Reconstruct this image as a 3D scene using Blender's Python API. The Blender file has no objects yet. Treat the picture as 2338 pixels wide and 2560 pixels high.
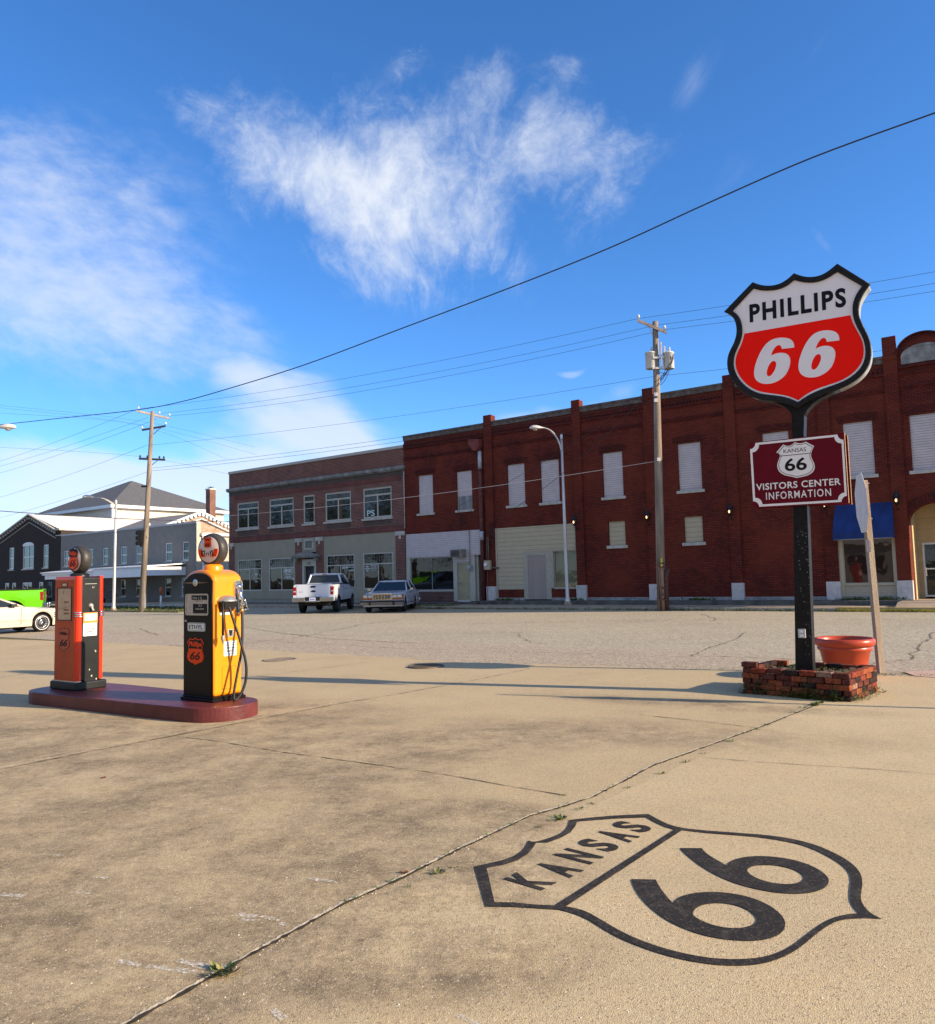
import bpy, bmesh, math, random
from mathutils import Vector, Matrix
random.seed(7)
sin, cos, rad, pi = math.sin, math.cos, math.radians, math.pi
sc = bpy.context.scene
COL = sc.collection
# ------------------------------------------------------------ camera, world, sun, exposure
FP, CX, CY, EYE = 1985.0, 1169.0, 1280.0, 1.65       # focal length in photo pixels, photo centre, eye height
PITCH, ROLL = rad(4.509), rad(-1.468)
_f = Vector((0, cos(PITCH), sin(PITCH))); _r = Vector((1, 0, 0)); _u = _r.cross(_f)
CA = _r*cos(ROLL) + _u*sin(ROLL); CB = _u*cos(ROLL) - _r*sin(ROLL)
cam_d = bpy.data.cameras.new('camera'); cam = bpy.data.objects.new('camera', cam_d); COL.objects.link(cam)
cam_d.sensor_fit = 'HORIZONTAL'; cam_d.sensor_width = 36; cam_d.lens = FP/2338*36
cam_d.clip_start = 0.05; cam_d.clip_end = 6000
M = Matrix(((CA.x, CB.x, -_f.x), (CA.y, CB.y, -_f.y), (CA.z, CB.z, -_f.z))).to_4x4()
cam.matrix_world = Matrix.Translation((0, 0, EYE)) @ M
sc.camera = cam
SUN_AZ, SUN_EL = rad(-21.0), rad(21.5)               # azimuth measured from +X, counter-clockwise
SUNV = Vector((cos(SUN_AZ)*cos(SUN_EL), sin(SUN_AZ)*cos(SUN_EL), sin(SUN_EL)))
sl = bpy.data.lights.new('sun', 'SUN'); sl.energy = 5.0; sl.angle = rad(0.5); sl.color = (1.0, 0.80, 0.57)
so = bpy.data.objects.new('sun', sl); COL.objects.link(so)
so.rotation_euler = SUNV.to_track_quat('Z', 'Y').to_euler()
sc.view_settings.view_transform = 'Standard'; sc.view_settings.look = 'None'
sc.view_settings.exposure = 0.92; sc.view_settings.gamma = 1.0
sc.view_settings.use_curve_mapping = False

def ray(px, py):
    return CA*((px-CX)/FP) - CB*((py-CY)/FP) + _f
EYEV = Vector((0, 0, EYE))
def onplane(px, py, p, n):
    d = ray(px, py); return EYEV + d*((Vector(p)-EYEV).dot(n)/d.dot(n))
def gnd(px, py, z=0.0):
    return onplane(px, py, (0, 0, z), Vector((0, 0, 1)))
TH = rad(-36.574)                                    # direction of the street and its frontages
UU = Vector((cos(TH), sin(TH), 0)); NN = Vector((sin(TH), -cos(TH), 0))
def UN(u, n, z=0.0): return UU*u + NN*n + Vector((0, 0, z))

def clouds():
    w = bpy.data.worlds.new('World'); sc.world = w; w.use_nodes = True
    nt = w.node_tree; nt.nodes.clear(); N = nt.nodes; L = nt.links
    out = N.new('ShaderNodeOutputWorld'); bg = N.new('ShaderNodeBackground'); L.new(bg.outputs[0], out.inputs[0])
    bg.inputs[1].default_value = 0.145
    sky = N.new('ShaderNodeTexSky'); sky.sky_type = 'NISHITA'; sky.sun_disc = False
    sky.sun_elevation = SUN_EL; sky.sun_rotation = pi/2 - SUN_AZ
    sky.air_density = 0.8; sky.dust_density = 0.25; sky.ozone_density = 6.5; sky.altitude = 300
    def m(op, a, b=None, c=None, clamp=False):
        n = N.new('ShaderNodeMath'); n.operation = op; n.use_clamp = clamp
        for i, v in enumerate((a, b, c)):
            if v is None: continue
            if isinstance(v, (int, float)): n.inputs[i].default_value = v
            else: L.new(v, n.inputs[i])
        return n.outputs[0]
    tc = N.new('ShaderNodeTexCoord'); sp = N.new('ShaderNodeSeparateXYZ'); L.new(tc.outputs['Generated'], sp.inputs[0])
    ay = m('MAXIMUM', m('ABSOLUTE', sp.outputs[1]), 0.05)
    X = m('DIVIDE', sp.outputs[0], ay); Z = m('DIVIDE', sp.outputs[2], ay)
    def XZ(px, py):
        d = ray(px, py); return d.x/d.y, d.z/d.y
    def noise(vec, scale, detail=6, rough=0.6, dist=0.0):
        n = N.new('ShaderNodeTexNoise'); n.inputs['Scale'].default_value = scale; n.inputs['Detail'].default_value = detail
        n.inputs['Roughness'].default_value = rough; n.inputs['Distortion'].default_value = dist
        L.new(vec, n.inputs['Vector']); return n.outputs[0]
    def comb(a, b, c=0.0):
        n = N.new('ShaderNodeCombineXYZ')
        for i, v in enumerate((a, b, c)):
            if isinstance(v, (int, float)): n.inputs[i].default_value = v
            else: L.new(v, n.inputs[i])
        return n.outputs[0]
    # a slow warp so that no cloud edge is a clean ellipse
    base = comb(X, Z)
    wx = m('MULTIPLY', m('SUBTRACT', noise(base, 3.0, 3, 0.45), 0.5), 0.13)
    wz = m('MULTIPLY', m('SUBTRACT', noise(comb(Z, X, 3.0), 3.0, 3, 0.45), 0.5), 0.16)
    Xw = m('ADD', X, wx); Zw = m('ADD', Z, wz)
    def blob(px, py, rx, ry, rot=0, soft=1.0):
        cx, cz = XZ(px, py); rx /= FP; ry /= FP; a = rad(rot)
        dx = m('SUBTRACT', Xw, cx); dz = m('SUBTRACT', Zw, cz)
        p = m('ADD', m('MULTIPLY', dx, cos(a)/rx), m('MULTIPLY', dz, sin(a)/rx))
        q = m('ADD', m('MULTIPLY', dx, -sin(a)/ry), m('MULTIPLY', dz, cos(a)/ry))
        r = m('ADD', m('MULTIPLY', p, p), m('MULTIPLY', q, q))
        return m('MULTIPLY', m('DIVIDE', 1.0, m('ADD', 1.0, m('MULTIPLY', r, r))), soft)      # soft bell
    def add(*v):
        r = v[0]
        for q in v[1:]: r = m('ADD', r, q)
        return r
    def soft(v, lo, hi):
        n = N.new('ShaderNodeMapRange'); n.interpolation_type = 'SMOOTHSTEP'; n.clamp = True
        L.new(v, n.inputs[0]); n.inputs[1].default_value = lo; n.inputs[2].default_value = hi; return n.outputs[0]
    def amp(n_, k): return m('MULTIPLY', m('SUBTRACT', n_, 0.5), k)
    front = soft(sp.outputs[1], 0.0, 0.2)
    # 1: the combed cirrus fan, fibres radiating from a point low behind the roofs
    fx, fz = XZ(1090, 1120)
    dx = m('SUBTRACT', X, fx); dz = m('SUBTRACT', Z, fz)
    ang = m('ADD', m('ARCTAN2', dx, dz), m('MULTIPLY', wx, 1.2)); rr = m('SQRT', m('ADD', m('MULTIPLY', dx, dx), m('MULTIPLY', dz, dz)))
    fib = noise(comb(m('MULTIPLY', ang, 3.6), m('MULTIPLY', rr, 6.0)), 1.7, 9, 0.66, 0.7)
    fib2 = noise(comb(m('MULTIPLY', ang, 11.0), m('MULTIPLY', rr, 20.0), 2.0), 1.3, 8, 0.72, 0.9)
    lump = noise(comb(m('MULTIPLY', X, 1.0), m('MULTIPLY', Z, 1.0), 7.0), 7.0, 9, 0.68, 0.4)
    shape = add(blob(900, 565, 285, 120, -28, 0.86), blob(610, 540, 130, 90, -40, 0.30), blob(690, 420, 290, 125, -42, 0.72), blob(1190, 400, 300, 190, 15, 0.74), blob(980, 430, 200, 130, -20, 0.42),
                blob(1460, 420, 140, 200, 75, 0.55), blob(1200, 230, 110, 60, 60, 0.50), blob(1035, 140, 62, 46, 50, 0.62), blob(940, 300, 160, 70, -30, 0.35),
                blob(1395, 165, 46, 44, 60, 0.50), blob(1190, 620, 130, 70, -30, 0.48), blob(500, 320, 110, 60, -40, 0.50), blob(1500, 560, 75, 60, 40, 0.48), blob(930, 700, 130, 55, 0, 0.28))
    d1 = add(shape, amp(fib, 1.9), amp(fib2, 1.2), amp(lump, 2.3))
    c1 = m('MULTIPLY', soft(d1, 0.25, 2.7), m('MULTIPLY', soft(shape, 0.03, 0.60), 1.0))
    # 2: thin mottled veil on the left
    mot = noise(comb(m('ADD', m('MULTIPLY', X, 1.0), m('MULTIPLY', Z, 0.7)), m('MULTIPLY', Z, 1.5)), 26.0, 6, 0.62)
    mot2 = noise(comb(m('ADD', X, m('MULTIPLY', Z, 0.8)), m('MULTIPLY', Z, 1.2), 4.0), 5.0, 6, 0.6)
    veil = add(blob(120, 640, 330, 330, -30, 0.85), blob(480, 850, 270, 110, -20, 0.6), blob(60, 380, 160, 110, -30, 0.3))
    d2 = add(veil, amp(mot, 1.1), amp(mot2, 2.0)); c2 = m('MULTIPLY', soft(d2, 0.05, 1.7), m('MULTIPLY', soft(veil, 0.05, 0.7), 0.70))
    # 3: bright low clouds over the roofs
    lowm = noise(comb(m('ADD', m('MULTIPLY', X, 1.5), m('MULTIPLY', Z, 1.2)), m('MULTIPLY', Z, 3.0)), 5.0, 8, 0.58, 0.2)
    low = add(blob(760, 1040, 190, 85, -28, 0.95), blob(900, 1110, 200, 55, -5, 0.8), blob(120, 1260, 620, 95, 2, 1.35), blob(620, 950, 90, 40, -40, 0.45), blob(1480, 975, 170, 25, 12, 0.55),
              blob(1260, 1040, 150, 26, 12, 0.45), blob(60, 1140, 420, 45, -6, 0.7), blob(500, 1180, 260, 45, -6, 0.6))
    d3 = add(low, amp(lowm, 2.2), amp(mot2, 0.8)); c3 = m('MULTIPLY', soft(d3, 0.15, 1.5), m('MULTIPLY', soft(low, 0.05, 0.5), 0.74))
    # 4: faint streaks right of the fan
    st = noise(comb(m('ADD', m('MULTIPLY', X, 12.0), m('MULTIPLY', Z, -7.0)), m('MULTIPLY', Z, 4.0), 5.0), 1.3, 7, 0.62, 0.3)
    far = add(blob(1770, 150, 150, 40, 60, 0.27), blob(1700, 220, 110, 40, 60, 0.35), blob(2030, 120, 110, 28, 55, 0.34), blob(2030, 620, 60, 16, -50, 0.42), blob(1780, 470, 150, 50, 50, 0.3), blob(1430, 903, 35, 7, 10, 0.8))
    d4 = add(far, amp(st, 1.3)); c4 = m('MULTIPLY', soft(d4, 0.2, 1.5), m('MULTIPLY', soft(far, 0.05, 0.5), 0.55))
    fr_ = m('MULTIPLY', m('MAXIMUM', m('MAXIMUM', c1, c2), m('MAXIMUM', c3, c4)), front)
    # haze close to the horizon; an unseen cloud veil is added behind the camera to neutralise the fill light
    hz = m('MULTIPLY', m('POWER', m('SUBTRACT', 1.0, m('ABSOLUTE', sp.outputs[2]), None, True), 14.0), 0.30)
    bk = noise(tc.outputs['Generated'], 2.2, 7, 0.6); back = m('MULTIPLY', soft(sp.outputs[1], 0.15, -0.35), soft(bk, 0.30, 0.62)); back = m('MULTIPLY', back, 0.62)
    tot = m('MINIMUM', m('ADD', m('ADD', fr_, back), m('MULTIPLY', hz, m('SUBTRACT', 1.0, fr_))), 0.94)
    hs = N.new('ShaderNodeHueSaturation'); hs.inputs['Saturation'].default_value = 1.08; hs.inputs['Value'].default_value = 1.0; hs.inputs['Hue'].default_value = 0.500
    L.new(sky.outputs[0], hs.inputs['Color'])
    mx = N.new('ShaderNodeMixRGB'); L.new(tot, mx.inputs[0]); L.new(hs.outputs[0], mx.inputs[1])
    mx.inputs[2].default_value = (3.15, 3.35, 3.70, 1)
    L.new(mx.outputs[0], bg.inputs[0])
clouds()

# ------------------------------------------------------------ materials
MATS = {}
def nodes_of(name):
    m = bpy.data.materials.new(name); m.use_nodes = True; nt = m.node_tree
    b = nt.nodes['Principled BSDF']; return m, nt, b
def mat(name, c, rough=0.6, metal=0.0, var=0.12, scale=6.0, bump=0.0, bscale=60.0, emit=None, es=1.0, spec=None, dirt=0.0, dcol=(0.05, 0.04, 0.03), streak=False, coat=0.0):
    if name in MATS: return MATS[name]
    m, nt, b = nodes_of(name); N = nt.nodes; L = nt.links
    tc = N.new('ShaderNodeTexCoord'); vec = tc.outputs['Object']
    if streak:
        mp = N.new('ShaderNodeMapping'); mp.inputs['Scale'].default_value = (1, 1, 0.12); L.new(vec, mp.inputs[0]); vec2 = mp.outputs[0]
    else: vec2 = vec
    nz = N.new('ShaderNodeTexNoise'); nz.inputs['Scale'].default_value = scale; nz.inputs['Detail'].default_value = 7; L.new(vec2, nz.inputs['Vector'])
    rp = N.new('ShaderNodeValToRGB'); rp.color_ramp.elements[0].position = 0.32; rp.color_ramp.elements[1].position = 0.68
    spec = .35 if spec is None else spec
    lo = tuple(max(0, v*(1-var)) for v in c[:3]) + (1,); hi = tuple(min(1, v*(1+var)) for v in c[:3]) + (1,)
    rp.color_ramp.elements[0].color = lo; rp.color_ramp.elements[1].color = hi
    L.new(nz.outputs[0], rp.inputs[0]); colout = rp.outputs[0]
    if dirt > 0:
        n2 = N.new('ShaderNodeTexNoise'); n2.inputs['Scale'].default_value = scale*2.3; n2.inputs['Detail'].default_value = 9; n2.inputs['Roughness'].default_value = 0.7
        L.new(vec2, n2.inputs['Vector'])
        r2 = N.new('ShaderNodeValToRGB'); r2.color_ramp.elements[0].position = 0.52; r2.color_ramp.elements[1].position = 0.72
        L.new(n2.outputs[0], r2.inputs[0])
        mm = N.new('ShaderNodeMath'); mm.operation = 'MULTIPLY'; mm.inputs[1].default_value = dirt; L.new(r2.outputs[0], mm.inputs[0])
        mx = N.new('ShaderNodeMixRGB'); L.new(mm.outputs[0], mx.inputs[0]); L.new(colout, mx.inputs[1]); mx.inputs[2].default_value = (*dcol, 1)
        colout = mx.outputs[0]
    L.new(colout, b.inputs['Base Color'])
    b.inputs['Roughness'].default_value = rough; b.inputs['Metallic'].default_value = metal
    if spec is not None: b.inputs['Specular IOR Level'].default_value = spec
    if coat: b.inputs['Coat Weight'].default_value = coat; b.inputs['Coat Roughness'].default_value = 0.05
    if bump > 0:
        n3 = N.new('ShaderNodeTexNoise'); n3.inputs['Scale'].default_value = bscale; n3.inputs['Detail'].default_value = 5; L.new(vec, n3.inputs['Vector'])
        bp = N.new('ShaderNodeBump'); bp.inputs['Strength'].default_value = bump; bp.inputs['Distance'].default_value = 0.02
        L.new(n3.outputs[0], bp.inputs['Height']); L.new(bp.outputs[0], b.inputs['Normal'])
    if emit: b.inputs['Emission Color'].default_value = (*emit, 1); b.inputs['Emission Strength'].default_value = es
    MATS[name] = m; return m
def brick(name, c1, c2, mortar, patch=None, pamt=0.5, bw=0.205, bh=0.072, ms=0.010, pscale=0.45, rough=0.85, dark=(0.02, 0.015, 0.015), damt=0.5, soldier=False):
    if name in MATS: return MATS[name]
    m, nt, b = nodes_of(name); N = nt.nodes; L = nt.links
    tc = N.new('ShaderNodeTexCoord'); s = N.new('ShaderNodeSeparateXYZ'); L.new(tc.outputs['Object'], s.inputs[0])
    a = N.new('ShaderNodeMath'); a.operation = 'ADD'; L.new(s.outputs[0], a.inputs[0]); L.new(s.outputs[1], a.inputs[1])
    c = N.new('ShaderNodeCombineXYZ')
    if soldier: L.new(s.outputs[2], c.inputs[0]); L.new(a.outputs[0], c.inputs[1])
    else: L.new(a.outputs[0], c.inputs[0]); L.new(s.outputs[2], c.inputs[1])
    bt = N.new('ShaderNodeTexBrick'); L.new(c.outputs[0], bt.inputs['Vector'])
    bt.inputs['Scale'].default_value = 1; bt.inputs['Brick Width'].default_value = bw; bt.inputs['Row Height'].default_value = bh
    bt.inputs['Mortar Size'].default_value = ms; bt.inputs['Mortar Smooth'].default_value = 0.3
    bt.inputs['Color1'].default_value = (*c1, 1); bt.inputs['Color2'].default_value = (*c2, 1); bt.inputs['Mortar'].default_value = (*mortar, 1)
    col = bt.outputs[0]
    def layer(scale, lo, hi, amt, cc, stretch=(1, 1, 1)):
        nonlocal col
        mp = N.new('ShaderNodeMapping'); mp.inputs['Scale'].default_value = stretch; L.new(tc.outputs['Object'], mp.inputs[0])
        nz = N.new('ShaderNodeTexNoise'); nz.inputs['Scale'].default_value = scale; nz.inputs['Detail'].default_value = 8; nz.inputs['Roughness'].default_value = 0.62
        L.new(mp.outputs[0], nz.inputs['Vector'])
        rp = N.new('ShaderNodeValToRGB'); rp.color_ramp.elements[0].position = lo; rp.color_ramp.elements[1].position = hi; L.new(nz.outputs[0], rp.inputs[0])
        mm = N.new('ShaderNodeMath'); mm.operation = 'MULTIPLY'; mm.inputs[1].default_value = amt; L.new(rp.outputs[0], mm.inputs[0])
        mx = N.new('ShaderNodeMixRGB'); L.new(mm.outputs[0], mx.inputs[0]); L.new(col, mx.inputs[1]); mx.inputs[2].default_value = (*cc, 1); col = mx.outputs[0]
    layer(pscale*3, 0.42, 0.75, damt, dark)
    layer(7.0, 0.5, 0.7, damt*0.8, dark, (0.5, 0.5, 3.0))
    if patch: layer(pscale, 0.40, 0.62, pamt, patch)
    L.new(col, b.inputs['Base Color']); b.inputs['Roughness'].default_value = rough; b.inputs['Specular IOR Level'].default_value = 0.15
    bp = N.new('ShaderNodeBump'); bp.inputs['Strength'].default_value = 0.5; bp.inputs['Distance'].default_value = 0.012; bp.invert = True
    L.new(bt.outputs['Fac'], bp.inputs['Height']); L.new(bp.outputs[0], b.inputs['Normal'])
    MATS[name] = m; return m
def stripes(name, c, cdark, pitch, width=0.2, rough=0.5, var=0.08, axis=2, bump=0.6, metal=0.0, dirt=0.25):
    """horizontal lap siding or corrugated sheet: one dark line per pitch, and relief"""
    if name in MATS: return MATS[name]
    m, nt, b = nodes_of(name); N = nt.nodes; L = nt.links
    tc = N.new('ShaderNodeTexCoord'); s = N.new('ShaderNodeSeparateXYZ'); L.new(tc.outputs['Object'], s.inputs[0])
    if axis == 9:
        ad = N.new('ShaderNodeMath'); L.new(s.outputs[0], ad.inputs[0]); L.new(s.outputs[1], ad.inputs[1]); src = ad.outputs[0]
    else: src = s.outputs[axis]
    d = N.new('ShaderNodeMath'); d.operation = 'DIVIDE'; L.new(src, d.inputs[0]); d.inputs[1].default_value = pitch
    fr = N.new('ShaderNodeMath'); fr.operation = 'FRACT'; L.new(d.outputs[0], fr.inputs[0])
    rp = N.new('ShaderNodeValToRGB'); e = rp.color_ramp.elements; e[0].position = 0.0; e[0].color = (0, 0, 0, 1); e[1].position = width; e[1].color = (1, 1, 1, 1)
    L.new(fr.outputs[0], rp.inputs[0])
    nz = N.new('ShaderNodeTexNoise'); nz.inputs['Scale'].default_value = 3; nz.inputs['Detail'].default_value = 8; L.new(tc.outputs['Object'], nz.inputs[0])
    r2 = N.new('ShaderNodeValToRGB'); r2.color_ramp.elements[0].position = 0.35; r2.color_ramp.elements[1].position = 0.7
    r2.color_ramp.elements[0].color = tuple(v*(1-var*(1+dirt*2)) for v in c)+(1,); r2.color_ramp.elements[1].color = tuple(v*(1+var) for v in c)+(1,)
    L.new(nz.outputs[0], r2.inputs[0])
    mx = N.new('ShaderNodeMixRGB'); L.new(rp.outputs[0], mx.inputs[0]); mx.inputs[1].default_value = (*cdark, 1); L.new(r2.outputs[0], mx.inputs[2])
    L.new(mx.outputs[0], b.inputs['Base Color']); b.inputs['Roughness'].default_value = rough; b.inputs['Metallic'].default_value = metal
    bp = N.new('ShaderNodeBump'); bp.inputs['Strength'].default_value = bump; bp.inputs['Distance'].default_value = pitch*0.12
    L.new(fr.outputs[0], bp.inputs['Height']); L.new(bp.outputs[0], b.inputs['Normal'])
    MATS[name] = m; return m
def glass(name='window_glass', c=(0.012, 0.014, 0.014), rough=0.02, wav=0.0):
    if name in MATS: return MATS[name]
    m, nt, b = nodes_of(name); N = nt.nodes; L = nt.links
    b.inputs['Base Color'].default_value = (*c, 1); b.inputs['Roughness'].default_value = rough; b.inputs['Specular IOR Level'].default_value = 0.55
    tc = N.new('ShaderNodeTexCoord'); nz = N.new('ShaderNodeTexNoise'); nz.inputs['Scale'].default_value = 1.6; L.new(tc.outputs['Object'], nz.inputs[0])
    bp = N.new('ShaderNodeBump'); bp.inputs['Strength'].default_value = 0.05; bp.inputs['Distance'].default_value = 0.05
    L.new(nz.outputs[0], bp.inputs['Height']); L.new(bp.outputs[0], b.inputs['Normal'])
    MATS[name] = m; return m

# ------------------------------------------------------------ mesh helpers
def tag(o, label=None, cat=None, group=None, kind=None):
    if label: o['label'] = label
    if cat: o['category'] = cat
    if group: o['group'] = group
    if kind: o['kind'] = kind
    return o
def empty(name, loc, rz=0.0, label=None, cat=None, group=None):
    o = bpy.data.objects.new(name, None); COL.objects.link(o); o.location = loc; o.rotation_euler = (0, 0, rz); o.empty_display_size = 0.2
    return tag(o, label, cat, group)
class MB:
    def __init__(s): s.bm = bmesh.new(); s.mi = 0
    def face(s, pts, mi=None):
        vs = [s.bm.verts.new(p) for p in pts]
        try: f = s.bm.faces.new(vs)
        except ValueError: return None
        f.material_index = s.mi if mi is None else mi; return f
    def hexa(s, p, mi=None):   # p: 8 corners, bottom four ccw then top four
        vs = [s.bm.verts.new(q) for q in p]
        for idx in ((3, 2, 1, 0), (4, 5, 6, 7), (0, 1, 5, 4), (1, 2, 6, 5), (2, 3, 7, 6), (3, 0, 4, 7)):
            f = s.bm.faces.new([vs[i] for i in idx]); f.material_index = s.mi if mi is None else mi
        return s
    def box(s, x0, x1, y0, y1, z0, z1, mi=None):
        return s.hexa(((x0, y0, z0), (x1, y0, z0), (x1, y1, z0), (x0, y1, z0), (x0, y0, z1), (x1, y0, z1), (x1, y1, z1), (x0, y1, z1)), mi)
    def cyl(s, p0, p1, r0, r1=None, seg=16, mi=None, caps=True, smooth=True):
        r1 = r0 if r1 is None else r1; p0 = Vector(p0); p1 = Vector(p1); d = (p1-p0)
        if d.length < 1e-6: return s
        q = d.to_track_quat('Z', 'Y'); a = q @ Vector((1, 0, 0)); b = q @ Vector((0, 1, 0))
        A = [s.bm.verts.new(p0 + (a*cos(t)+b*sin(t))*r0) for t in [2*pi*i/seg for i in range(seg)]]
        B = [s.bm.verts.new(p1 + (a*cos(t)+b*sin(t))*r1) for t in [2*pi*i/seg for i in range(seg)]]
        m = s.mi if mi is None else mi
        for i in range(seg):
            f = s.bm.faces.new((A[i], A[(i+1) % seg], B[(i+1) % seg], B[i])); f.material_index = m; f.smooth = smooth
        if caps:
            f = s.bm.faces.new(list(reversed(A))); f.material_index = m
            f = s.bm.faces.new(B); f.material_index = m
        return s
    def tube(s, pts, r, seg=8, mi=None, caps=True):
        pts = [Vector(p) for p in pts]; m = s.mi if mi is None else mi; prev = None; ref = None
        n = len(pts)
        for i, p in enumerate(pts):
            t = (pts[min(i+1, n-1)] - pts[max(i-1, 0)])
            if t.length < 1e-9: continue
            t.normalize()
            if ref is None: ref = t.orthogonal().normalized()
            ref = (ref - t*ref.dot(t)).normalized(); b = t.cross(ref)
            rr = r[i] if isinstance(r, (list, tuple)) else r
            ring = [s.bm.verts.new(p + (ref*cos(2*pi*k/seg) + b*sin(2*pi*k/seg))*rr) for k in range(seg)]
            if prev:
                for k in range(seg):
                    f = s.bm.faces.new((prev[k], prev[(k+1) % seg], ring[(k+1) % seg], ring[k])); f.material_index = m; f.smooth = True
            elif caps:
                f = s.bm.faces.new(list(reversed(ring))); f.material_index = m
            prev = ring
        if caps and prev: f = s.bm.faces.new(prev); f.material_index = m
        return s
    def lathe(s, prof, o=(0, 0, 0), axis='Z', seg=24, mi=None, smooth=True, close=False):
        m = s.mi if mi is None else mi; o = Vector(o)
        def P(r, h, t):
            a, b = r*cos(t), r*sin(t)
            v = {'Z': (a, b, h), 'Y': (a, h, b), 'X': (h, a, b)}[axis]; return o + Vector(v)
        rings = []
        for r, h in prof:
            if r < 1e-6: rings.append([s.bm.verts.new(P(0, h, 0))])
            else: rings.append([s.bm.verts.new(P(r, h, 2*pi*i/seg)) for i in range(seg)])
        for A, B in zip(rings, rings[1:]):
            for i in range(seg):
                j = (i+1) % seg
                q = [A[i % len(A)], A[j % len(A)], B[j % len(B)], B[i % len(B)]]
                u = []
                for v in q:
                    if v not in u: u.append(v)
                if len(u) >= 3:
                    try: f = s.bm.faces.new(u); f.material_index = m; f.smooth = smooth
                    except ValueError: pass
        return s
    def prism(s, poly, y0, y1, mi=None, plane='XZ'):
        m = s.mi if mi is None else mi
        def P(a, b, c): return (a, c, b) if plane == 'XZ' else ((a, b, c) if plane == 'XY' else (c, a, b))
        A = [s.bm.verts.new(P(a, b, y0)) for a, b in poly]; B = [s.bm.verts.new(P(a, b, y1)) for a, b in poly]
        n = len(poly)
        f = s.bm.faces.new(A); f.material_index = m; f = s.bm.faces.new(list(reversed(B))); f.material_index = m
        for i in range(n):
            f = s.bm.faces.new((A[(i+1) % n], A[i], B[i], B[(i+1) % n])); f.material_index = m
        return s
    def add(s, mesh, mtx, mi=None):
        k = len(s.bm.verts); kf = len(s.bm.faces); s.bm.from_mesh(mesh); s.bm.verts.ensure_lookup_table(); s.bm.faces.ensure_lookup_table()
        for v in s.bm.verts[k:]: v.co = mtx @ v.co
        for f in s.bm.faces[kf:]: f.material_index = s.mi if mi is None else mi
        return s
    def build(s, name, mats, parent=None, bevel=0.0, bseg=2, recalc=True, smooth=None):
        if recalc: bmesh.ops.recalc_face_normals(s.bm, faces=s.bm.faces[:])
        me = bpy.data.meshes.new(name); s.bm.to_mesh(me); s.bm.free()
        for m in (mats if isinstance(mats, (list, tuple)) else [mats]): me.materials.append(m)
        if smooth:
            for p in me.polygons: p.use_smooth = True
        o = bpy.data.objects.new(name, me); COL.objects.link(o)
        if parent: o.parent = parent
        if bevel:
            md = o.modifiers.new('bevel', 'BEVEL'); md.width = bevel; md.segments = bseg; md.limit_method = 'ANGLE'; md.angle_limit = rad(40); md.harden_normals = False
        return o
def shape(loops, depth, bevel=0.0):
    """flat shape from 2D loops (inner loops are holes), thickness 2*depth along z"""
    cu = bpy.data.curves.new('c', 'CURVE'); cu.dimensions = '2D'; cu.fill_mode = 'BOTH'; cu.extrude = depth
    if bevel: cu.bevel_depth = bevel; cu.bevel_resolution = 1
    for lp in loops:
        sp = cu.splines.new('POLY'); sp.points.add(len(lp)-1)
        for i, (x, y) in enumerate(lp): sp.points[i].co = (x, y, 0, 1)
        sp.use_cyclic_u = True
    o = bpy.data.objects.new('c', cu); COL.objects.link(o)
    dg = bpy.context.evaluated_depsgraph_get(); me = bpy.data.meshes.new_from_object(o.evaluated_get(dg))
    bpy.data.objects.remove(o); bpy.data.curves.remove(cu); return me
def text(s, w=None, h=None, depth=0.002, bold=0.0, shear=0.0, spacing=1.0, align='CENTER'):
    cu = bpy.data.curves.new('t', 'FONT'); cu.body = s; cu.size = 1; cu.extrude = 0.01; cu.offset = bold; cu.shear = shear; cu.space_character = spacing
    cu.align_x = 'CENTER'; cu.resolution_u = 4
    o = bpy.data.objects.new('t', cu); COL.objects.link(o)
    dg = bpy.context.evaluated_depsgraph_get(); me = bpy.data.meshes.new_from_object(o.evaluated_get(dg))
    bpy.data.objects.remove(o); bpy.data.curves.remove(cu)
    xs = [v.co.x for v in me.vertices]; ys = [v.co.y for v in me.vertices]
    x0, x1, y0, y1 = min(xs), max(xs), min(ys), max(ys)
    sy = (h/(y1-y0)) if h else (w/(x1-x0)); sx = (w/(x1-x0)) if w else sy
    for v in me.vertices:
        v.co.x = (v.co.x-(x0+x1)/2)*sx; v.co.y = (v.co.y-(y0+y1)/2)*sy; v.co.z = v.co.z/0.01*depth
    return me
def frame(o, x, y):
    x = Vector(x).normalized(); y = Vector(y).normalized(); z = x.cross(y)
    m = Matrix((x, y, z)).transposed().to_4x4(); m.translation = Vector(o); return m
FR = lambda x, y, z: frame((x, y, z), (1, 0, 0), (0, 0, 1))       # faces -y (front)
FS = lambda x, y, z: frame((x, y, z), (0, 1, 0), (0, 0, 1))       # faces +x (right side)
def smoothloop(pts, it=1, corners=()):
    pts = [tuple(p) for p in pts]
    for _ in range(it):
        n = len(pts); new = []; nc = set()
        for i in range(n):
            a, b = pts[i], pts[(i+1) % n]
            if i in corners: nc.add(len(new)); new.append(a)
            else: new.append((a[0]*.75+(pts[i-1][0]+b[0])*.125, a[1]*.75+(pts[i-1][1]+b[1])*.125))
            new.append(((a[0]+b[0])/2, (a[1]+b[1])/2))
        pts = new; corners = nc
    return pts
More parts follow.
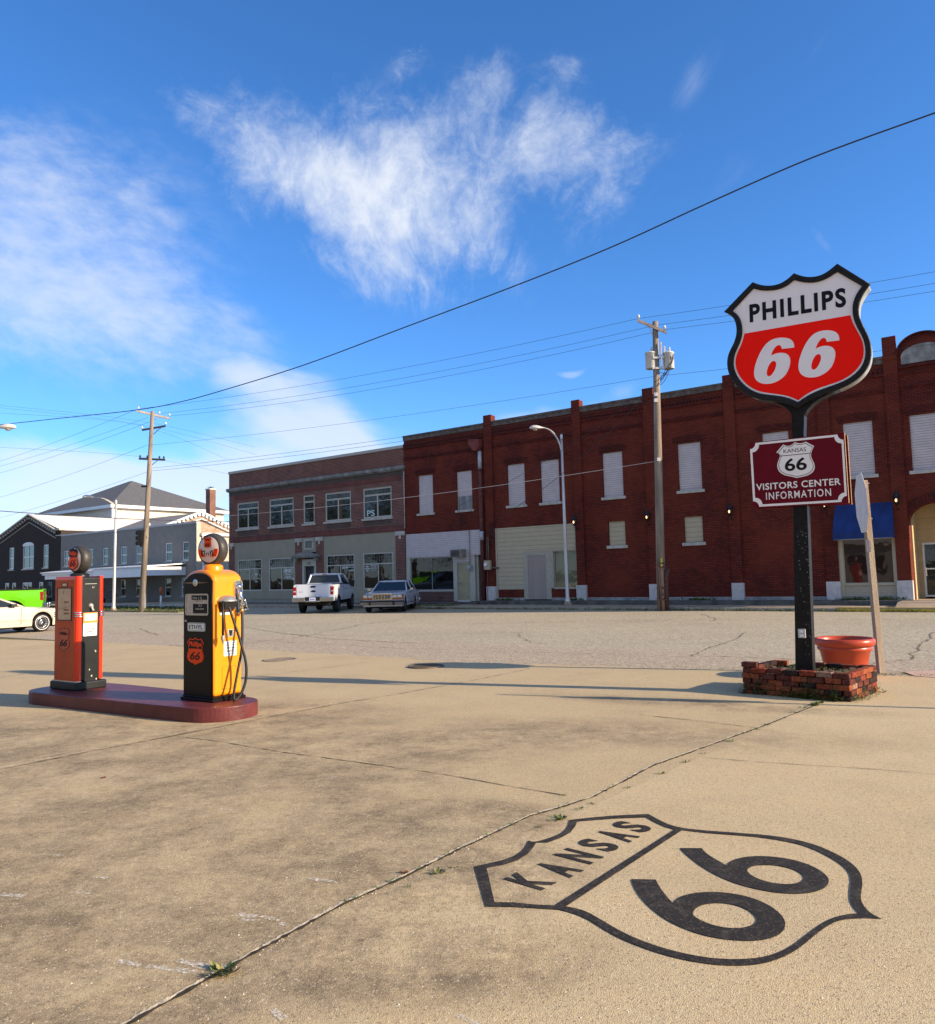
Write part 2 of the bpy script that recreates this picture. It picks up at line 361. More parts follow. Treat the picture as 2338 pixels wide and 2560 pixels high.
# ------------------------------------------------------------ ground, road, lot
def ground_mat(name, kind):
    m, nt, b = nodes_of(name); N = nt.nodes; L = nt.links
    tc = N.new('ShaderNodeTexCoord'); V = tc.outputs['Object']
    def nz(scale, det=8, rough=0.6, stretch=None, off=(0, 0, 0)):
        mp = N.new('ShaderNodeMapping'); mp.inputs['Location'].default_value = off
        if stretch: mp.inputs['Scale'].default_value = stretch[:3]; mp.inputs['Rotation'].default_value = (0, 0, stretch[3])
        L.new(V, mp.inputs[0])
        n = N.new('ShaderNodeTexNoise'); n.inputs['Scale'].default_value = scale; n.inputs['Detail'].default_value = det; n.inputs['Roughness'].default_value = rough
        L.new(mp.outputs[0], n.inputs['Vector']); return n.outputs[0]
    def ramp(v, a, c):
        r = N.new('ShaderNodeMapRange'); r.clamp = True; L.new(v, r.inputs[0]); r.inputs[1].default_value = a; r.inputs[2].default_value = c; return r.outputs[0]
    def mul(a, k):
        n = N.new('ShaderNodeMath'); n.operation = 'MULTIPLY'
        for i, v in enumerate((a, k)):
            if isinstance(v, (int, float)): n.inputs[i].default_value = v
            else: L.new(v, n.inputs[i])
        return n.outputs[0]
    def addm(a, k):
        n = N.new('ShaderNodeMath'); n.operation = 'ADD'; n.use_clamp = True
        for i, v in enumerate((a, k)):
            if isinstance(v, (int, float)): n.inputs[i].default_value = v
            else: L.new(v, n.inputs[i])
        return n.outputs[0]
    def mix(f, a, c, mode='MIX'):
        n = N.new('ShaderNodeMixRGB'); n.blend_type = mode
        for i, v in enumerate((f, a, c)):
            if isinstance(v, (int, float)): n.inputs[i].default_value = v
            elif isinstance(v, tuple): n.inputs[i].default_value = (*v, 1)
            else: L.new(v, n.inputs[i])
        return n.outputs[0]
    def spot(px, py, rx, ry, rot=0.0):
        c = gnd(px, py); mp = N.new('ShaderNodeMapping'); mp.vector_type = 'TEXTURE'
        mp.inputs['Location'].default_value = (c.x, c.y, 0); mp.inputs['Rotation'].default_value = (0, 0, rad(rot)); mp.inputs['Scale'].default_value = (rx, ry, 100)
        L.new(V, mp.inputs[0]); g = N.new('ShaderNodeTexGradient'); g.gradient_type = 'SPHERICAL'; L.new(mp.outputs[0], g.inputs[0]); return g.outputs[0]
    def speck(scale, lo, hi):
        v = N.new('ShaderNodeTexVoronoi'); v.inputs['Scale'].default_value = scale; L.new(V, v.inputs['Vector'])
        return v.outputs['Color'], v.outputs['Distance']
    if kind == 'lot':
        col = mix(ramp(nz(0.35), 0.3, 0.7), (0.478, 0.376, 0.216), (0.550, 0.442, 0.262))
        col = mix(mul(ramp(nz(2.2, 9, 0.7), 0.45, 0.75), 0.5), col, (0.585, 0.425, 0.218))
        # slabs near the diagonal joint differ slightly
        dk = nz(1.1, 10, 0.72, (1, 1, 1, 0), (3, 1, 0)); fine = nz(16.0, 10, 0.85); fine2 = nz(4.5, 10, 0.8, None, (2, 7, 0))
        st = None
        for a in ((60, 1850, 4.6, 2.2, 20, 1.1), (330, 1930, 4.4, 1.5, 10, 0.7), (430, 2150, 2.6, 1.2, 15, 1.0), (640, 2270, 2.1, 0.9, 20, 1.0), (280, 2330, 2.0, 0.8, 10, 1.0), (50, 2200, 1.8, 1.4, 0, 0.8), (560, 2080, 2.4, 0.9, 5, 0.6),
                  (900, 2080, 1.5, 0.7, 10, 0.9), (1050, 2160, 0.9, 0.45, 0, 0.8), (820, 1860, 2.6, 0.8, 0, 0.55), (1000, 2400, 1.2, 0.5, 0, 0.5), (120, 2050, 2.2, 0.8, 10, 0.7), (700, 1960, 1.8, 0.7, 0, 0.5), (1500, 1830, 3.0, 1.0, -20, 0.35), (100, 2520, 1.2, 0.5, 0, 0.7), (1750, 1760, 2.6, 0.5, -30, 0.4)):
            s_ = mul(spot(*a[:5]), a[5]*3.6); st = s_ if st is None else addm(st, s_)
        stn = mul(st, ramp(addm(mul(dk, 0.42), addm(mul(fine, 0.30), mul(fine2, 0.28))), 0.445, 0.565))
        col = mix(mul(stn, 0.84), col, (0.125, 0.092, 0.055))
        col = mix(mul(ramp(nz(0.9, 9, 0.7, None, (9, 4, 0)), 0.50, 0.78), 0.35), col, (0.22, 0.17, 0.115))
        col = mix(mul(ramp(nz(38, 8, 0.8), 0.46, 0.62), 0.30), col, (0.24, 0.185, 0.12))
        # the slab left of the diagonal joint is older and darker than the one on the right
        A_, B_ = gnd(553, 2431), gnd(2040, 1763); nn = Vector((-(B_-A_).y, (B_-A_).x, 0)).normalized()
        sd_ = N.new('ShaderNodeVectorMath'); sd_.operation = 'DOT_PRODUCT'; L.new(V, sd_.inputs[0]); sd_.inputs[1].default_value = nn
        sm_ = N.new('ShaderNodeMath'); sm_.operation = 'GREATER_THAN'; L.new(sd_.outputs['Value'], sm_.inputs[0]); sm_.inputs[1].default_value = A_.dot(nn)
        col = mix(mul(sm_.outputs[0], 0.16), col, (0.20, 0.155, 0.09))
        def grains(scale, comps):
            nonlocal col
            vv = N.new('ShaderNodeTexVoronoi'); vv.inputs['Scale'].default_value = scale; L.new(V, vv.inputs['Vector']); g = N.new('ShaderNodeSeparateColor'); L.new(vv.outputs['Color'], g.inputs[0])
            dot = ramp(vv.outputs['Distance'], 0.55, 0.30)
            for ch, a_, b2_, k_, cc in comps: col = mix(mul(mul(ramp(g.outputs[ch], a_, b2_), dot), k_), col, cc)
            return vv.outputs['Distance']
        def ramp_inv(): pass
        vd = grains(190, ((0, .60, .95, .55, (0.66, 0.56, 0.38)), (1, .55, .95, .70, (0.13, 0.10, 0.065))))
        grains(85, ((0, .80, .97, .50, (0.62, 0.42, 0.20)), (1, .86, .98, .6, (0.70, 0.62, 0.47)), (2, .84, .98, .6, (0.10, 0.08, 0.055))))
        rough = 0.9; h = addm(mul(vd, 0.5), nz(30, 6, 0.7)); bs = 0.38
    elif kind == 'road':
        col = mix(ramp(nz(0.25), 0.3, 0.7), (0.380, 0.335, 0.228), (0.475, 0.420, 0.290))
        col = mix(mul(ramp(nz(1.3, 9, 0.7, (0.25, 1, 1, -TH)), 0.5, 0.72), 0.45), col, (0.29, 0.25, 0.20))
        col = mix(mul(ramp(nz(0.6, 9, 0.65, (0.18, 1, 1, -TH), (5, 5, 0)), 0.5, 0.75), 0.5), col, (0.43, 0.36, 0.27))
        # worn sandy strip along the edge of the lot
        s = N.new('ShaderNodeVectorMath'); s.operation = 'DOT_PRODUCT'; L.new(V, s.inputs[0]); s.inputs[1].default_value = NN
        e = addm(mul(addm(s.outputs['Value'], 0), 0), 0)
        n1 = N.new('ShaderNodeMath'); n1.operation = 'ADD'; L.new(s.outputs['Value'], n1.inputs[0]); n1.inputs[1].default_value = 15.4
        n2 = N.new('ShaderNodeMath'); n2.operation = 'ADD'; L.new(n1.outputs[0], n2.inputs[0])
        w = N.new('ShaderNodeMath'); w.operation = 'MULTIPLY'; w.inputs[1].default_value = 1.6; L.new(nz(0.8, 7), w.inputs[0]); L.new(w.outputs[0], n2.inputs[1])
        n3 = N.new('ShaderNodeMath'); n3.operation = 'MULTIPLY'; n3.use_clamp = True; n3.inputs[1].default_value = 0.7; L.new(n2.outputs[0], n3.inputs[0])
        col = mix(mul(n3.outputs[0], 0.75), col, (0.42, 0.335, 0.235))
        vc, vd = speck(55, 0, 0); g = N.new('ShaderNodeSeparateColor'); L.new(vc, g.inputs[0])
        col = mix(mul(ramp(g.outputs[0], 0.62, 0.92), 0.6), col, (0.62, 0.55, 0.43))
        col = mix(mul(ramp(g.outputs[1], 0.50, 0.88), 0.75), col, (0.10, 0.085, 0.065))
        col = mix(mul(ramp(nz(9, 9, 0.8), 0.47, 0.6), 0.35), col, (0.19, 0.165, 0.13))
        vc2, vd2 = speck(14, 0, 0); g2 = N.new('ShaderNodeSeparateColor'); L.new(vc2, g2.inputs[0])
        col = mix(mul(ramp(g2.outputs[0], 0.85, 0.97), 0.35), col, (0.60, 0.53, 0.43))
        rough = 0.9; h = addm(mul(vd, 0.6), nz(25, 6, 0.7)); bs = 0.5
    elif kind == 'walk':
        col = mix(ramp(nz(0.8), 0.3, 0.7), (0.33, 0.26, 0.19), (0.43, 0.34, 0.25))
        col = mix(mul(ramp(nz(3, 9, 0.7), 0.5, 0.7), 0.6), col, (0.14, 0.12, 0.09))
        rough = 0.9; h = nz(40); bs = 0.3
    else:
        col = mix(ramp(nz(0.15), 0.35, 0.65), (0.10, 0.09, 0.04), (0.07, 0.085, 0.03))
        col = mix(mul(ramp(nz(3), 0.4, 0.7), 0.5), col, (0.20, 0.16, 0.09)); rough = 1.0; h = nz(20); bs = 0.5
    L.new(col, b.inputs['Base Color']); b.inputs['Roughness'].default_value = rough; b.inputs['Specular IOR Level'].default_value = 0.25
    bp = N.new('ShaderNodeBump'); bp.inputs['Strength'].default_value = bs; bp.inputs['Distance'].default_value = 0.01; L.new(h, bp.inputs['Height']); L.new(bp.outputs[0], b.inputs['Normal'])
    return m
M_lot, M_road, M_walk, M_earth = (ground_mat(n, k) for n, k in (('lot_concrete', 'lot'), ('old_asphalt', 'road'), ('walk_concrete', 'walk'), ('earth', 'earth')))
def sheet(name, pts, z, m):
    b = MB(); b.face([(p[0], p[1], z) for p in pts]); o = b.build(name, m, recalc=False); tag(o, kind='structure'); return o
R_ = 1500
sheet('ground', [(-R_, -R_), (R_, -R_), (R_, R_), (-R_, R_)], -0.012, M_earth)
sheet('road', [UN(-160, -12.0), UN(90, -12.0), UN(90, -31.0), UN(-160, -31.0)], -0.008, M_road)
sheet('side_street', [UN(-56, -30.99), UN(-46.5, -30.99), UN(-46.5, -120), UN(-56, -120)], -0.006, M_road)
# the lot: edge traced along the worn joint with the asphalt
edge = [(-30, 34), (-12, 23.6), (-5.66, 19.5), (-2.8, 17.3), (-0.07, 15.15), (1.8, 14.25), (3.5, 13.4), (5.1, 12.55), (6.6, 11.7), (9.5, 9.7), (40, -14)]
b = MB(); ep = []
for (ax, ay), (bx, by) in zip(edge, edge[1:]):
    n = 14
    for i in range(n):
        t = i/n; j = random.uniform(-0.05, 0.05); ep.append((ax+(bx-ax)*t+j, ay+(by-ay)*t+j))
b.face([(x, y, 0.0) for x, y in ep + [(40, -45), (-45, -45), (-45, 34)]]); o = b.build('lot', M_lot, recalc=False); tag(o, kind='structure')
if o.data.polygons[0].normal.z < 0: o.data.flip_normals()
# sidewalk with kerb, raised walk, foundation ledge
M_kerb = mat('kerb_concrete', (0.30, 0.26, 0.20), 0.9, var=0.3, scale=3, dirt=0.7, dcol=(0.07, 0.07, 0.04), bump=0.3)
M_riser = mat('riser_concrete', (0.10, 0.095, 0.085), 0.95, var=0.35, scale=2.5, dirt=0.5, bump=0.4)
b = MB(); b.box(0, 1, 0, 1, 0, 1); bpy.data.meshes
def ubox(mb, u0, u1, n0, n1, z0, z1, mi=None):
    p = [UN(u0, n1), UN(u1, n1), UN(u1, n0), UN(u0, n0)]
    mb.hexa([(q.x, q.y, z0) for q in p] + [(q.x, q.y, z1) for q in p], mi)
b = MB(); ubox(b, -45.0, 30, -33.6, -30.98, -0.3, 0.13); tag(b.build('sidewalk', M_walk), kind='structure')
b = MB()
u = -45.0
while u < 30:
    ubox(b, u+0.01, u+2.99, -30.98, -30.80, -0.3, 0.125+random.uniform(-0.01, 0.01)); u += 3
tag(b.build('kerb', M_kerb, bevel=0.02), kind='structure')
b = MB(); ubox(b, -6.5, 30, -30.79, -30.78, -0.05, 0.11); ubox(b, -6.5, 30, -30.97, -30.81, 0.14, 0.146)
tag(b.build('kerb_paint', mat('yellow_kerb', (0.50, 0.34, 0.05), 0.8, var=0.2, dirt=0.4, dcol=(0.2, 0.16, 0.1))), kind='structure')
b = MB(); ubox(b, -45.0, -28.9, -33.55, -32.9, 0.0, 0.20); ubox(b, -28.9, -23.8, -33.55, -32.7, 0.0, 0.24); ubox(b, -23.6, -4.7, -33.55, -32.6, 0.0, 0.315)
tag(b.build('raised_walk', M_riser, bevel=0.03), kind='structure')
b = MB(); ubox(b, -4.68, 30, -40, -31.6, 0.0, 0.30); o = b.build('entrance_walk', M_walk); tag(o, kind='structure')
b = MB(); b.face([UN(-4.68, -30.99, .135), UN(30, -30.99, .135), UN(30, -31.62, .295), UN(-4.68, -31.62, .295)]); tag(b.build('walk_ramp', M_walk), kind='structure')
# yard in front of the grey building
b = MB(); b.face([UN(-120, -31.2, 0.01), UN(-56.5, -31.2, 0.01), UN(-56.5, -41, 0.0), UN(-120, -41, 0.0)]); tag(b.build('yard_path', M_walk), kind='structure')
b = MB(); ubox(b, -120, -38.6, -30.2, -25.4, -0.2, 0.05); o = b.build('verge', ground_mat('verge_earth', 'earth'), bevel=0.05); tag(o, kind='structure')

# joints, cracks, chips, scrapes on the lot
def ribbon(mb, pts, w, z, jit=0.0, wj=0.4, step=0.07, mi=None):
    P = [Vector((p[0], p[1], 0)) for p in pts]; L_ = []
    for a, c in zip(P, P[1:]):
        n = max(1, int((c-a).length/step))
        for i in range(n): L_.append(a.lerp(c, i/n))
    L_.append(P[-1]); prev = None; off = 0
    for i, p in enumerate(L_):
        t = (L_[min(i+1, len(L_)-1)]-L_[max(0, i-1)]).normalized(); s = Vector((-t.y, t.x, 0))
        off = off*0.8 + random.uniform(-jit, jit); ww = w*(1+random.uniform(-wj, wj))*0.5
        c = p + s*off; l = mb.bm.verts.new((*(c+s*ww).xy, z)); r = mb.bm.verts.new((*(c-s*ww).xy, z))
        if prev:
            f = mb.bm.faces.new((prev[1], r, l, prev[0])); f.material_index = mi or 0
        prev = (l, r)
G2 = lambda *pp: [gnd(*p) for p in pp]
main = G2((300, 2575), (553, 2431), (700, 2350), (860, 2262), (1010, 2195), (1169, 2115), (1330, 2040), (1480, 1995), (1640, 1912), (1800, 1855), (1915, 1813), (2040, 1763))
M_crack = mat('joint_dirt', (0.035, 0.028, 0.018), 1.0, var=0.4, scale=20)
M_chip = mat('chipped_edge', (0.52, 0.435, 0.30), 0.95, var=0.3, scale=25, bump=0.5)
b = MB(); ribbon(b, main, 0.018, 0.0042, 0.003, 0.7, 0.03, mi=0)
ribbon(b, G2((438, 1841), (560, 1856), (700, 1880), (900, 1907), (1100, 1935), (1250, 1962), (1416, 1990)), 0.008, 0.004, 0.003, 0.9)
ribbon(b, G2((1600, 1788), (1750, 1803), (1899, 1821)), 0.010, 0.005, 0.004, 0.8)
ribbon(b, G2((0, 1925), (200, 1885), (432, 1841), (640, 1800), (825, 1764), (1000, 1735), (1169, 1704), (1328, 1672)), 0.012, 0.005, 0.005, 0.9)
ribbon(b, G2((1000, 1696), (600, 1694), (620, 1691), (1320, 1671)), 0.0, 0.004)
ribbon(b, G2((0, 1694), (120, 1676), (300, 1662)), 0.012, 0.005, 0.01, 0.9)
ribbon(b, G2((640, 1691), (800, 1672), (920, 1656)), 0.012, 0.005, 0.01, 0.9)
ribbon(b, G2((1750, 1895), (1950, 1910), (2200, 1925), (2345, 1938)), 0.006, 0.005, 0.008, 0.9)
tag(b.build('lot_joints', M_crack, recalc=False), kind='structure')
b = MB(); side = [Vector((p.x, p.y, 0)) for p in main]
ribbon(b, [p + Vector((-0.014, 0.014, 0)) for p in side], 0.020, 0.0032, 0.002, 0.55, 0.02)
ribbon(b, [p + Vector((-.018, .018, 0)) for p in G2((0, 1922), (432, 1838), (825, 1761), (1169, 1701), (1328, 1669))], 0.018, 0.0032, 0.003, 0.6)
tag(b.build('chipped_joint_edge', M_chip, recalc=False), kind='structure')
# road cracks
b = MB()
zr = -0.004
def gr(*pp): return [gnd(px, py, zr) for px, py in pp]
for pl, w in (([(1730, 1641), (1770, 1620), (1830, 1600), (1870, 1580)], 0.05), ([(2180, 1660), (2270, 1648), (2300, 1610), (2318, 1592), (2345, 1570)], 0.06), ([(1730, 1641), (1900, 1645), (2060, 1652), (2180, 1660)], 0.05),
              ([(1290, 1583), (1300, 1592), (1325, 1605), (1360, 1608)], 0.05), ([(420, 1614), (470, 1617), (640, 1606)], 0.1), ([(1040, 1608), (800, 1596), (620, 1570), (480, 1556)], 0.06), ([(640, 1606), (750, 1592), (900, 1562), (1000, 1551)], 0.07),
              ([(300, 1575), (350, 1571), (375, 1583), (390, 1587)], 0.07), ([(1169, 1585), (1400, 1578), (1700, 1576)], 0.03), ([(1169, 1560), (1500, 1553), (1750, 1552)], 0.06), ([(1560, 1548), (1800, 1548), (2340, 1548)], 0.06), ([(700, 1585), (900, 1590), (1169, 1584)], 0.03), ([(340, 1560), (640, 1562)], 0.04), ([(250, 1580), (1000, 1620), (1400, 1632), (1730, 1641)], 0.03), ([(1755, 1535), (1790, 1548), (1770, 1552)], 0.08)):
    ribbon(b, gr(*pl), w*0.55, zr, 0.05, 0.9, 0.12)
tag(b.build('road_cracks', mat('road_crack_dirt', (0.13, 0.11, 0.085), 1.0, var=0.4, scale=3), recalc=False), kind='structure')
def scrape_mat():
    m = mat('white_scrape', (0.66, 0.62, 0.52), 0.9, var=0.1, scale=60); nt = m.node_tree; N = nt.nodes; L = nt.links
    tc = N.new('ShaderNodeTexCoord'); n = N.new('ShaderNodeTexNoise'); n.inputs['Scale'].default_value = 45; n.inputs['Detail'].default_value = 8; n.inputs['Roughness'].default_value = .8; L.new(tc.outputs['Object'], n.inputs[0])
    r = N.new('ShaderNodeMapRange'); L.new(n.outputs[0], r.inputs[0]); r.inputs[1].default_value = .44; r.inputs[2].default_value = .60; L.new(r.outputs[0], N['Principled BSDF'].inputs['Alpha']); return m
b = MB()
for x0, y0, x1, y1, w in ((595, 2286, 640, 2292, .03), (600, 2300, 640, 2303, .02), (650, 2292, 700, 2300, .02), (700, 2308, 722, 2315, .02), (290, 2403, 350, 2415, .025), (365, 2416, 490, 2432, .025), (445, 2402, 520, 2420, .03), (772, 2196, 800, 2202, .025), (805, 2200, 845, 2208, .02),
                          (550, 2024, 585, 2027, .02), (135, 2138, 155, 2142, .02), (235, 2193, 272, 2195, .02), (190, 2233, 225, 2234, .02), (683, 2525, 712, 2548, .03), (1140, 2540, 1200, 2562, .02), (818, 1944, 842, 1943, .025), (0, 2236, 60, 2242, .03), (990, 2062, 1010, 2060, .02), (1215, 1890, 1230, 1892, .02), (1610, 1940, 1680, 1944, .012)):
    ribbon(b, G2((x0, y0), (x1, y1)), w*1.3, 0.0022, 0.002, 0.3, 0.02)
tag(b.build('lot_scrapes', scrape_mat(), recalc=False), kind='structure')
# pebbles and leaf bits, gravel along the asphalt edge
def pebbles(name, pts, m, smin, smax, z=0.0):
    b = MB()
    for p in pts:
        s = random.uniform(smin, smax); q = [(p[0]+s*cos(a)*random.uniform(.6, 1.2), p[1]+s*sin(a)*random.uniform(.6, 1.2)) for a in (0.3, 1.6, 2.9, 4.2, 5.4)]
        top = b.bm.verts.new((p[0], p[1], z+s*0.9)); vs = [b.bm.verts.new((x, y, z)) for x, y in q]
        for i in range(5): b.bm.faces.new((vs[i], vs[(i+1) % 5], top))
    return tag(b.build(name, m), kind='stuff', label='scattered small stones on the concrete and asphalt', cat='gravel')
pp = []
for _ in range(150):
    px, py = random.uniform(-50, 2400), random.uniform(1700, 2570); q = gnd(px, py); pp.append((q.x, q.y))
for i in range(260):
    k = random.randrange(len(main)-1); a, c = main[k], main[k+1]; t = random.random(); pp.append((a.x+(c.x-a.x)*t+random.gauss(0, .02), a.y+(c.y-a.y)*t+random.gauss(0, .02)))
pebbles('loose_stones', pp, mat('pale_stone', (0.55, 0.48, 0.38), 0.9, var=0.4, scale=40), 0.002, 0.0055)
pp = []
for i in range(2600):
    k = random.randrange(1, len(edge)-2); (ax, ay), (cx_, cy_) = edge[k], edge[k+1]; t = random.random(); d = abs(random.gauss(0, 0.5)) - 0.15
    pp.append((ax+(cx_-ax)*t + d*0.6, ay+(cy_-ay)*t + d*0.8))
pebbles('edge_gravel', pp, mat('tan_gravel', (0.34, 0.285, 0.21), 0.9, var=0.45, scale=9), 0.004, 0.013, -0.004)

# ------------------------------------------------------------ painted shield on the lot
def K(x, y): q = gnd(1160+x*.5975, 2000+y*.5975); return (q.x, q.y)
def band(outer, inner): return [[K(*p) for p in outer], [K(*p) for p in inner]]
outer = [(45, 281), (100, 268), (165, 254), (215, 236), (245, 214), (262, 192), (270, 172), (290, 180), (345, 166), (395, 148), (425, 128), (438, 106), (442, 86), (600, 68), (772, 61), (800, 76), (840, 98), (880, 112), (930, 122), (1010, 130), (1120, 138), (1220, 145), (1320, 155), (1420, 174), (1500, 200), (1580, 238), (1630, 272), (1655, 300), (1668, 330),
         (1668, 365), (1660, 400), (1664, 432), (1685, 462), (1715, 485), (1748, 500), (1700, 497), (1650, 497), (1600, 500), (1550, 512), (1505, 540), (1460, 575), (1420, 610), (1370, 645), (1300, 675), (1230, 692), (1150, 697), (1060, 694), (960, 680), (860, 658), (760, 626), (660, 586), (590, 548), (530, 508), (470, 480), (400, 462), (310, 456), (200, 449), (92, 448)]
top_in = [(95, 286), (170, 272), (225, 254), (268, 226), (290, 200), (302, 180), (350, 180), (400, 162), (445, 138), (466, 112), (474, 92), (620, 80), (762, 74), (800, 96), (845, 116), (882, 126), (872, 132), (380, 444), (374, 444), (300, 441), (210, 432), (128, 430)]
bot_in = [(912, 128), (1010, 140), (1120, 148), (1210, 155), (1310, 168), (1400, 186), (1470, 210), (1540, 246), (1590, 280), (1612, 305), (1622, 335), (1617, 370), (1614, 405), (1622, 440), (1645, 468), (1655, 478), (1610, 480), (1560, 490), (1510, 512), (1462, 545), (1420, 578), (1380, 610), (1320, 642), (1250, 662), (1170, 670), (1080, 670), (980, 658), (880, 636), (780, 606), (690, 570), (620, 532), (560, 495), (500, 462), (425, 448)]
d66a = [[(905, 204), (995, 204), (1010, 222), (1035, 240), (1070, 260), (1102, 278), (1107, 265), (1130, 252), (1170, 241), (1230, 236), (1300, 240), (1370, 250), (1440, 270), (1495, 298), (1525, 325), (1530, 345), (1515, 368), (1480, 385), (1420, 395), (1350, 395), (1260, 384), (1160, 360), (1080, 330), (1010, 292), (955, 252), (920, 222)],
        [(1181, 296), (1195, 283), (1225, 275), (1280, 273), (1340, 281), (1390, 296), (1418, 315), (1426, 330), (1415, 344), (1385, 354), (1340, 356), (1285, 349), (1235, 335), (1198, 316)]]
d66b = [[(701, 334), (803, 336), (815, 360), (835, 390), (860, 420), (877, 436), (885, 420), (915, 403), (960, 392), (1030, 386), (1110, 391), (1190, 406), (1265, 435), (1315, 468), (1342, 500), (1347, 525), (1338, 552), (1305, 575), (1250, 590), (1180, 593), (1100, 588), (1010, 572), (920, 542), (840, 502), (780, 455), (740, 412), (712, 370)],
        [(955, 477), (965, 458), (995, 441), (1040, 433), (1100, 434), (1160, 448), (1205, 472), (1228, 497), (1226, 515), (1205, 530), (1165, 539), (1110, 540), (1050, 530), (1000, 511), (965, 492)]]
M_paint, nt_, b_ = nodes_of('black_ground_paint')
def _paint():
    N = nt_.nodes; L = nt_.links; tc = N.new('ShaderNodeTexCoord')
    n1 = N.new('ShaderNodeTexNoise'); n1.inputs['Scale'].default_value = 60; n1.inputs['Detail'].default_value = 8; n1.inputs['Roughness'].default_value = 0.75; L.new(tc.outputs['Object'], n1.inputs[0])
    r1 = N.new('ShaderNodeValToRGB'); r1.color_ramp.elements[0].position = 0.54; r1.color_ramp.elements[1].position = 0.76; L.new(n1.outputs[0], r1.inputs[0])
    n2 = N.new('ShaderNodeTexNoise'); n2.inputs['Scale'].default_value = 5; n2.inputs['Detail'].default_value = 9; n2.inputs['Distortion'].default_value = 2; L.new(tc.outputs['Object'], n2.inputs[0])
    r2 = N.new('ShaderNodeValToRGB'); r2.color_ramp.elements[0].position = 0.5; r2.color_ramp.elements[1].position = 0.7; r2.color_ramp.elements[0].color = (0.022, 0.020, 0.019, 1); r2.color_ramp.elements[1].color = (0.050, 0.043, 0.037, 1); L.new(n2.outputs[0], r2.inputs[0])
    mm = N.new('ShaderNodeMath'); mm.operation = 'MULTIPLY'; mm.inputs[1].default_value = 0.55; L.new(r1.outputs[0], mm.inputs[0])
    mx = N.new('ShaderNodeMixRGB'); L.new(mm.outputs[0], mx.inputs[0]); L.new(r2.outputs[0], mx.inputs[1]); mx.inputs[2].default_value = (0.33, 0.25, 0.16, 1)
    L.new(mx.outputs[0], b_.inputs['Base Color']); b_.inputs['Roughness'].default_value = 0.85; b_.inputs['Specular IOR Level'].default_value = 0.2
    bp = N.new('ShaderNodeBump'); bp.inputs['Strength'].default_value = 0.6; bp.inputs['Distance'].default_value = 0.004; L.new(n1.outputs[0], bp.inputs['Height']); L.new(bp.outputs[0], b_.inputs['Normal'])
_paint()
b = MB(); I4 = Matrix.Translation((0, 0, 0.003))
me = shape([smoothloop([K(*p) for p in outer], 1, {0, 6, 12, 14, 34, 54, 57, 58}), [K(*p) for p in top_in], smoothloop([K(*p) for p in bot_in], 1, {0, 15, 33})], 0.0012); b.add(me, I4)
for d in (d66a, d66b): b.add(shape([smoothloop([K(*p) for p in d[0]], 2, {0, 1, 5}), smoothloop([K(*p) for p in d[1]], 2)], 0.0012), I4)
# KANSAS: letters laid between the divider and the crown of the shield
p0 = Vector((*K(245, 372), 0)); p1 = Vector((*K(762, 105), 0)); ex = (p1-p0); ey = Vector((-ex.y, ex.x, 0)).normalized()
for ch, (cx_, cy_, ww, hh) in zip('KANSAS', ((276, 340, 1, 1), (393, 290, 1, 1), (480, 236, 1, 1), (563, 190, 1, 1), (640, 150, 1, 1), (703, 113, 1, 1))):
    c = Vector((*K(cx_, cy_), 0.003)); dx = ex.normalized()
    me = text(ch, w=0.135 if ch != 'N' else 0.145, h=0.255, depth=0.0012, bold=0.035)
    b.add(me, frame(c, dx, ey))
o = b.build('painted_shield', M_paint, recalc=False); tag(o, 'large black highway shield reading KANSAS 66 painted on the concrete', 'painted sign')
# two curled dead leaves
for (px, py), lb in (((258, 1946), 'curled red-brown dead leaf on the stained concrete in front of the pump island'), ((1010, 2184), 'curled dead leaf beside the diagonal joint, left of the painted shield')):
    q = gnd(px, py); b = MB()
    for i in range(5):
        a = i*1.3; d = Vector((cos(a), sin(a), 0))*.028; n = Vector((-sin(a), cos(a), 0))*.010; b.face([q+Vector((0, 0, .004)), q+d*.5+n+Vector((0, 0, .014)), q+d+Vector((0, 0, .010)), q+d*.5-n+Vector((0, 0, .003))])
    tag(b.build('dead_leaf', mat('dead_leaf_brown', (.16, .055, .025), .8, var=.4, scale=60), recalc=False), lb, 'leaf')
# manhole
c = gnd(1065, 1667); b = MB(); b.cyl((c.x, c.y, 0.0), (c.x, c.y, 0.012), 0.33, seg=32)
for i in range(-3, 4): b.box(c.x-0.22, c.x+0.22, c.y+i*0.07-0.012, c.y+i*0.07+0.012, 0.012, 0.02)
b.lathe([(0.30, 0.012), (0.30, 0.022), (0.33, 0.022), (0.33, 0.0)], (c.x, c.y, 0))
tag(b.build('manhole_cover', mat('cast_iron', (0.14, 0.115, 0.085), 0.7, 0.6, var=0.3)), 'round iron manhole cover in the concrete near the road edge, in a shadow', 'manhole cover')
c = gnd(700, 1650); b = MB(); b.cyl((c.x, c.y, 0.0), (c.x, c.y, 0.008), 0.36, seg=32); b.lathe([(0.30, 0.008), (0.30, 0.016), (0.34, 0.016), (0.36, 0.0)], (c.x, c.y, 0))
tag(b.build('manhole_cover', mat('worn_iron', (0.24, 0.19, 0.13), 0.8, 0.2, var=0.3)), 'pale worn round cover in the concrete to the right of the yellow fuel pump', 'manhole cover')

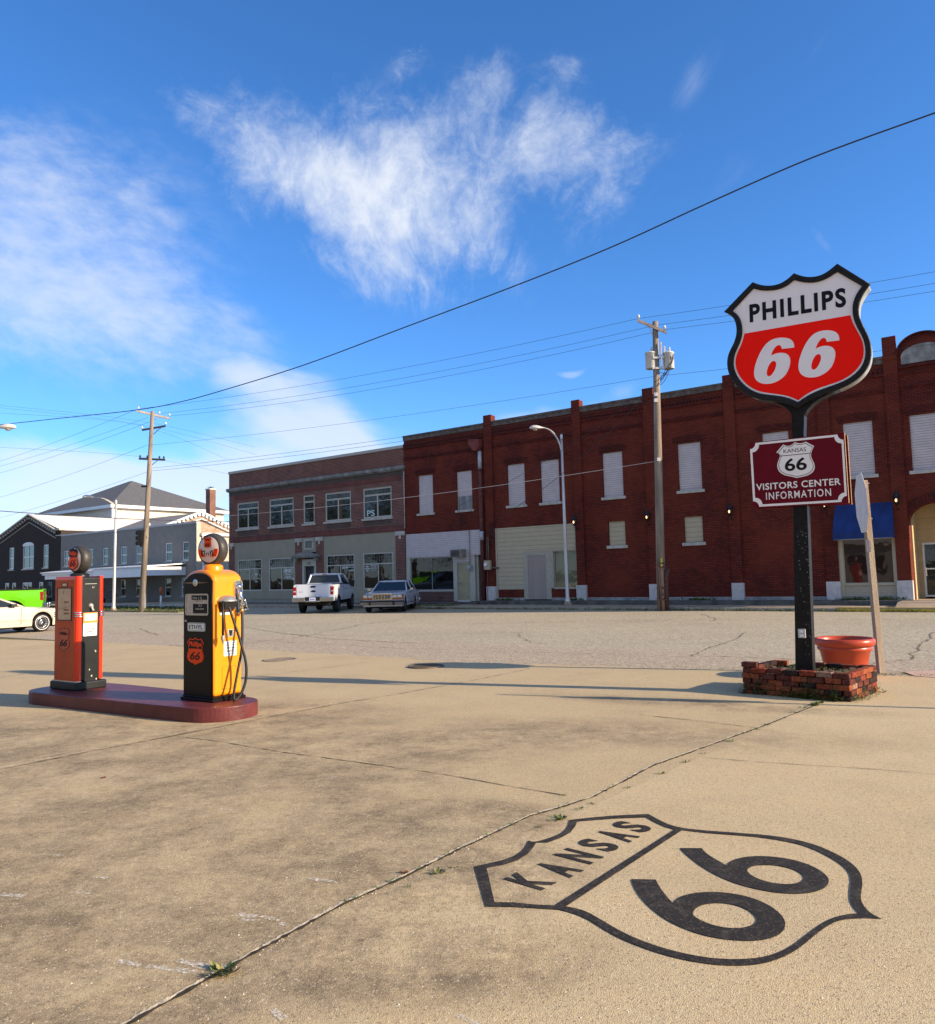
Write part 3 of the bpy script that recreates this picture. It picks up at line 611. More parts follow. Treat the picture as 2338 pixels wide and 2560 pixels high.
# ------------------------------------------------------------ weeds
M_leaf = mat('weed_leaf', (0.075, 0.12, 0.025), 0.75, var=0.5, scale=30)
M_leafdry = mat('dry_weed', (0.22, 0.19, 0.07), 0.8, var=0.5, scale=30)
def tuft(mb, p, r, h, n, flat=0.5):
    for _ in range(n):
        a = random.uniform(0, 2*pi); d = random.uniform(0, r); c = Vector((p[0]+d*cos(a), p[1]+d*sin(a), p[2]))
        l = random.uniform(.4, 1)*h; t = Vector((cos(a)*flat, sin(a)*flat, random.uniform(.5, 1))).normalized()*l; s = Vector((-sin(a), cos(a), 0))*l*0.22
        m_ = c + t*0.55
        mb.face((c, m_+s, c+t, m_-s), random.choice((0, 0, 0, 0, 0, 1)))
b = MB()
for (px, py), n, h in (((555, 2430), 60, .055), ((1095, 2183), 30, .035), ((1135, 2170), 14, .02), ((1400, 2048), 45, .04), ((1385, 2052), 20, .03), ((1350, 2068), 14, .02), ((1450, 2023), 14, .03), ((1482, 2010), 12, .025), ((1570, 1971), 12, .025), ((1655, 1935), 22, .03), ((1715, 1906), 20, .03), ((1760, 1884), 12, .025), ((1828, 1854), 22, .03),
                      ((1890, 1824), 20, .03), ((1920, 1812), 24, .035), ((1985, 1782), 22, .03), ((2010, 1771), 20, .04), ((2035, 1764), 70, .06), ((2050, 1758), 50, .05), ((1312, 1969), 8, .02), ((1408, 1989), 14, .02), ((975, 2235), 6, .015), ((1020, 2218), 10, .02)):
    q = gnd(px, py); tuft(b, q, h*1.0, h*0.95, n, 1.0)
for i in range(60):
    k = random.randrange(3, len(main)-1); a, c = main[k], main[k+1]; t = random.random(); tuft(b, a.lerp(c, t), 0.02, 0.025, 4, 1)
tag(b.build('joint_weeds', [M_leaf, M_leafdry], recalc=False), 'small green weeds growing in the diagonal joint of the concrete', 'weeds', kind='stuff')
b = MB()
for i in range(1500):
    u = random.uniform(-27, 3); q = UN(u, -30.74 + random.uniform(-.05, .05), 0)
    if random.random() < 0.35 + 0.6*sin(u*1.7)**2: tuft(b, q, 0.06, random.uniform(.05, .14), 2)
for i in range(260):
    u = random.choice((-6.5, -5.4, -18.4, -22.4, -12.5)) + random.gauss(0, .35); tuft(b, UN(u, -33.1+random.uniform(-.08, .08), 0.315), 0.06, random.uniform(.08, .2), 3)
for i in range(500):
    u = random.uniform(-28, -24); tuft(b, UN(u, -31.3+random.gauss(0, .25), 0.13), 0.06, random.uniform(.05, .12), 2)
tag(b.build('kerb_grass', [M_leaf, M_leafdry], recalc=False), 'ragged grass growing along the far kerb and wall foot', 'grass', kind='stuff')
b = MB()
for i in range(9000):
    q = UN(random.uniform(-62, -38.7), random.uniform(-30.1, -25.5), 0.05); tuft(b, q, 0.05, random.uniform(.06, .16), 1)
tag(b.build('verge_grass', [mat('verge_leaf', (0.06, 0.085, 0.02), 0.8, var=0.5), M_leafdry], recalc=False), 'short grass of the verge around the left utility pole', 'grass', kind='stuff')
b = MB()
for i in range(1800):
    a = random.uniform(0, 1); k = random.randrange(4, len(edge)-2); (ax, ay), (cx_, cy_) = edge[k], edge[k+1]
    if k < 7 and random.random() < .9: continue
    tuft(b, (ax+(cx_-ax)*a+random.gauss(.1, .12), ay+(cy_-ay)*a+random.gauss(.1, .12), 0), 0.05, random.uniform(.015, .04), 2, 1)
tag(b.build('edge_weeds', [M_leaf, M_leafdry], recalc=False), 'sparse low weeds along the asphalt edge behind the sign', 'weeds', kind='stuff')
# ------------------------------------------------------------ buildings
BC = -33.3                                            # plane of the red frontages
def broot(name, u0, n0, label, cat): return empty(name, UN(u0, n0, 0), TH, label, cat)
def wallh(mb, x0, x1, z0, z1, holes=(), y=0.0, dep=0.14, mi=0, rmi=None):
    """a wall facing -y with rectangular openings and their reveals"""
    xs = sorted({x0, x1} | {h[0] for h in holes} | {h[1] for h in holes}); zs = sorted({z0, z1} | {h[2] for h in holes} | {h[3] for h in holes})
    xs = [x for x in xs if x0 <= x <= x1]; zs = [z for z in zs if z0 <= z <= z1]
    for a, c in zip(xs, xs[1:]):
        for d, e in zip(zs, zs[1:]):
            mx, mz = (a+c)/2, (d+e)/2
            if any(h[0] < mx < h[1] and h[2] < mz < h[3] for h in holes): continue
            mb.face([(a, y, d), (c, y, d), (c, y, e), (a, y, e)], mi)
    r = mi if rmi is None else rmi
    for h in holes:
        a, c, d, e = h[:4]
        for q in ([(a, y, d), (a, y, e), (a, y+dep, e), (a, y+dep, d)], [(c, y, d), (c, y+dep, d), (c, y+dep, e), (c, y, e)],
                  [(a, y, e), (c, y, e), (c, y+dep, e), (a, y+dep, e)], [(a, y, d), (a, y+dep, d), (c, y+dep, d), (c, y, d)]):
            mb.face(q, r)
M_sill = mat('limestone', (0.42, 0.40, 0.36), 0.9, var=0.18, scale=4, dirt=0.5, dcol=(0.12, 0.11, 0.09))
M_frameA = mat('tan_frame', (0.40, 0.39, 0.33), 0.5, var=0.06)
M_white = mat('white_frame', (0.68, 0.70, 0.70), 0.45, var=0.05)
M_glass = glass()
M_glassb = glass('dark_shop_glass', (0.006, 0.006, 0.006), 0.02)
M_alu = stripes('lilac_siding', (0.52, 0.47, 0.485), (0.15, 0.13, 0.135), 0.097, 0.24, 0.5, var=.05, dirt=.5)
M_beige = stripes('beige_siding', (0.44, 0.385, 0.27), (0.09, 0.07, 0.045), 0.215, 0.10, 0.7, var=.04)
M_redbrick = brick('dark_red_brick', (0.185, 0.031, 0.020), (0.100, 0.018, 0.014), (0.030, 0.010, 0.009), (0.185, 0.040, 0.019), 0.45, ms=0.013, damt=0.6, dark=(0.045, 0.012, 0.010))
M_redbrick2 = None and brick('arch_brick', (0.13, 0.026, 0.020), (0.085, 0.018, 0.015), (0.03, 0.012, 0.012), None, bw=0.36, bh=0.095, ms=0.016, soldier=True, damt=0.4, dark=(0.03, 0.01, 0.01))
M_cornice = brick('corbel_brick', (0.145, 0.024, 0.017), (0.08, 0.015, 0.012), (0.03, 0.012, 0.010), None, bh=0.07, damt=0.6, dark=(0.025, 0.012, 0.012))
M_coping = mat('dark_coping', (0.10, 0.08, 0.07), 0.9, var=0.4, scale=5, dirt=0.5, dcol=(0.3, 0.28, 0.25))
M_abrick = brick('brown_brick', (0.18, 0.055, 0.042), (0.085, 0.030, 0.028), (0.40, 0.30, 0.25), (0.14, 0.06, 0.045), 0.4, bw=0.23, bh=0.083, ms=0.010, damt=0.45, dark=(0.035, 0.028, 0.026))
M_abrickd = brick('sooty_brick', (0.10, 0.045, 0.038), (0.05, 0.03, 0.028), (0.22, 0.19, 0.165), (0.08, 0.07, 0.06), 0.6, bw=0.23, bh=0.083, ms=0.012, damt=0.7, dark=(0.03, 0.028, 0.026))
M_asold = brick('soldier_brick', (0.19, 0.045, 0.036), (0.12, 0.034, 0.03), (0.20, 0.14, 0.12), None, bw=0.36, bh=0.085, ms=0.012, soldier=True)
M_stucco = mat('grey_stucco', (0.285, 0.265, 0.205), 0.9, var=0.07, scale=1.5, bump=0.5, bscale=40, dirt=0.15, dcol=(0.2, 0.2, 0.17))
M_whiteb = mat('white_stone_base', (0.50, 0.48, 0.47), 0.85, var=0.12, scale=5, dirt=0.6, dcol=(0.25, 0.22, 0.2))
M_dark = mat('black_metal', (0.012, 0.012, 0.012), 0.45)
M_roof = mat('flat_roof', (0.2, 0.19, 0.18), 0.9)
M_found = mat('grey_foundation', (0.26, 0.27, 0.27), 0.9, var=0.3, scale=4, dirt=0.6, dcol=(0.06, 0.06, 0.055))

def shell(root, x0, x1, ztop, zroof, depth, m, left=True, right=True, name='shell_wall'):
    b = MB()
    if left: b.face([(x0, depth, -0.3), (x0, 0.001, -0.3), (x0, 0.001, ztop), (x0, depth, ztop)])
    if right: b.face([(x1, 0.001, -0.3), (x1, depth, -0.3), (x1, depth, ztop), (x1, 0.001, ztop)])
    b.face([(x1, depth, -0.3), (x0, depth, -0.3), (x0, depth, ztop), (x1, depth, ztop)])
    b.box(x0+0.05, x1-0.05, 0.3, 0.33, zroof, ztop-0.05)
    b.build(name, m, root, recalc=False)
    b = MB(); b.face([(x0+.02, 0.32, zroof), (x1-.02, 0.32, zroof), (x1-.02, depth, zroof-0.3), (x0+.02, depth, zroof-0.3)]); b.build('roof', M_roof, root, recalc=False)
def boarded(root, x0, x1, z0, z1, m=None, arch=True, part=None, sh=0.12):
    b = MB(); b.box(x0, x1, 0.07, 0.12, z0, z1); w = b.build('window', m or M_alu, root)
    b = MB(); b.box(x0-0.11, x1+0.11, -0.06, 0.06, z0-sh, z0-0.003); b.build('sill', M_sill, w, bevel=0.01)
    if arch:
        b = MB(); n = 16; r = 0.16; P = []
        for i in range(n):
            a, c = x0-0.13+(x1-x0+0.26)*i/n, x0-0.13+(x1-x0+0.26)*(i+1)/n
            def cz(x): t = (x-(x0+x1)/2)/((x1-x0)/2+0.13); return z1+0.02+0.07*(1-t*t)
            b.face([(a+.01, -0.025, cz(a)-.02), (c-.008, -0.025, cz(c)-.02), (c+(c-(x0+x1)/2)*.18-.008, -0.025, cz(c)+.25), (a+(a-(x0+x1)/2)*.18+.01, -0.025, cz(a)+.25)])
        b.build('arch', M_cornice, w, recalc=False)
    if part:   # lower part is weathered plywood
        b = MB(); b.box(x0+0.06, x1-0.02, 0.045, 0.069, z0, part); b.build('plywood_board', mat('grey_plywood', (0.20, 0.21, 0.22), 0.9, var=0.35, scale=8, streak=True), w)
    return w
def glazed(root, x0, x1, z0, z1, fm, transom=0.0, mull=1, fw=0.06, sill=None, grid=(0, 0), y=0.05, gm=None, mid=False, name='window'):
    b = MB(); d0, d1 = y-0.02, y+0.05
    b.box(x0, x0+fw, d0, d1, z0, z1); b.box(x1-fw, x1, d0, d1, z0, z1); b.box(x0+fw, x1-fw, d0, d1, z0, z0+fw); b.box(x0+fw, x1-fw, d0, d1, z1-fw, z1)
    zt = z1-transom if transom else z1-fw
    if transom: b.box(x0+fw, x1-fw, d0, d1, zt-fw/2, zt+fw/2)
    top = zt-fw/2 if transom else zt
    for k in range(1, mull+1):
        if mull > 0:
            xm = x0+(x1-x0)*k/(mull+1); b.box(xm-fw*.45, xm+fw*.45, d0+.003, d1-.002, z0+fw, top)
    if mid: zm = z0+(z1-z0)*0.5; b.box(x0+fw, x1-fw, d0+.01, d1-.004, zm-fw/2, zm+fw/2)
    f = b.build(name, fm, root)
    b = MB(); b.face([(x0+.01, y+.02, z0+.01), (x1-.01, y+.02, z0+.01), (x1-.01, y+.02, z1-.01), (x0+.01, y+.02, z1-.01)]); b.build('pane', gm or M_glass, f, recalc=False)
    if grid[0]:
        b = MB()
        for i in range(1, grid[0]):
            xx = x0+fw+(x1-x0-2*fw)*i/grid[0]; b.box(xx-.008, xx+.008, y+.004, y+.018, zt+fw/2, z1-fw)
        for j in range(1, grid[1]):
            zz = zt+fw/2+(z1-fw-zt-fw/2)*j/grid[1]; b.box(x0+fw, x1-fw, y+.006, y+.016, zz-.008, zz+.008)
        b.build('leaded_bars', mat('lead', (0.16, 0.17, 0.15), 0.5), f)
    if sill:
        b = MB(); b.box(x0-0.12, x1+0.1, -0.07, 0.04, z0-sill, z0-0.004); b.build('sill', M_sill, f, bevel=0.01)
    return f

# ---- A: brown brick office building with stucco ground floor
def building_a():
    u0 = -44.75; R = broot('office_building', u0, BC, 'two-storey brown brick office building with grey stucco ground floor and tan windows', 'building')
    X = lambda u: u-u0
    x1 = X(-29.06)
    ups = [(-43.88, -41.67, 5.05, 6.79), (-40.60, -38.27, 5.03, 6.79), (-37.37, -36.36, 5.03, 6.79), (-35.42, -33.24, 5.04, 6.77), (-32.25, -30.02, 5.02, 6.77)]
    b = MB(); holes = [(X(a), X(c), d, e) for a, c, d, e in ups]
    wallh(b, 0, x1, 4.56, 8.82, holes, dep=0.1); b.build('wall', M_abrick, R, recalc=False)
    b = MB()
    for zz0, zz1, mm in ((4.17, 4.50, 0), (7.02, 7.30, 0)): b.box(0 if zz0 < 5 else 0.55, x1 if zz0 < 5 else x1-0.25, -0.02, 0.05, zz0, zz1)
    b.build('soldier_course', M_asold, R)
    b = MB(); wallh(b, 0, x1, 4.50, 4.56); b.box(0.0, x1, -0.012, 0.03, 7.32, 7.62); b.build('sooty_band', M_abrickd, R, recalc=False)
    for (a, c, d, e), amt in zip(ups, (1, 1, 0, 1, 1)):
        if amt: b = MB(); b.box(X(a)+.05, X(c)-.05, -0.008, 0.02, 4.62, d-0.14); b.build('soot_patch', M_abrickd, R)
    b = MB(); b.box(-0.14, x1+0.1, -0.16, 0.05, 7.64, 7.83); b.box(-0.08, x1+0.05, -0.10, 0.05, 7.58, 7.64); b.build('stone_cornice', mat('grey_cornice_stone', (0.20, 0.20, 0.19), 0.9, var=0.35, scale=3, dirt=0.6, dcol=(0.05, 0.05, 0.05)), R, bevel=0.02)
    b = MB(); b.box(-0.03, x1, -0.05, 0.3, 8.83, 8.99); b.build('coping', mat('tan_coping', (0.40, 0.38, 0.34), 0.6, var=0.05), R)
    for (a, c, d, e), fm in zip(ups, [M_frameA]*5):
        glazed(R, X(a), X(c), d, e, fm, transom=0.42, mull=(0 if c-a < 1.3 else 1), fw=0.10, sill=0.12, grid=(9 if c-a > 1.3 else 4, 3))
    # ground floor
    g = [(-43.83, -41.41, .97, 3.0), (-40.68, -38.28, .96, 3.0), (-35.37, -33.04, 1.0, 3.01), (-32.33, -30.01, .97, 3.02)]
    b = MB()
    wallh(b, X(-44.2), X(-38.12), 0.28, 4.165, [(X(a), X(c), d, e) for a, c, d, e in g[:2]], y=0.02, dep=0.1)
    b.box(X(-44.2), X(-38.12), -0.01, 0.02, 0.42, 0.45); b.build('stucco_wall', M_stucco, R, recalc=False); b = MB()
    wallh(b, X(-35.62), X(-29.77), 0.28, 4.165, [(X(a), X(c), d, e) for a, c, d, e in g[2:]], y=0.02, dep=0.1)
    b.box(X(-35.62), X(-29.77), -0.01, 0.02, 0.42, 0.45)
    b.build('stucco_wall', M_stucco, R, recalc=False)
    b = MB(); b.box(0, x1, 0.0, 0.1, -0.3, 0.275); b.build('foundation', M_found, R)
    for i, (a, c, d, e) in enumerate(g):
        w = glazed(R, X(a), X(c), d, e, mat('pale_frame', (0.50, 0.49, 0.45), 0.5), transom=0.62, mull=1, fw=0.055, grid=(11, 3), gm=M_glassb, name='shop_window')
        dec = mat('white_vinyl', (0.70, 0.75, 0.75), 0.6)
        def put(mb, s, x, z, ww, hh, bold=0.01): mb.add(text(s, w=ww, h=hh, depth=0.002, bold=bold), FR(X(x), 0.062, z))
        if i == 0:
            mb = MB(); cx_, cz = X(-42.0), 2.02
            for k in range(8):
                a_ = k*pi/4; r0 = 0.22
                mb.face([(cx_, .06, cz), (cx_+.08*cos(a_+.4), .06, cz+.08*sin(a_+.4)), (cx_+r0*cos(a_), .06, cz+r0*sin(a_))])
            for s1 in (-1, 1):
                for s2 in (-1, 1): mb.box(cx_+s1*.21-.03, cx_+s1*.21+.03, .058, .06, cz+s2*.26-.03, cz+s2*.26+.03)
            mb.box(cx_-.17, cx_+.17, .058, .06, 1.52, 1.55); mb.build('window_decal', dec, w, recalc=False)
        if i == 1:
            mb = MB(); E1 = [(0.45*cos(t), .24*sin(t)) for t in [k*pi/20 for k in range(40)]]; E2 = [(x*.93, y*.88) for x, y in E1]
            mb.add(shape([E1, E2], 0.001), FR(X(-38.87), .062, 2.16)); put(mb, 'EXCEL', -38.87, 2.20, .68, .17, .04); put(mb, 'REAL ESTATE', -38.87, 2.06, .5, .06, .02)
            put(mb, 'Realtors', -38.87, 1.82, .5, .14); put(mb, 'MULTIPLE LISTING', -38.87, 1.72, .7, .045); mb.box(X(-38.43), X(-38.33), .03, .06, 1.62, 1.72); mb.build('window_lettering', dec, w, recalc=False)
        if i == 2:
            for a_ in (('Jet & Rae', -33.86, 2.25, .46, .24, .02), ('Second Street', -33.38, 2.36, .5, .07, .02), ('Custom Tees', -33.38, 2.26, .46, .06, .02), ('COLLECT', -33.38, 2.07, .5, .09, .03)):
                mb = MB(); put(mb, *a_); mb.build('window_lettering', dec, w, recalc=False)
        if i == 3:
            mb = MB(); cx_, cz = X(-32.05), 2.2
            mb.box(cx_-.015, cx_+.015, .058, .06, cz-.2, cz+.18); mb.box(cx_-.14, cx_+.14, .058, .06, cz+.05, cz+.08); mb.box(cx_-.1, cx_+.1, .058, .06, cz-.2, cz-.17)
            for s1 in (-1, 1): mb.add(shape([[(0.07*cos(t), -.05+.06*sin(t)) for t in [pi+k*pi/8 for k in range(9)]]], .001), FR(cx_+s1*.12, .06, cz+.02))
            put(mb, 'Robert E. Myers', -31.55, 2.31, .5, .07, .02); put(mb, 'Attorney at Law', -31.55, 2.22, .42, .05, .02); put(mb, '(620) 783-1066', -31.55, 2.13, .46, .05, .02); put(mb, 'by appointment', -31.55, 2.04, .46, .04, .01); mb.build('window_lettering', dec, w, recalc=False)
        if i < 0: pass
    # 'PS' lettering in the upper right window
    mb = MB(); mb.add(text('PS', w=.62, h=.34, depth=.002, bold=.02), FR(X(-31.7), .062, 5.33)); mb.build('window_lettering', mat('pale_vinyl', (0.45, 0.6, 0.62), .6), R, recalc=False)
    # brick piers with stone caps, doorway with pediment
    for a, c in ((-44.75, -44.2), (-29.77, -29.06), (-38.12, -37.5), (-36.25, -35.62)):
        b = MB(); b.box(X(a), X(c), -0.03, 0.2, 0.28, 3.95); p = b.build('brick_pier', M_abrick, R)
        b = MB(); b.box(X(a)-.0, X(c)+.0, -0.06, 0.2, 3.93, 4.16); m_ = X((a+c)/2); b.box(m_-.07, m_+.07, -0.06, 0.0, 3.72, 3.93); b.build('stone_cap', M_sill, p)
    b = MB(); b.box(X(-37.5), X(-36.25), -0.015, 0.15, 3.27, 4.165); b.build('stone_panel', M_stucco, R)
    b = MB(); b.box(X(-37.28), X(-36.45), -0.05, 0.0, 3.42, 4.08); b.box(X(-37.22), X(-36.51), -0.06, -0.04, 3.48, 4.02)
    pw = b.build('crest_frame', M_sill, R)
    b = MB(); b.face([(X(-37.17), -.065, 3.53), (X(-36.56), -.065, 3.53), (X(-36.56), -.065, 3.97), (X(-37.17), -.065, 3.97)]); b.build('crest_panel', mat('carved_panel', (0.13, 0.15, 0.12), .7, var=.8, scale=18), pw, recalc=False)
    b = MB(); b.prism([(X(-38.17), 3.0), (X(-35.78), 3.0), (X(-36.05), 3.10), (X(-36.95), 3.33), (X(-37.9), 3.10)], -0.42, 0.0)
    b.box(X(-38.1), X(-35.85), -0.36, 0.0, 2.92, 3.0)
    for s_ in (-37.85, -36.1): b.prism([(X(s_)-.12, 2.92), (X(s_)+.12, 2.92), (X(s_)+.08, 2.72), (X(s_)-.08, 2.72)], -.25, -.03)
    b.build('door_pediment', mat('grey_pediment_stone', (0.22, 0.22, 0.21), .9, var=.3, dirt=.5), R, bevel=.01)
    b = MB(); b.box(X(-37.5), X(-37.32), -0.02, .2, .28, 2.85); b.box(X(-36.43), X(-36.25), -0.02, .2, .28, 2.85); b.box(X(-37.32), X(-36.43), -0.02, .2, 2.42, 2.85)
    dfr = b.build('door_surround', M_frameA, R)
    mb = MB(); mb.add(text('127', w=.3, h=.14, depth=.004, bold=.02), FR(X(-36.87), -.024, 2.58)); mb.build('house_number', M_dark, dfr, recalc=False)
    b = MB(); b.box(X(-37.32), X(-36.43), .13, .18, .28, 2.42); d = b.build('door', mat('dark_door', (0.014, 0.013, 0.015), .5), R)
    b = MB()
    for k in range(2): b.box(X(-37.22)+k*.4, X(-36.9)+k*.4, .115, .13, 1.2, 2.2)
    b.build('door_panel', mat('dark_panel', (0.02, 0.02, 0.022), .4), d)
    shell(R, 0, x1, 8.85, 7.9, 22, M_abrick)
    b = MB(); b.tube([(x1+.03, -.05, 7.5), (x1+.03, -.05, 4.3)], .03, 6); b.build('conduit', M_sill, R)
building_a()

# ---- B: dark red storefront with lilac siding
def cornice_bands(R, x0, x1, zt):
    for z0, z1, d, m in ((zt-.05, zt+.04, .10, M_coping), (zt-.24, zt-.05, .07, M_coping), (zt-.52, zt-.40, .05, M_cornice), (zt-.70, zt-.60, .07, M_cornice), (zt-1.26, zt-1.17, .05, M_cornice), (zt-1.34, zt-1.28, .03, M_cornice)):
        b = MB(); b.box(x0, x1, -d, .02, z0, z1); b.build('brick_band' if m is M_cornice else 'coping', m, R)
    b = MB(); n = int((x1-x0)/.15)
    for i in range(n): b.box(x0+i*(x1-x0)/n, x0+(i+.5)*(x1-x0)/n, -.055, .0, zt-.60, zt-.52)
    b.build('dentil_course', M_cornice, R)
def building_b():
    u0 = -29.04; R = broot('storefront_building', u0, BC, 'narrow dark red brick storefront with lilac siding over a black shop window', 'building')
    X = lambda u: u-u0; x1 = X(-23.52)
    ws = [(-28.04, -27.01, 5.05, 7.14), (-25.38, -24.38, 5.05, 7.1)]
    b = MB(); wallh(b, 0, x1, 3.94, 9.42, [(X(a), X(c), d, e) for a, c, d, e in ws]); b.build('wall', M_redbrick, R, recalc=False)
    for i, (a, c, d, e) in enumerate(ws): boarded(R, X(a), X(c), d, e, part=5.78 if i else None)
    cornice_bands(R, 0, x1, 9.43)
    # ground floor
    b = MB(); b.box(X(-28.92), X(-23.75), -.06, .05, 2.66, 3.95); b.box(X(-25.5), X(-24.5), -.055, .05, 2.32, 2.66); b.build('siding_panel', M_alu, R)
    b = MB(); b.box(X(-29.0), X(-28.93), -.02, .1, .3, 3.93); b.box(X(-28.93), X(-28.72), -.02, .1, .8, 2.655); b.box(X(-25.72), X(-25.47), -.03, .1, .27, 2.655); b.box(X(-28.72), X(-25.72), -.025, .1, 2.61, 2.655); b.box(X(-28.72), X(-25.72), -.045, .1, .79, .87)
    b.box(X(-24.64), X(-24.3), -.03, .15, .27, 2.655); b.box(X(-25.47), X(-24.64), -.03, .1, 2.24, 2.315); b.box(X(-24.3), X(-24.16), .1, .5, .27, 2.655); b.build('storefront_trim', M_frameA, R)
    w = glazed(R, X(-28.71), X(-25.73), .88, 2.60, mat('thin_silver_frame', (.3, .3, .28), .4), mull=1, fw=.025, gm=glass('black_shop_glass', (.003, .003, .003)), name='shop_window')
    b = MB(); b.box(X(-28.93), X(-25.72), -.04, .1, .24, .785); b.build('brick_bulkhead', brick('bulkhead_brick', (.13, .04, .034), (.09, .03, .028), (.24, .18, .16), ms=.012), R)
    b = MB(); b.box(X(-29.0), x1, -.02, .1, -.3, .235); b.build('foundation', M_found, R)
    b = MB(); b.box(X(-25.46), X(-24.65), .02, .06, .34, 2.235); d = b.build('door', mat('rusty_yellow_door', (.34, .30, .19), .6, var=.1, scale=2, dirt=.7, dcol=(.28, .16, .05)), R); tag(d, 'pale yellow door with rust stains')
    b = MB(); b.cyl((X(-25.36), .02, 1.22), (X(-25.36), -.05, 1.22), .03, seg=8); b.box(X(-25.37), X(-25.24), -.06, -.045, 1.2, 1.235); b.build('handle', mat('chrome', (.6, .6, .6), .2, 1), d)
    b = MB(); b.box(X(-25.46), X(-24.65), -.04, .1, .23, .335); b.build('threshold', M_whiteb, R)
    b = MB(); b.box(X(-24.15), X(-23.72), .45, .5, .3, 2.22); d = b.build('door', mat('slate_door', (.060, .062, .072), .5, var=.1), R); tag(d, 'dark slate-grey door in a deep recess')
    b = MB(); b.cyl((X(-24.08), .45, 1.22), (X(-24.08), .38, 1.22), .035, seg=8); b.cyl((X(-24.08), .45, 1.5), (X(-24.08), .41, 1.5), .03, seg=8); b.build('handle', MATS['chrome'], d)
    b = MB(); b.box(X(-24.3), X(-23.7), .46, .55, 2.25, 2.66); b.face([(X(-24.16), .1, 2.655), (X(-23.72), .1, 2.655), (X(-23.72), .5, 2.655), (X(-24.16), .5, 2.655)]); b.build('transom', M_dark, R, recalc=False)
    b = MB(); b.box(X(-23.73), X(-23.52), .0, .5, .2, 3.94); b.build('return_wall', M_redbrick, R)
    # air conditioner, downpipe, conduit, meter
    b = MB(); b.box(X(-25.58), X(-24.83), -.45, .0, 2.58, 2.97); ac = b.build('air_conditioner', mat('ac_case', (.22, .20, .17), .6, var=.2, dirt=.4), R, bevel=.01)
    b = MB()
    for k in range(9): b.box(X(-25.54), X(-24.98), -.465, -.452, 2.61+k*.037, 2.63+k*.037)
    b.build('grille', M_dark, ac)
    b = MB(); b.prism([(X(-24.28), 8.66), (X(-23.62), 8.62), (X(-23.6), 8.25), (X(-23.78), 8.02), (X(-24.0), 8.05), (X(-24.26), 8.38)], -.38, -.06); b.build('rain_head', mat('red_paint_iron', (.16, .035, .03), .7, var=.3, dirt=.4), R)
    b = MB(); b.cyl((X(-23.72), -.15, .32), (X(-23.72), -.15, 8.1), .10, seg=10)
    for zz in (7.0, 5.9, 4.6, 3.9): b.cyl((X(-23.72), -.15, zz), (X(-23.72), -.15, zz+.08), .118, seg=10)
    dp = b.build('downpipe', mat('red_downpipe', (.10, .028, .024), .7, var=.4, scale=4, dirt=.4, dcol=(.2, .1, .1)), R)
    b = MB(); b.cyl((X(-23.72), -.15, 7.05), (X(-23.72), -.15, 8.0), .104, seg=10); b.cyl((X(-23.72), -.15, 3.4), (X(-23.72), -.15, 3.85), .104, seg=10); b.build('pipe_patch', mat('bare_galvanised', (.40, .42, .47), .5, .3, var=.2, dirt=.3, dcol=(.2, .08, .07)), dp)
    b = MB(); b.cyl((X(-24.57), -.1, 2.1), (X(-24.57), -.1, 3.95), .025, seg=8); b.build('conduit', mat('grey_conduit', (.30, .30, .31), .5, .3), R)
    b = MB(); b.box(X(-24.68), X(-24.45), -.17, -.03, 1.84, 2.14); b.cyl((X(-24.565), -.17, 2.0), (X(-24.565), -.27, 2.0), .085, seg=14); b.build('electric_meter', mat('blue_grey_box', (.28, .32, .34), .5), R, bevel=.008)
    b = MB()
    for k in range(5):
        pts = [(X(-25.3+.12*k+.25*sin(t*3+k)), -.08-.03*k, 4.95-.9*t+.12*cos(4*t+k)) for t in [i/10 for i in range(11)]]; b.tube(pts, .008, 4)
    b.tube([(X(-24.38), -.1, 5.0), (X(-24.4), -.1, 4.6), (X(-24.7), -.12, 4.2), (X(-25.0), -.1, 4.35)], .012, 5); b.build('loose_wires', M_dark, R)
    shell(R, 0, x1, 9.4, 8.6, 22, M_redbrick)
building_b()

# ---- C/D: the long dark red brick block
def lantern(R, x, y, z):
    b = MB(); b.tube([(x+.02, 0.0, z-.33), (x+.02, y*.5, z-.37), (x, y, z-.25)], .022, 6); b.cyl((x, 0.0, z-.3), (x, .03, z-.3), .07, seg=10)
    b.lathe([(.0, -.22), (.04, -.2), (.075, -.16), (.085, -.15), (.06, -.14)], (x, y, z), seg=8)
    b.lathe([(.135, .10), (.12, .15), (.06, .24), (.03, .28), (.035, .31), (.0, .36)], (x, y, z), seg=8)
    for k in range(6):
        a = pi/3*k; b.tube([(x+.075*cos(a), y+.075*sin(a), z-.15), (x+.12*cos(a), y+.12*sin(a), z+.11)], .007, 4)
    o = b.build('wall_lantern', M_dark, R)
    b = MB(); b.lathe([(.0, -.14), (.07, -.14), (.112, .10), (.0, .10)], (x, y, z), seg=6); b.build('lantern_glass', glass('lantern_pane', (.03, .03, .03), .1), o)
    b = MB(); b.lathe([(.0, -.09), (.035, -.05), (.04, .0), (.0, .06)], (x, y-.098, z-.02), seg=8); b.build('lamp_bulb', mat('lit_bulb', (1, .7, .4), .3, emit=(1, .5, .22), es=1.2), o)
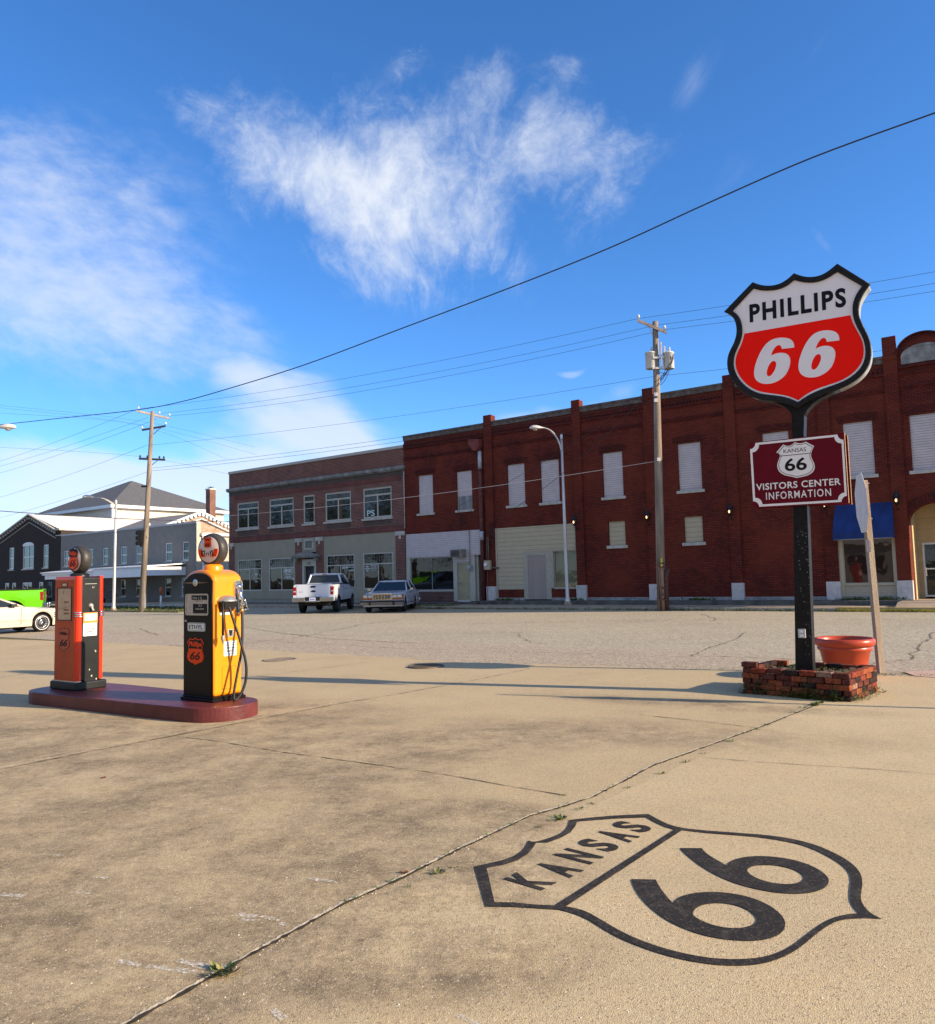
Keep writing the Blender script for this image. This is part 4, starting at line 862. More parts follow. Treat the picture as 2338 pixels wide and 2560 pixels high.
def building_d():
    u0 = -23.5; R = broot('brick_block', u0, BC, 'long two-storey dark red brick building with boarded windows, pilasters and lit wall lanterns', 'building')
    X = lambda u: u-u0; xe = X(-1.6)
    up = [(-22.14, -21.11), (-20.18, -19.14), (-16.80, -15.79), (-13.14, -12.11), (-9.50, -8.46), (-6.43, -5.39), (-4.14, -2.95)]
    lo = [(-16.62, -15.79, 2.81, 3.92), (-12.99, -12.18, 2.79, 3.91)]
    gw = (-6.86, -4.84, .90, 2.9); H = [(X(a), X(c), 5.06, 7.13) for a, c in up] + [(X(a), X(c), d, e) for a, c, d, e in lo]
    b = MB(); wallh(b, 0, X(-18.3), 3.96, 9.48, H); wallh(b, X(-18.3), X(-7.3), .44, 9.48, H); wallh(b, X(-7.3), X(-4.85), 2.9, 9.48, H); wallh(b, X(-4.85), xe, 4.6, 9.48, H)
    # masonry around the arched entrance
    cx_, r_ = X(-3.52), .88; n = 20
    pts = [(cx_-r_*cos(pi*i/n), 3.12+.72*sin(pi*i/n)) for i in range(n+1)]
    b.face([(X(-4.85), 0, .3), (pts[0][0], 0, .3), (pts[0][0], 0, 3.12), (X(-4.85), 0, 3.12)]); b.face([(pts[-1][0], 0, .3), (xe, 0, .3), (xe, 0, 3.12), (pts[-1][0], 0, 3.12)])
    b.face([(X(-4.85), 0, 3.12), (pts[0][0], 0, 3.12), (pts[0][0], 0, 4.6), (X(-4.85), 0, 4.6)]); b.face([(pts[-1][0], 0, 3.12), (xe, 0, 3.12), (xe, 0, 4.6), (pts[-1][0], 0, 4.6)])
    for (a, c), (d, e) in zip(pts, pts[1:]):
        b.face([(a, 0, c), (d, 0, e), (d, 0, 4.6), (a, 0, 4.6)]); b.face([(a, 0, c), (a, .5, c), (d, .5, e), (d, 0, e)])
    b.face([(pts[0][0], 0, .3), (pts[0][0], .5, .3), (pts[0][0], .5, 3.12), (pts[0][0], 0, 3.12)])
    b.build('wall', M_redbrick, R, recalc=False)
    b = MB()
    for i in range(26):
        t0, t1 = pi*i/26+.01, pi*(i+1)/26-.01
        q = lambda t, k: (cx_-(r_+k)*cos(t), -.035, 3.12+(.72+k)*sin(t)); b.face([q(t0, .02), q(t1, .02), q(t1, .34), q(t0, .34)])
    b.build('entrance_arch', M_cornice, R, recalc=False)
    for a, c in up: boarded(R, X(a), X(c), 5.06, 7.13, sh=.13)
    for a, c, d, e in lo: boarded(R, X(a), X(c), d, e, M_beige, arch=False, sh=.14)
    for a, c in ((0, X(-18.3)), (X(-18.3), X(-14.65)), (X(-14.1), X(-11)), (X(-10.5), X(-7.3)), (X(-6.8), X(-4.87))): cornice_bands(R, a, c, 9.46)
    piers = [(-23.48, -22.99, 9.84), (-18.30, -17.86, 9.84), (-14.65, -14.14, 9.82), (-10.99, -10.55, 9.80), (-7.31, -6.86, 9.80), (-4.87, -4.40, 10.21), (-2.64, -2.2, 10.21)]
    for a, c, zt in piers:
        b = MB(); b.box(X(a), X(c), -.10, .03, 1.02, zt); b.box(X(a)+.01, X(c)-.05, .03, .36, 9.3, zt-.002); b.box(X(a)-.02, X(c)+.02, -.12, .03, 9.32, 9.48)
        p = b.build('pilaster', M_redbrick, R)
        b = MB(); b.box(X(a)-.03, X(c)+.03, -.17, .05, .31, 1.02); s_ = b.build('stone_base', M_whiteb, p, bevel=.01)
    b = MB()
    for a, c in ((X(-17.82), X(-14.7)), (X(-14.1), X(-11.02)), (X(-10.5), X(-7.34)), (X(-6.83), X(-4.9)), (X(-22.9), X(-21.3)), (X(-19.75), X(-18.35))): b.box(a, c, -.08, .1, .2, .445)
    b.build('foundation', M_found, R)
    # roof arch with lunette
    cx_ = X(-3.52); n = 24
    def arc(rx, rz, z0): return [(cx_-rx*cos(pi*i/n), z0+rz*sin(pi*i/n)) for i in range(n+1)]
    A1 = arc(.90, .72, 9.48); b = MB(); b.prism(A1, -.05, .28); b.build('parapet_arch', M_redbrick, R)
    b = MB()
    for rr, w_, d_ in ((.90, .07, .14), (.78, .06, .10)):
        o_ = arc(rr, rr*.8, 9.48); i_ = arc(rr-w_, (rr-w_)*.8, 9.48)
        for k in range(n): b.hexa([(o_[k][0], -d_, o_[k][1]), (o_[k+1][0], -d_, o_[k+1][1]), (o_[k+1][0], .0, o_[k+1][1]), (o_[k][0], .0, o_[k][1]), (i_[k][0], -d_, i_[k][1]), (i_[k+1][0], -d_, i_[k+1][1]), (i_[k+1][0], 0, i_[k+1][1]), (i_[k][0], 0, i_[k][1])])
    b.build('arch_moulding', M_cornice, R)
    L_ = [(X(-4.27), 9.07)] + [(cx_-.75*cos(pi*i/n), 9.36+.40*sin(pi*i/n)) for i in range(n+1)] + [(X(-2.77), 9.07)]
    b = MB(); b.prism(L_, -.065, -.02); b.build('lunette', mat('grey_stone_lunette', (.21, .21, .20), .9, var=.4, scale=3, dirt=.5, dcol=(.1, .1, .09)), R)
    b = MB(); b.box(X(-4.38), X(-2.65), -.10, .02, 8.93, 9.03); b.box(X(-4.38), X(-2.65), -.07, .02, 8.70, 8.77); b.box(X(-4.38), X(-2.65), -.06, .02, 8.2, 8.28); b.build('brick_band', M_cornice, R)
    # boarded shopfront left
    b = MB(); b.box(X(-22.90), X(-18.36), -.02, .1, 2.71, 3.955); b.box(X(-22.86), X(-21.32), -.02, .1, .85, 2.71); b.build('siding_panel', M_beige, R)
    b = MB(); b.box(X(-22.97), X(-22.87), -.04, .1, .35, 3.95); b.box(X(-21.32), X(-21.06), -.04, .1, .36, 2.705); b.box(X(-20.03), X(-19.76), -.04, .1, .36, 2.705); b.box(X(-21.06), X(-20.03), -.04, .1, 2.5, 2.705); b.box(X(-19.76), X(-19.60), -.05, .1, .9, 2.705); b.box(X(-19.60), X(-18.34), -.06, .1, .85, .91); b.box(X(-19.6), X(-18.34), -.045, .1, 2.665, 2.705)
    b.build('shopfront_trim', mat('beige_trim', (.36, .33, .27), .7, var=.08), R)
    b = MB(); b.box(X(-21.06), X(-20.03), -.015, .1, .36, 2.5); b.build('boarded_door', mat('pinkish_board', (.31, .265, .24), .8, var=.12, scale=2, streak=True), R)
    b = MB(); b.box(X(-22.86), X(-21.32), -.01, .1, .44, .85); b.box(X(-19.75), X(-18.34), -.01, .1, .44, .85); b.build('brick_bulkhead', M_redbrick, R)
    f = glazed(R, X(-19.60), X(-18.34), .91, 2.665, MATS['beige_trim'], mull=0, fw=.03, gm=glass('cream_shop_glass', (.13, .13, .075), .03), name='shop_window')
    # meter box with conduits
    b = MB(); b.cyl((X(-23.3), -.2, 2.3), (X(-23.3), -.2, 3.55), .03, seg=8); b.cyl((X(-23.42), -.18, .35), (X(-23.42), -.18, 3.5), .015, seg=6); b.tube([(X(-23.1), -.22, 1.98), (X(-22.85), -.22, 1.95), (X(-22.8), -.05, 1.95)], .04, 8); b.build('conduit', mat('dark_conduit', (.12, .11, .10), .6, .2), R)
    b = MB(); b.box(X(-23.54), X(-23.17), -.30, -.13, 1.87, 2.34); m_ = b.build('electric_meter', mat('rusted_beige_box', (.40, .35, .25), .6, var=.15, dirt=.7, dcol=(.35, .14, .03)), R, bevel=.01)
    b = MB(); b.cyl((X(-23.40), -.30, 2.13), (X(-23.40), -.38, 2.13), .09, seg=16); b.build('meter_glass', M_white, m_)
    b = MB()
    for k in range(4): b.tube([(X(-23.15+.08*k), -.15, 4.25), (X(-23.25+.09*k), -.26, 3.9-.1*k), (X(-23.1+.06*k), -.2, 3.45), (X(-23.3), -.2, 3.5)], .012, 5)
    b.build('loose_wires', M_dark, R)
    # window with awning, right
    b = MB(); b.box(X(-6.86), X(-4.87), .0, .2, 2.62, 2.9); b.box(X(-6.86), X(-6.7), -.02, .2, .45, 2.62); b.box(X(-4.98), X(-4.87), -.02, .2, .45, 2.62); b.box(X(-6.7), X(-4.98), -.05, .2, .86, .93)
    b.build('window_surround', mat('cream_trim', (.42, .37, .27), .6, var=.06), R)
    b = MB(); b.box(X(-6.7), X(-4.98), .0, .2, .45, .86); b.build('painted_bulkhead', brick('cream_brick', (.44, .39, .30), (.42, .37, .28), (.33, .29, .22), damt=.2, dark=(.3, .26, .2)), R)
    glazed(R, X(-6.7), X(-4.98), .93, 2.62, MATS['cream_trim'], mull=0, fw=.03, gm=glass('shop_glass_right', (.030, .018, .014)), name='shop_window')
    b = MB(); a, c = X(-6.88), X(-4.86); M_awn = mat('blue_canvas', (.008, .030, .135), .85, var=.25, scale=3, streak=True)
    b.face([(a, -.02, 3.97), (c, -.02, 3.97), (c, -.72, 2.86), (a, -.72, 2.86)]); b.face([(a, -.72, 2.86), (c, -.72, 2.86), (c, -.72, 2.62), (a, -.72, 2.62)])
    b.face([(a, -.02, 3.97), (a, -.72, 2.86), (a, -.72, 2.62), (a, -.02, 2.62)]); b.face([(c, -.02, 3.97), (c, -.02, 2.62), (c, -.72, 2.62), (c, -.72, 2.86)])
    n = 14
    aw = b.build('awning', M_awn, R, recalc=False)
    b = MB(); b.box(a+.02, c-.02, -.712, -.70, 2.60, 2.615); b.build('awning_hem', mat('pale_blue_hem', (.15, .25, .45), .7), aw)
    for u in (-18.22, -14.55, -10.88, -7.18, -4.70): lantern(R, X(u), -.3, 4.02)
    # entrance porch behind the arch, open to the far end
    M_tan = stripes('tan_porch_boards', (.50, .38, .20), (.25, .18, .10), .42, .04, .7)
    b = MB(); b.box(X(-4.42), X(-4.36), .5, 1.6, .3, 4.2); b.box(X(-4.42), xe, 1.6, 1.7, 2.42, 4.2); b.box(X(-4.42), X(-4.2), 1.6, 1.7, .3, 2.42); b.box(X(-2.3), xe, 1.6, 1.7, .3, 2.42); b.build('porch_wall', M_tan, R)
    d = glazed(R, X(-4.2), X(-2.3), .36, 2.42, M_white, mull=1, fw=.07, y=1.58, name='glass_door')
    b = MB(); b.box(X(-4.12), X(-3.4), 1.54, 1.57, 1.40, 1.45); b.box(X(-4.14), X(-4.09), 1.52, 1.56, 1.15, 1.48); b.build('push_bar', mat('chrome', (.6, .6, .6), .2, 1), d)
    b = MB()
    for s_ in (((-3.98, -3.62), (1.72, 1.74)), ((-3.98, -3.62), (1.98, 2.0))): b.box(X(s_[0][0]), X(s_[0][1]), 1.585, 1.592, *s_[1])
    b.box(X(-3.98), X(-3.96), 1.585, 1.592, 1.72, 2.0); b.box(X(-3.64), X(-3.62), 1.585, 1.592, 1.72, 2.0); b.build('door_decal', MATS['lead'], d)
    b = MB(); b.face([(X(-4.42), .5, 4.2), (xe, .5, 4.2), (xe, 1.7, 4.2), (X(-4.42), 1.7, 4.2)]); b.build('porch_ceiling', MATS['cream_trim'], R, recalc=False)
    # shell (upper floor closed, ground floor open at the porch)
    b = MB(); D_ = 24
    b.face([(0, D_, 0), (0, .001, 0), (0, .001, 9.45), (0, D_, 9.45)]); b.face([(xe, D_, 0), (0, D_, 0), (0, D_, 9.45), (xe, D_, 9.45)])
    b.face([(xe, 0, 4.2), (xe, D_, 4.2), (xe, D_, 9.45), (xe, 0, 9.45)]); b.face([(xe, 1.7, 0), (xe, D_, 0), (xe, D_, 4.2), (xe, 1.7, 4.2)]); b.face([(xe, 0, 0), (xe, .4, 0), (xe, .4, 4.2), (xe, 0, 4.2)])
    b.box(.05, xe, .28, .31, 8.6, 9.42); b.build('shell_wall', M_redbrick, R, recalc=False)
    b = MB(); b.face([(0, .3, 8.6), (xe, .3, 8.6), (xe, D_, 8.3), (0, D_, 8.3)]); b.build('roof', M_roof, R, recalc=False)
building_d()

# ---- left: grey stucco house, dark gabled building, hip-roofed hall, lit pediment
GC = -34.2
def greys():
    u0 = -69.36; R = broot('grey_building', u0, GC, 'long grey stucco building with white sash windows and a white porch roof', 'building')
    X = lambda u: u-u0; x1 = X(-49.72)
    up = [(-68.82, -67.95), (-64.72, -63.99), (-62.46, -61.66), (-59.75, -58.90), (-57.55, -56.78), (-53.61, -52.77), (-51.45, -50.68)]
    lo = [(-53.68, -52.85), (-51.56, -50.75), (-59.80, -59.02), (-57.62, -56.85)]
    H = [(X(a), X(c), 3.21, 4.57) for a, c in up] + [(X(a), X(c), .60, 1.94) for a, c in lo] + [(X(-62.6), X(-61.5), .08, 2.05)]
    b = MB(); wallh(b, 0, x1, -.2, 5.86, H, dep=.12); b.build('wall', mat('grey_stucco_left', (.225, .215, .195), .95, var=.08, scale=2, bump=.8, bscale=14), R, recalc=False)
    b = MB(); b.box(0, x1+.03, -.04, .3, 5.86, 6.0); b.build('coping', mat('pale_coping', (.42, .43, .44), .6), R)
    for a, c in up: glazed(R, X(a), X(c), 3.21, 4.57, M_white, mull=0, mid=True, fw=.075, sill=.10, y=.06)
    for a, c in lo: glazed(R, X(a), X(c), .60, 1.94, M_white, mull=0, mid=True, fw=.075, sill=.10, y=.06)
    b = MB(); b.box(X(-62.5), X(-61.6), .08, .1, .08, 2.05); b.box(X(-61.68), X(-61.5), .0, .08, .08, 2.05); b.build('door', mat('dark_red_door', (.07, .015, .012), .5), R)
    b = MB(); b.box(X(-61.68), X(-61.6), .02, .075, .1, 2.0); b.build('door_frame', M_white, R)
    # side wall, lit by the sun, pale render, with eave and downpipe
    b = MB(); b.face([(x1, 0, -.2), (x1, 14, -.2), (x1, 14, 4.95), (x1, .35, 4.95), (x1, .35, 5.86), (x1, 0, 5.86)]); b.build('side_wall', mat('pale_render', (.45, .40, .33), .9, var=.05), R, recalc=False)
    b = MB(); b.box(x1, x1+.22, .3, 14, 4.95, 5.15); b.cyl((x1+.1, .45, 0), (x1+.1, .45, 4.95), .05, seg=8); b.build('gutter', M_white, R)
    b = MB(); b.face([(0, .3, 4.97), (x1, .3, 4.97), (x1, 14, 4.955), (0, 14, 4.955)]); b.face([(0, 14, 0), (0, 0, 0), (0, 0, 5.9), (0, 14, 5.9)]); b.face([(x1, 14, 0), (0, 14, 0), (0, 14, 5.4), (x1, 14, 5.4)]); b.build('roof', mat('white_membrane', (.62, .60, .57), .7), R, recalc=False)
    b = MB(); b.cyl((X(-60.8), 3.0, 5.4), (X(-60.8), 3.0, 6.6), .16, seg=10); b.box(X(-59.3), X(-57.6), 2.4, 3.2, 5.4, 6.1); b.build('roof_vent', M_white, R)
    # porch
    px0, px1 = X(-65.9)-.0, X(-50.95); y0 = -3.2
    b = MB(); b.box(px0, X(-58.0), y0, 0, 2.45, 2.60); b.box(px0+.25, X(-58.0), y0+.12, y0+.2, 2.12, 2.45); b.hexa([(px0-.1, y0-.1, 2.6), (X(-58), y0-.1, 2.6), (X(-58), 0, 2.9), (px0-.1, 0, 2.9), (px0-.1, y0-.1, 2.68), (X(-58), y0-.1, 2.68), (X(-58), 0, 2.98), (px0-.1, 0, 2.98)])
    b.box(X(-58.0), px1-.12, y0-.02, y0+.06, 2.08, 2.74); b.hexa([(X(-58.0), y0-.1, 2.74), (px1, y0-.1, 2.74), (px1, 0, 2.95), (X(-58.0), 0, 2.95), (X(-58.0), y0-.1, 2.82), (px1, y0-.1, 2.82), (px1, 0, 3.03), (X(-58.0), 0, 3.03)]); b.box(px1-.18, px1-.08, y0, 0, 2.15, 2.75)
    pr = b.build('porch_roof', mat('white_porch_paint', (.78, .78, .78), .45, var=.03), R)
    b = MB()
    for xx in (X(-65.3), X(-64.95)):
        for dx in (0, .16): b.cyl((xx+dx, y0+.2, 0), (xx+dx, y0+.2, 2.45), .03, seg=6)
    b.build('iron_post', M_dark, R)
def dark_gable():
    u0 = -81.1; R = broot('gabled_building', u0, GC, 'dark brown brick building with stepped dentil gable, white sash windows and pale sunlit roof', 'building')
    X = lambda u: u-u0; x1 = X(-69.40); pk = X(-75.2)
    mb = brick('umber_brick', (.045, .030, .026), (.030, .022, .020), (.075, .065, .055), None, damt=.3, bw=.24, bh=.085)
    ws = [(-79.1, -78.15, 3.22, 5.26), (-76.4, -74.27, 3.21, 5.33), (-72.50, -71.56, 3.23, 5.26)]; ls = [(-79.9, -79.05), (-78.48, -77.66), (-76.4, -74.55), (-73.27, -72.45), (-71.7, -70.9)]
    H = [(X(a), X(c), d, e) for a, c, d, e in ws] + [(X(a), X(c), .65, 1.97) for a, c in ls]
    b = MB(); wallh(b, -9, x1, -.2, 5.95, H)
    b.face([(X(-81.1), 0, 5.95), (x1, 0, 5.95), (x1, 0, 6.40), (X(-70.2), 0, 6.40), (pk, 0, 8.08), (X(-81.0), 0, 6.4)]); b.face([(-9, 0, 5.95), (X(-81.1), 0, 5.95), (X(-81.0), 0, 6.4), (-9, 0, 6.4)]); b.build('wall', mb, R, recalc=False)
    for i, (a, c, d, e) in enumerate(ws): glazed(R, X(a), X(c), d, e, M_white, mull=1 if i == 1 else 0, mid=True, fw=.09, sill=.13, y=.06)
    for a, c in ls: glazed(R, X(a), X(c), .65, 1.97, M_white, mull=1 if c-a > 1.5 else 0, fw=.1, sill=.1, y=.06)
    b = MB(); m_ = X(-75.33); P = [(m_-1.08*cos(pi*i/12), 5.30+.32*sin(pi*i/12)) for i in range(13)]; b.prism(P, -.04, .05); b.build('window_lunette', M_white, R)
    b = MB()
    def rake(xa, za, xb, zb, w, d): b.hexa([(xa, -d, za), (xb, -d, zb), (xb, .05, zb), (xa, .05, za), (xa, -d, za+w), (xb, -d, zb+w), (xb, .05, zb+w), (xa, .05, za+w)])
    for xa, xb in ((X(-81.0), pk), (pk, X(-70.2))):
        za, zb = (6.4, 8.08) if xb == pk else (8.08, 6.4); rake(xa, za, xb, zb, .12, .18); rake(xa, za-.68, xb, zb-.68, .05, .05)
        n = 12
        for k in range(n): t = (k+.5)/n; xx = xa+(xb-xa)*t; zz = za+(zb-za)*t; b.box(xx-.09, xx+.09, -.12, 0, zz-.30, zz-.12)
    b.box(X(-70.2), x1+.1, -.2, .3, 6.4, 6.56); b.box(X(-70.2), x1, -.07, 0, 5.92, 6.0)
    b.build('stone_coping', M_sill, R)
    b = MB(); b.face([(pk, .05, 8.15), (x1, .05, 6.4), (x1, 16, 6.4), (pk, 16, 8.15)]); b.face([(X(-81.1), .05, 6.4), (pk, .05, 8.15), (pk, 16, 8.15), (X(-81.1), 16, 6.4)]); b.build('roof', mat('pale_metal_roof', (.68, .64, .58), .6, var=.04), R, recalc=False)
    b = MB(); b.face([(x1, 0, 0), (x1, 16, 0), (x1, 16, 6.4), (x1, 0, 6.4)]); b.face([(-9, 16, 0), (-9, 0, 0), (-9, 0, 6.4), (-9, 16, 6.4)]); b.face([(-9, 0, 6.4), (X(-81), 0, 6.4), (X(-81), 16, 6.4), (-9, 16, 6.4)]); b.build('side_wall', mb, R, recalc=False)
def hip_hall():
    n0 = -44.0; u1 = -78.45; R = broot('hip_roofed_hall', u1, n0, 'tall cream-sided hall with a dark shingled hip roof rising behind the grey building', 'building')
    ze = 9.62; L_ = 15.5; D_ = 13.6; ms = stripes('cream_siding', (.62, .55, .45), (.30, .26, .2), .30, .06, .7, axis=2)
    b = MB(); b.box(-L_, 0, 0, D_, 0, ze); b.build('siding_wall', ms, R)
    b = MB(); b.box(-.02, .25, -.25, .0, 5, ze); b.box(-.25, .02, -.05, -.003, 5, ze-.2); b.build('corner_board', M_white, R)
    o = .55; A = [(-L_-o, -o), (o, -o), (o, D_+o), (-L_-o, D_+o)]; pz = 13.45; pk1 = (-L_/2-2.5+4.0, D_/2-3.2); 
    b = MB(); ap = Vector((-7.0, D_/2-.6, pz)); ap2 = Vector((-7.7, D_/2-.6, pz))
    c = [Vector((x, y, ze+.2)) for x, y in A]
    b.face([c[0], c[1], ap, ap2]); b.face([c[1], c[2], ap]); b.face([c[2], c[3], ap2, ap]); b.face([c[3], c[0], ap2])
    m, nt, bb = nodes_of('dark_shingles'); N = nt.nodes; L = nt.links; tc = N.new('ShaderNodeTexCoord'); v = N.new('ShaderNodeTexNoise'); v.inputs['Scale'].default_value = 3.2; v.inputs['Detail'].default_value = 6; v.inputs['Roughness'].default_value = .85
    mp = N.new('ShaderNodeMapping'); mp.inputs['Scale'].default_value = (1, 1, 7); L.new(tc.outputs['Object'], mp.inputs[0]); L.new(mp.outputs[0], v.inputs[0]); r = N.new('ShaderNodeValToRGB'); r.color_ramp.elements[0].position = .3; r.color_ramp.elements[1].position = .7; r.color_ramp.elements[0].color = (.032, .035, .040, 1); r.color_ramp.elements[1].color = (.145, .15, .16, 1); L.new(v.outputs[0], r.inputs[0]); L.new(r.outputs[0], bb.inputs['Base Color']); bb.inputs['Roughness'].default_value = .95
    b.build('roof', m, R)
    b = MB(); b.box(-L_-o, o, -o, D_+o, ze-.12, ze+.195); b.build('eave_board', M_white, R)
    b = MB()
    for s_ in (-3.4, -10): pass
def pediment():
    # brick gable end facing the side street, catching the sun behind the grey parapet
    u1 = -57.5; S = lambda px, py: onplane(px, py, UU*u1, UU)
    p = [S(410, 1315), S(500.6, 1281.5), S(585, 1327)]
    R = empty('brick_gable_hall', UN(u1, p[0].dot(NN), 0), TH+pi/2, 'sunlit brick gable with white rake trim behind the right end of the grey building', 'building')
    inv = Matrix.LocRotScale(R.location, R.rotation_euler, None).inverted(); q = [inv @ v for v in p]
    # local x runs away from the street, z up, y into the building
    xl, zl = q[0].x, q[0].z; xp, zp = q[1].x, q[1].z; xr = xp + (xp-xl)*1.0; zr = zl
    b = MB(); b.face([(xl, 0, 0), (xr, 0, 0), (xr, 0, zr), (xp, 0, zp), (xl, 0, zl)]); b.face([(xl, 8, 0), (xl, 0, 0), (xl, 0, zl), (xl, 8, zl)]); b.face([(xr, 0, 0), (xr, 8, 0), (xr, 8, zr), (xr, 0, zr)]); b.build('wall', brick('tan_gable_brick', (.42, .27, .18), (.20, .12, .085), (.45, .38, .30), None, bw=.3, bh=.1, damt=.1), R, recalc=False)
    b = MB(); b.face([(xl, -.1, zl), (xp, -.1, zp), (xp, 8, zp), (xl, 8, zl)]); b.face([(xp, -.1, zp), (xr, -.1, zr), (xr, 8, zr), (xp, 8, zp)]); b.build('roof', M_roof, R, recalc=False)
    b = MB()
    for xa, za, xb, zb in ((xl, zl, xp, zp), (xp, zp, xr, zr)):
        for off, w_ in ((0, .13), (-.55, .06)): b.hexa([(xa, -.25, za+off), (xb, -.25, zb+off), (xb, .02, zb+off), (xa, .02, za+off), (xa, -.25, za+off+w_), (xb, -.25, zb+off+w_), (xb, .02, zb+off+w_), (xa, .02, za+off+w_)])
        for k in range(9): t = (k+.5)/9; xx = xa+(xb-xa)*t; zz = za+(zb-za)*t; b.box(xx-.1, xx+.1, -.18, 0, zz-.22, zz)
    b.build('rake_trim', M_white, R)
    # chimney
    c0 = onplane(527, 1290, UU*-60, UU); w_ = 1.0
    b = MB(); R2 = empty('chimney', (c0.x, c0.y, 0), TH, 'tall square red brick chimney beside the hip roof', 'chimney')
    t = onplane(527, 1222, (c0.x, c0.y, 0), Vector((c0.x, c0.y, 0)).normalized()).z
    b.box(-.30, .30, -.30, .30, 0, t); b.build('chimney_stack', brick('chimney_brick', (.22, .09, .06), (.15, .07, .05), (.26, .2, .16), None, bw=.24, bh=.09), R2)
    b = MB(); b.box(-.34, .34, -.34, .34, t-.12, t); b.build('chimney_cap', M_sill, R2)
    b = MB(); b.box(-.2, .2, -.2, .2, t+.12, t+.16); b.box(-.03, .03, -.03, .03, t, t+.12); b.build('flue_cowl', M_dark, R2)
greys(); dark_gable(); hip_hall(); pediment()
KS = 1.17                                             # the block across the side street stands further back and a little lower
for o in list(COL.objects):
    if o.parent is None and o.name.split('.')[0] in ('grey_building', 'gabled_building', 'hip_roofed_hall', 'brick_gable_hall', 'chimney'):
        o.location = EYEV + (o.location - EYEV)*KS; o.scale = (KS, KS, KS)
# ------------------------------------------------------------ pump island
M_maroon = mat('maroon_paint', (.105, .022, .022), .45, var=.25, scale=5, dirt=.25, dcol=(.05, .02, .02), bump=.25, bscale=30)
def island():
    P = [(-6.13, 11.22), (-3.42, 9.52), (-3.22, 9.43), (-3.0, 9.44), (-2.82, 9.53), (-2.70, 9.67), (-2.64, 9.85), (-2.66, 10.05), (-2.78, 10.22), (-3.02, 10.40), (-4.0, 11.08), (-5.45, 12.12), (-5.85, 12.2), (-6.22, 11.92), (-6.36, 11.55), (-6.26, 11.35)]
    P = smoothloop(P, 2, {0})
    b = MB(); b.prism(P, -.02, .17, plane='XY'); o = b.build('pump_island', M_maroon, bevel=.012); tag(o, 'dark red painted concrete island under the two old fuel pumps', 'pump island')
    for p in o.data.polygons: pass
island()
M_chrome = mat('bright_chrome', (.72, .72, .70), .12, 1.0, var=.05)
M_black = mat('black_enamel', (.008, .006, .005), .30, var=.3, scale=3, dirt=.25, dcol=(.022, .015, .010), spec=.14)
M_blackm = mat('black_enamel_worn', (.014, .016, .016), .36, var=.25, scale=4, dirt=.2, dcol=(.035, .035, .032), spec=.2)
M_orange = mat('yellow_orange_enamel', (.80, .245, .006), .28, var=.05, scale=3, dirt=.18, dcol=(.45, .16, .02), coat=.3)
M_red = mat('bright_red_enamel', (.66, .030, .006), .25, var=.06, scale=3, coat=.3)
M_faded = mat('faded_orange_red', (.43, .075, .022), .45, spec=.15, var=.18, scale=2.5, dirt=.3, dcol=(.28, .06, .03))
M_rubber = mat('black_rubber', (.012, .012, .012), .5)
M_lens = mat('globe_lens_white', (.60, .48, .42), .08, var=.02, coat=.6)
M_lensred = mat('lens_orange_red', (.80, .065, .008), .3, var=.05, spec=.15)
M_ink = mat('black_ink', (.012, .010, .010), .5, spec=.15)
M_alum = mat('cast_aluminium', (.40, .39, .36), .45, .7, var=.12, scale=9)
M_label = mat('white_enamel_plate', (.72, .72, .68), .35, var=.05, dirt=.15, dcol=(.4, .38, .3))
SH = [(-1, .62), (-.66, .97), (-.5, .90), (-.3, .89), (-.12, .95), (0, 1.04), (.12, .95), (.3, .89), (.5, .90), (.66, .97), (1, .62), (.86, .40), (.80, .18), (.84, -.02), (.95, -.22), (1, -.42), (.95, -.62), (.80, -.80), (.55, -.90), (.25, -.96), (0, -1.08), (-.25, -.96), (-.55, -.90), (-.80, -.80), (-.95, -.62), (-1, -.42), (-.95, -.22), (-.84, -.02), (-.80, .18), (-.86, .40)]
def shieldloop(w, h, k=1.0): return smoothloop([(x*w/2*k, y*h/2*k) for x, y in SH], 1, {0, 1, 5, 9, 10, 20})
def decal(parent, F_, w, h, fill, line, script, numbers, word=None, wordm=None, name='shield_decal'):
    """black outlined shield, name on top and numbers below, as one part with its lettering"""
    b = MB(); b.add(shape([shieldloop(w, h)], .0012), F_); o = b.build(name, line, parent)
    if script == 'dark':      # black crown with coloured script, coloured lower field
        b = MB(); b.add(shape([shieldloop(w, h, .93)], .0006), F_ @ Matrix.Translation((0, 0, .0022))); b.build('shield_crown', M_ink, o)
        lo = [p for p in shieldloop(w, h, .93) if p[1] < h*.085]
        b = MB(); b.add(shape([lo], .0006), F_ @ Matrix.Translation((0, 0, .0038))); b.build('shield_field', fill, o)
        b = MB(); b.add(text(word, w=w*.78, h=h*.26, depth=.0006, bold=.03, shear=.15), F_ @ Matrix.Translation((0, h*.235, .0042))); b.build('lettering', wordm, o)
    else:
        b = MB(); b.add(shape([shieldloop(w, h, .92)], .0012), F_ @ Matrix.Translation((0, 0, .0015))); b.build('shield_field', fill, o)
    b = MB(); b.add(text('66', w=w*.60, h=h*.32, depth=.001, bold=.015, shear=.28), F_ @ Matrix.Translation((0, -h*.19, .0058)))
    if script != 'dark' and word: b.add(text(word, w=w*.66, h=h*.17, depth=.001, bold=.01, shear=.15), F_ @ Matrix.Translation((0, h*.22, .0058)))
    b.build('numerals', M_ink, o); return o
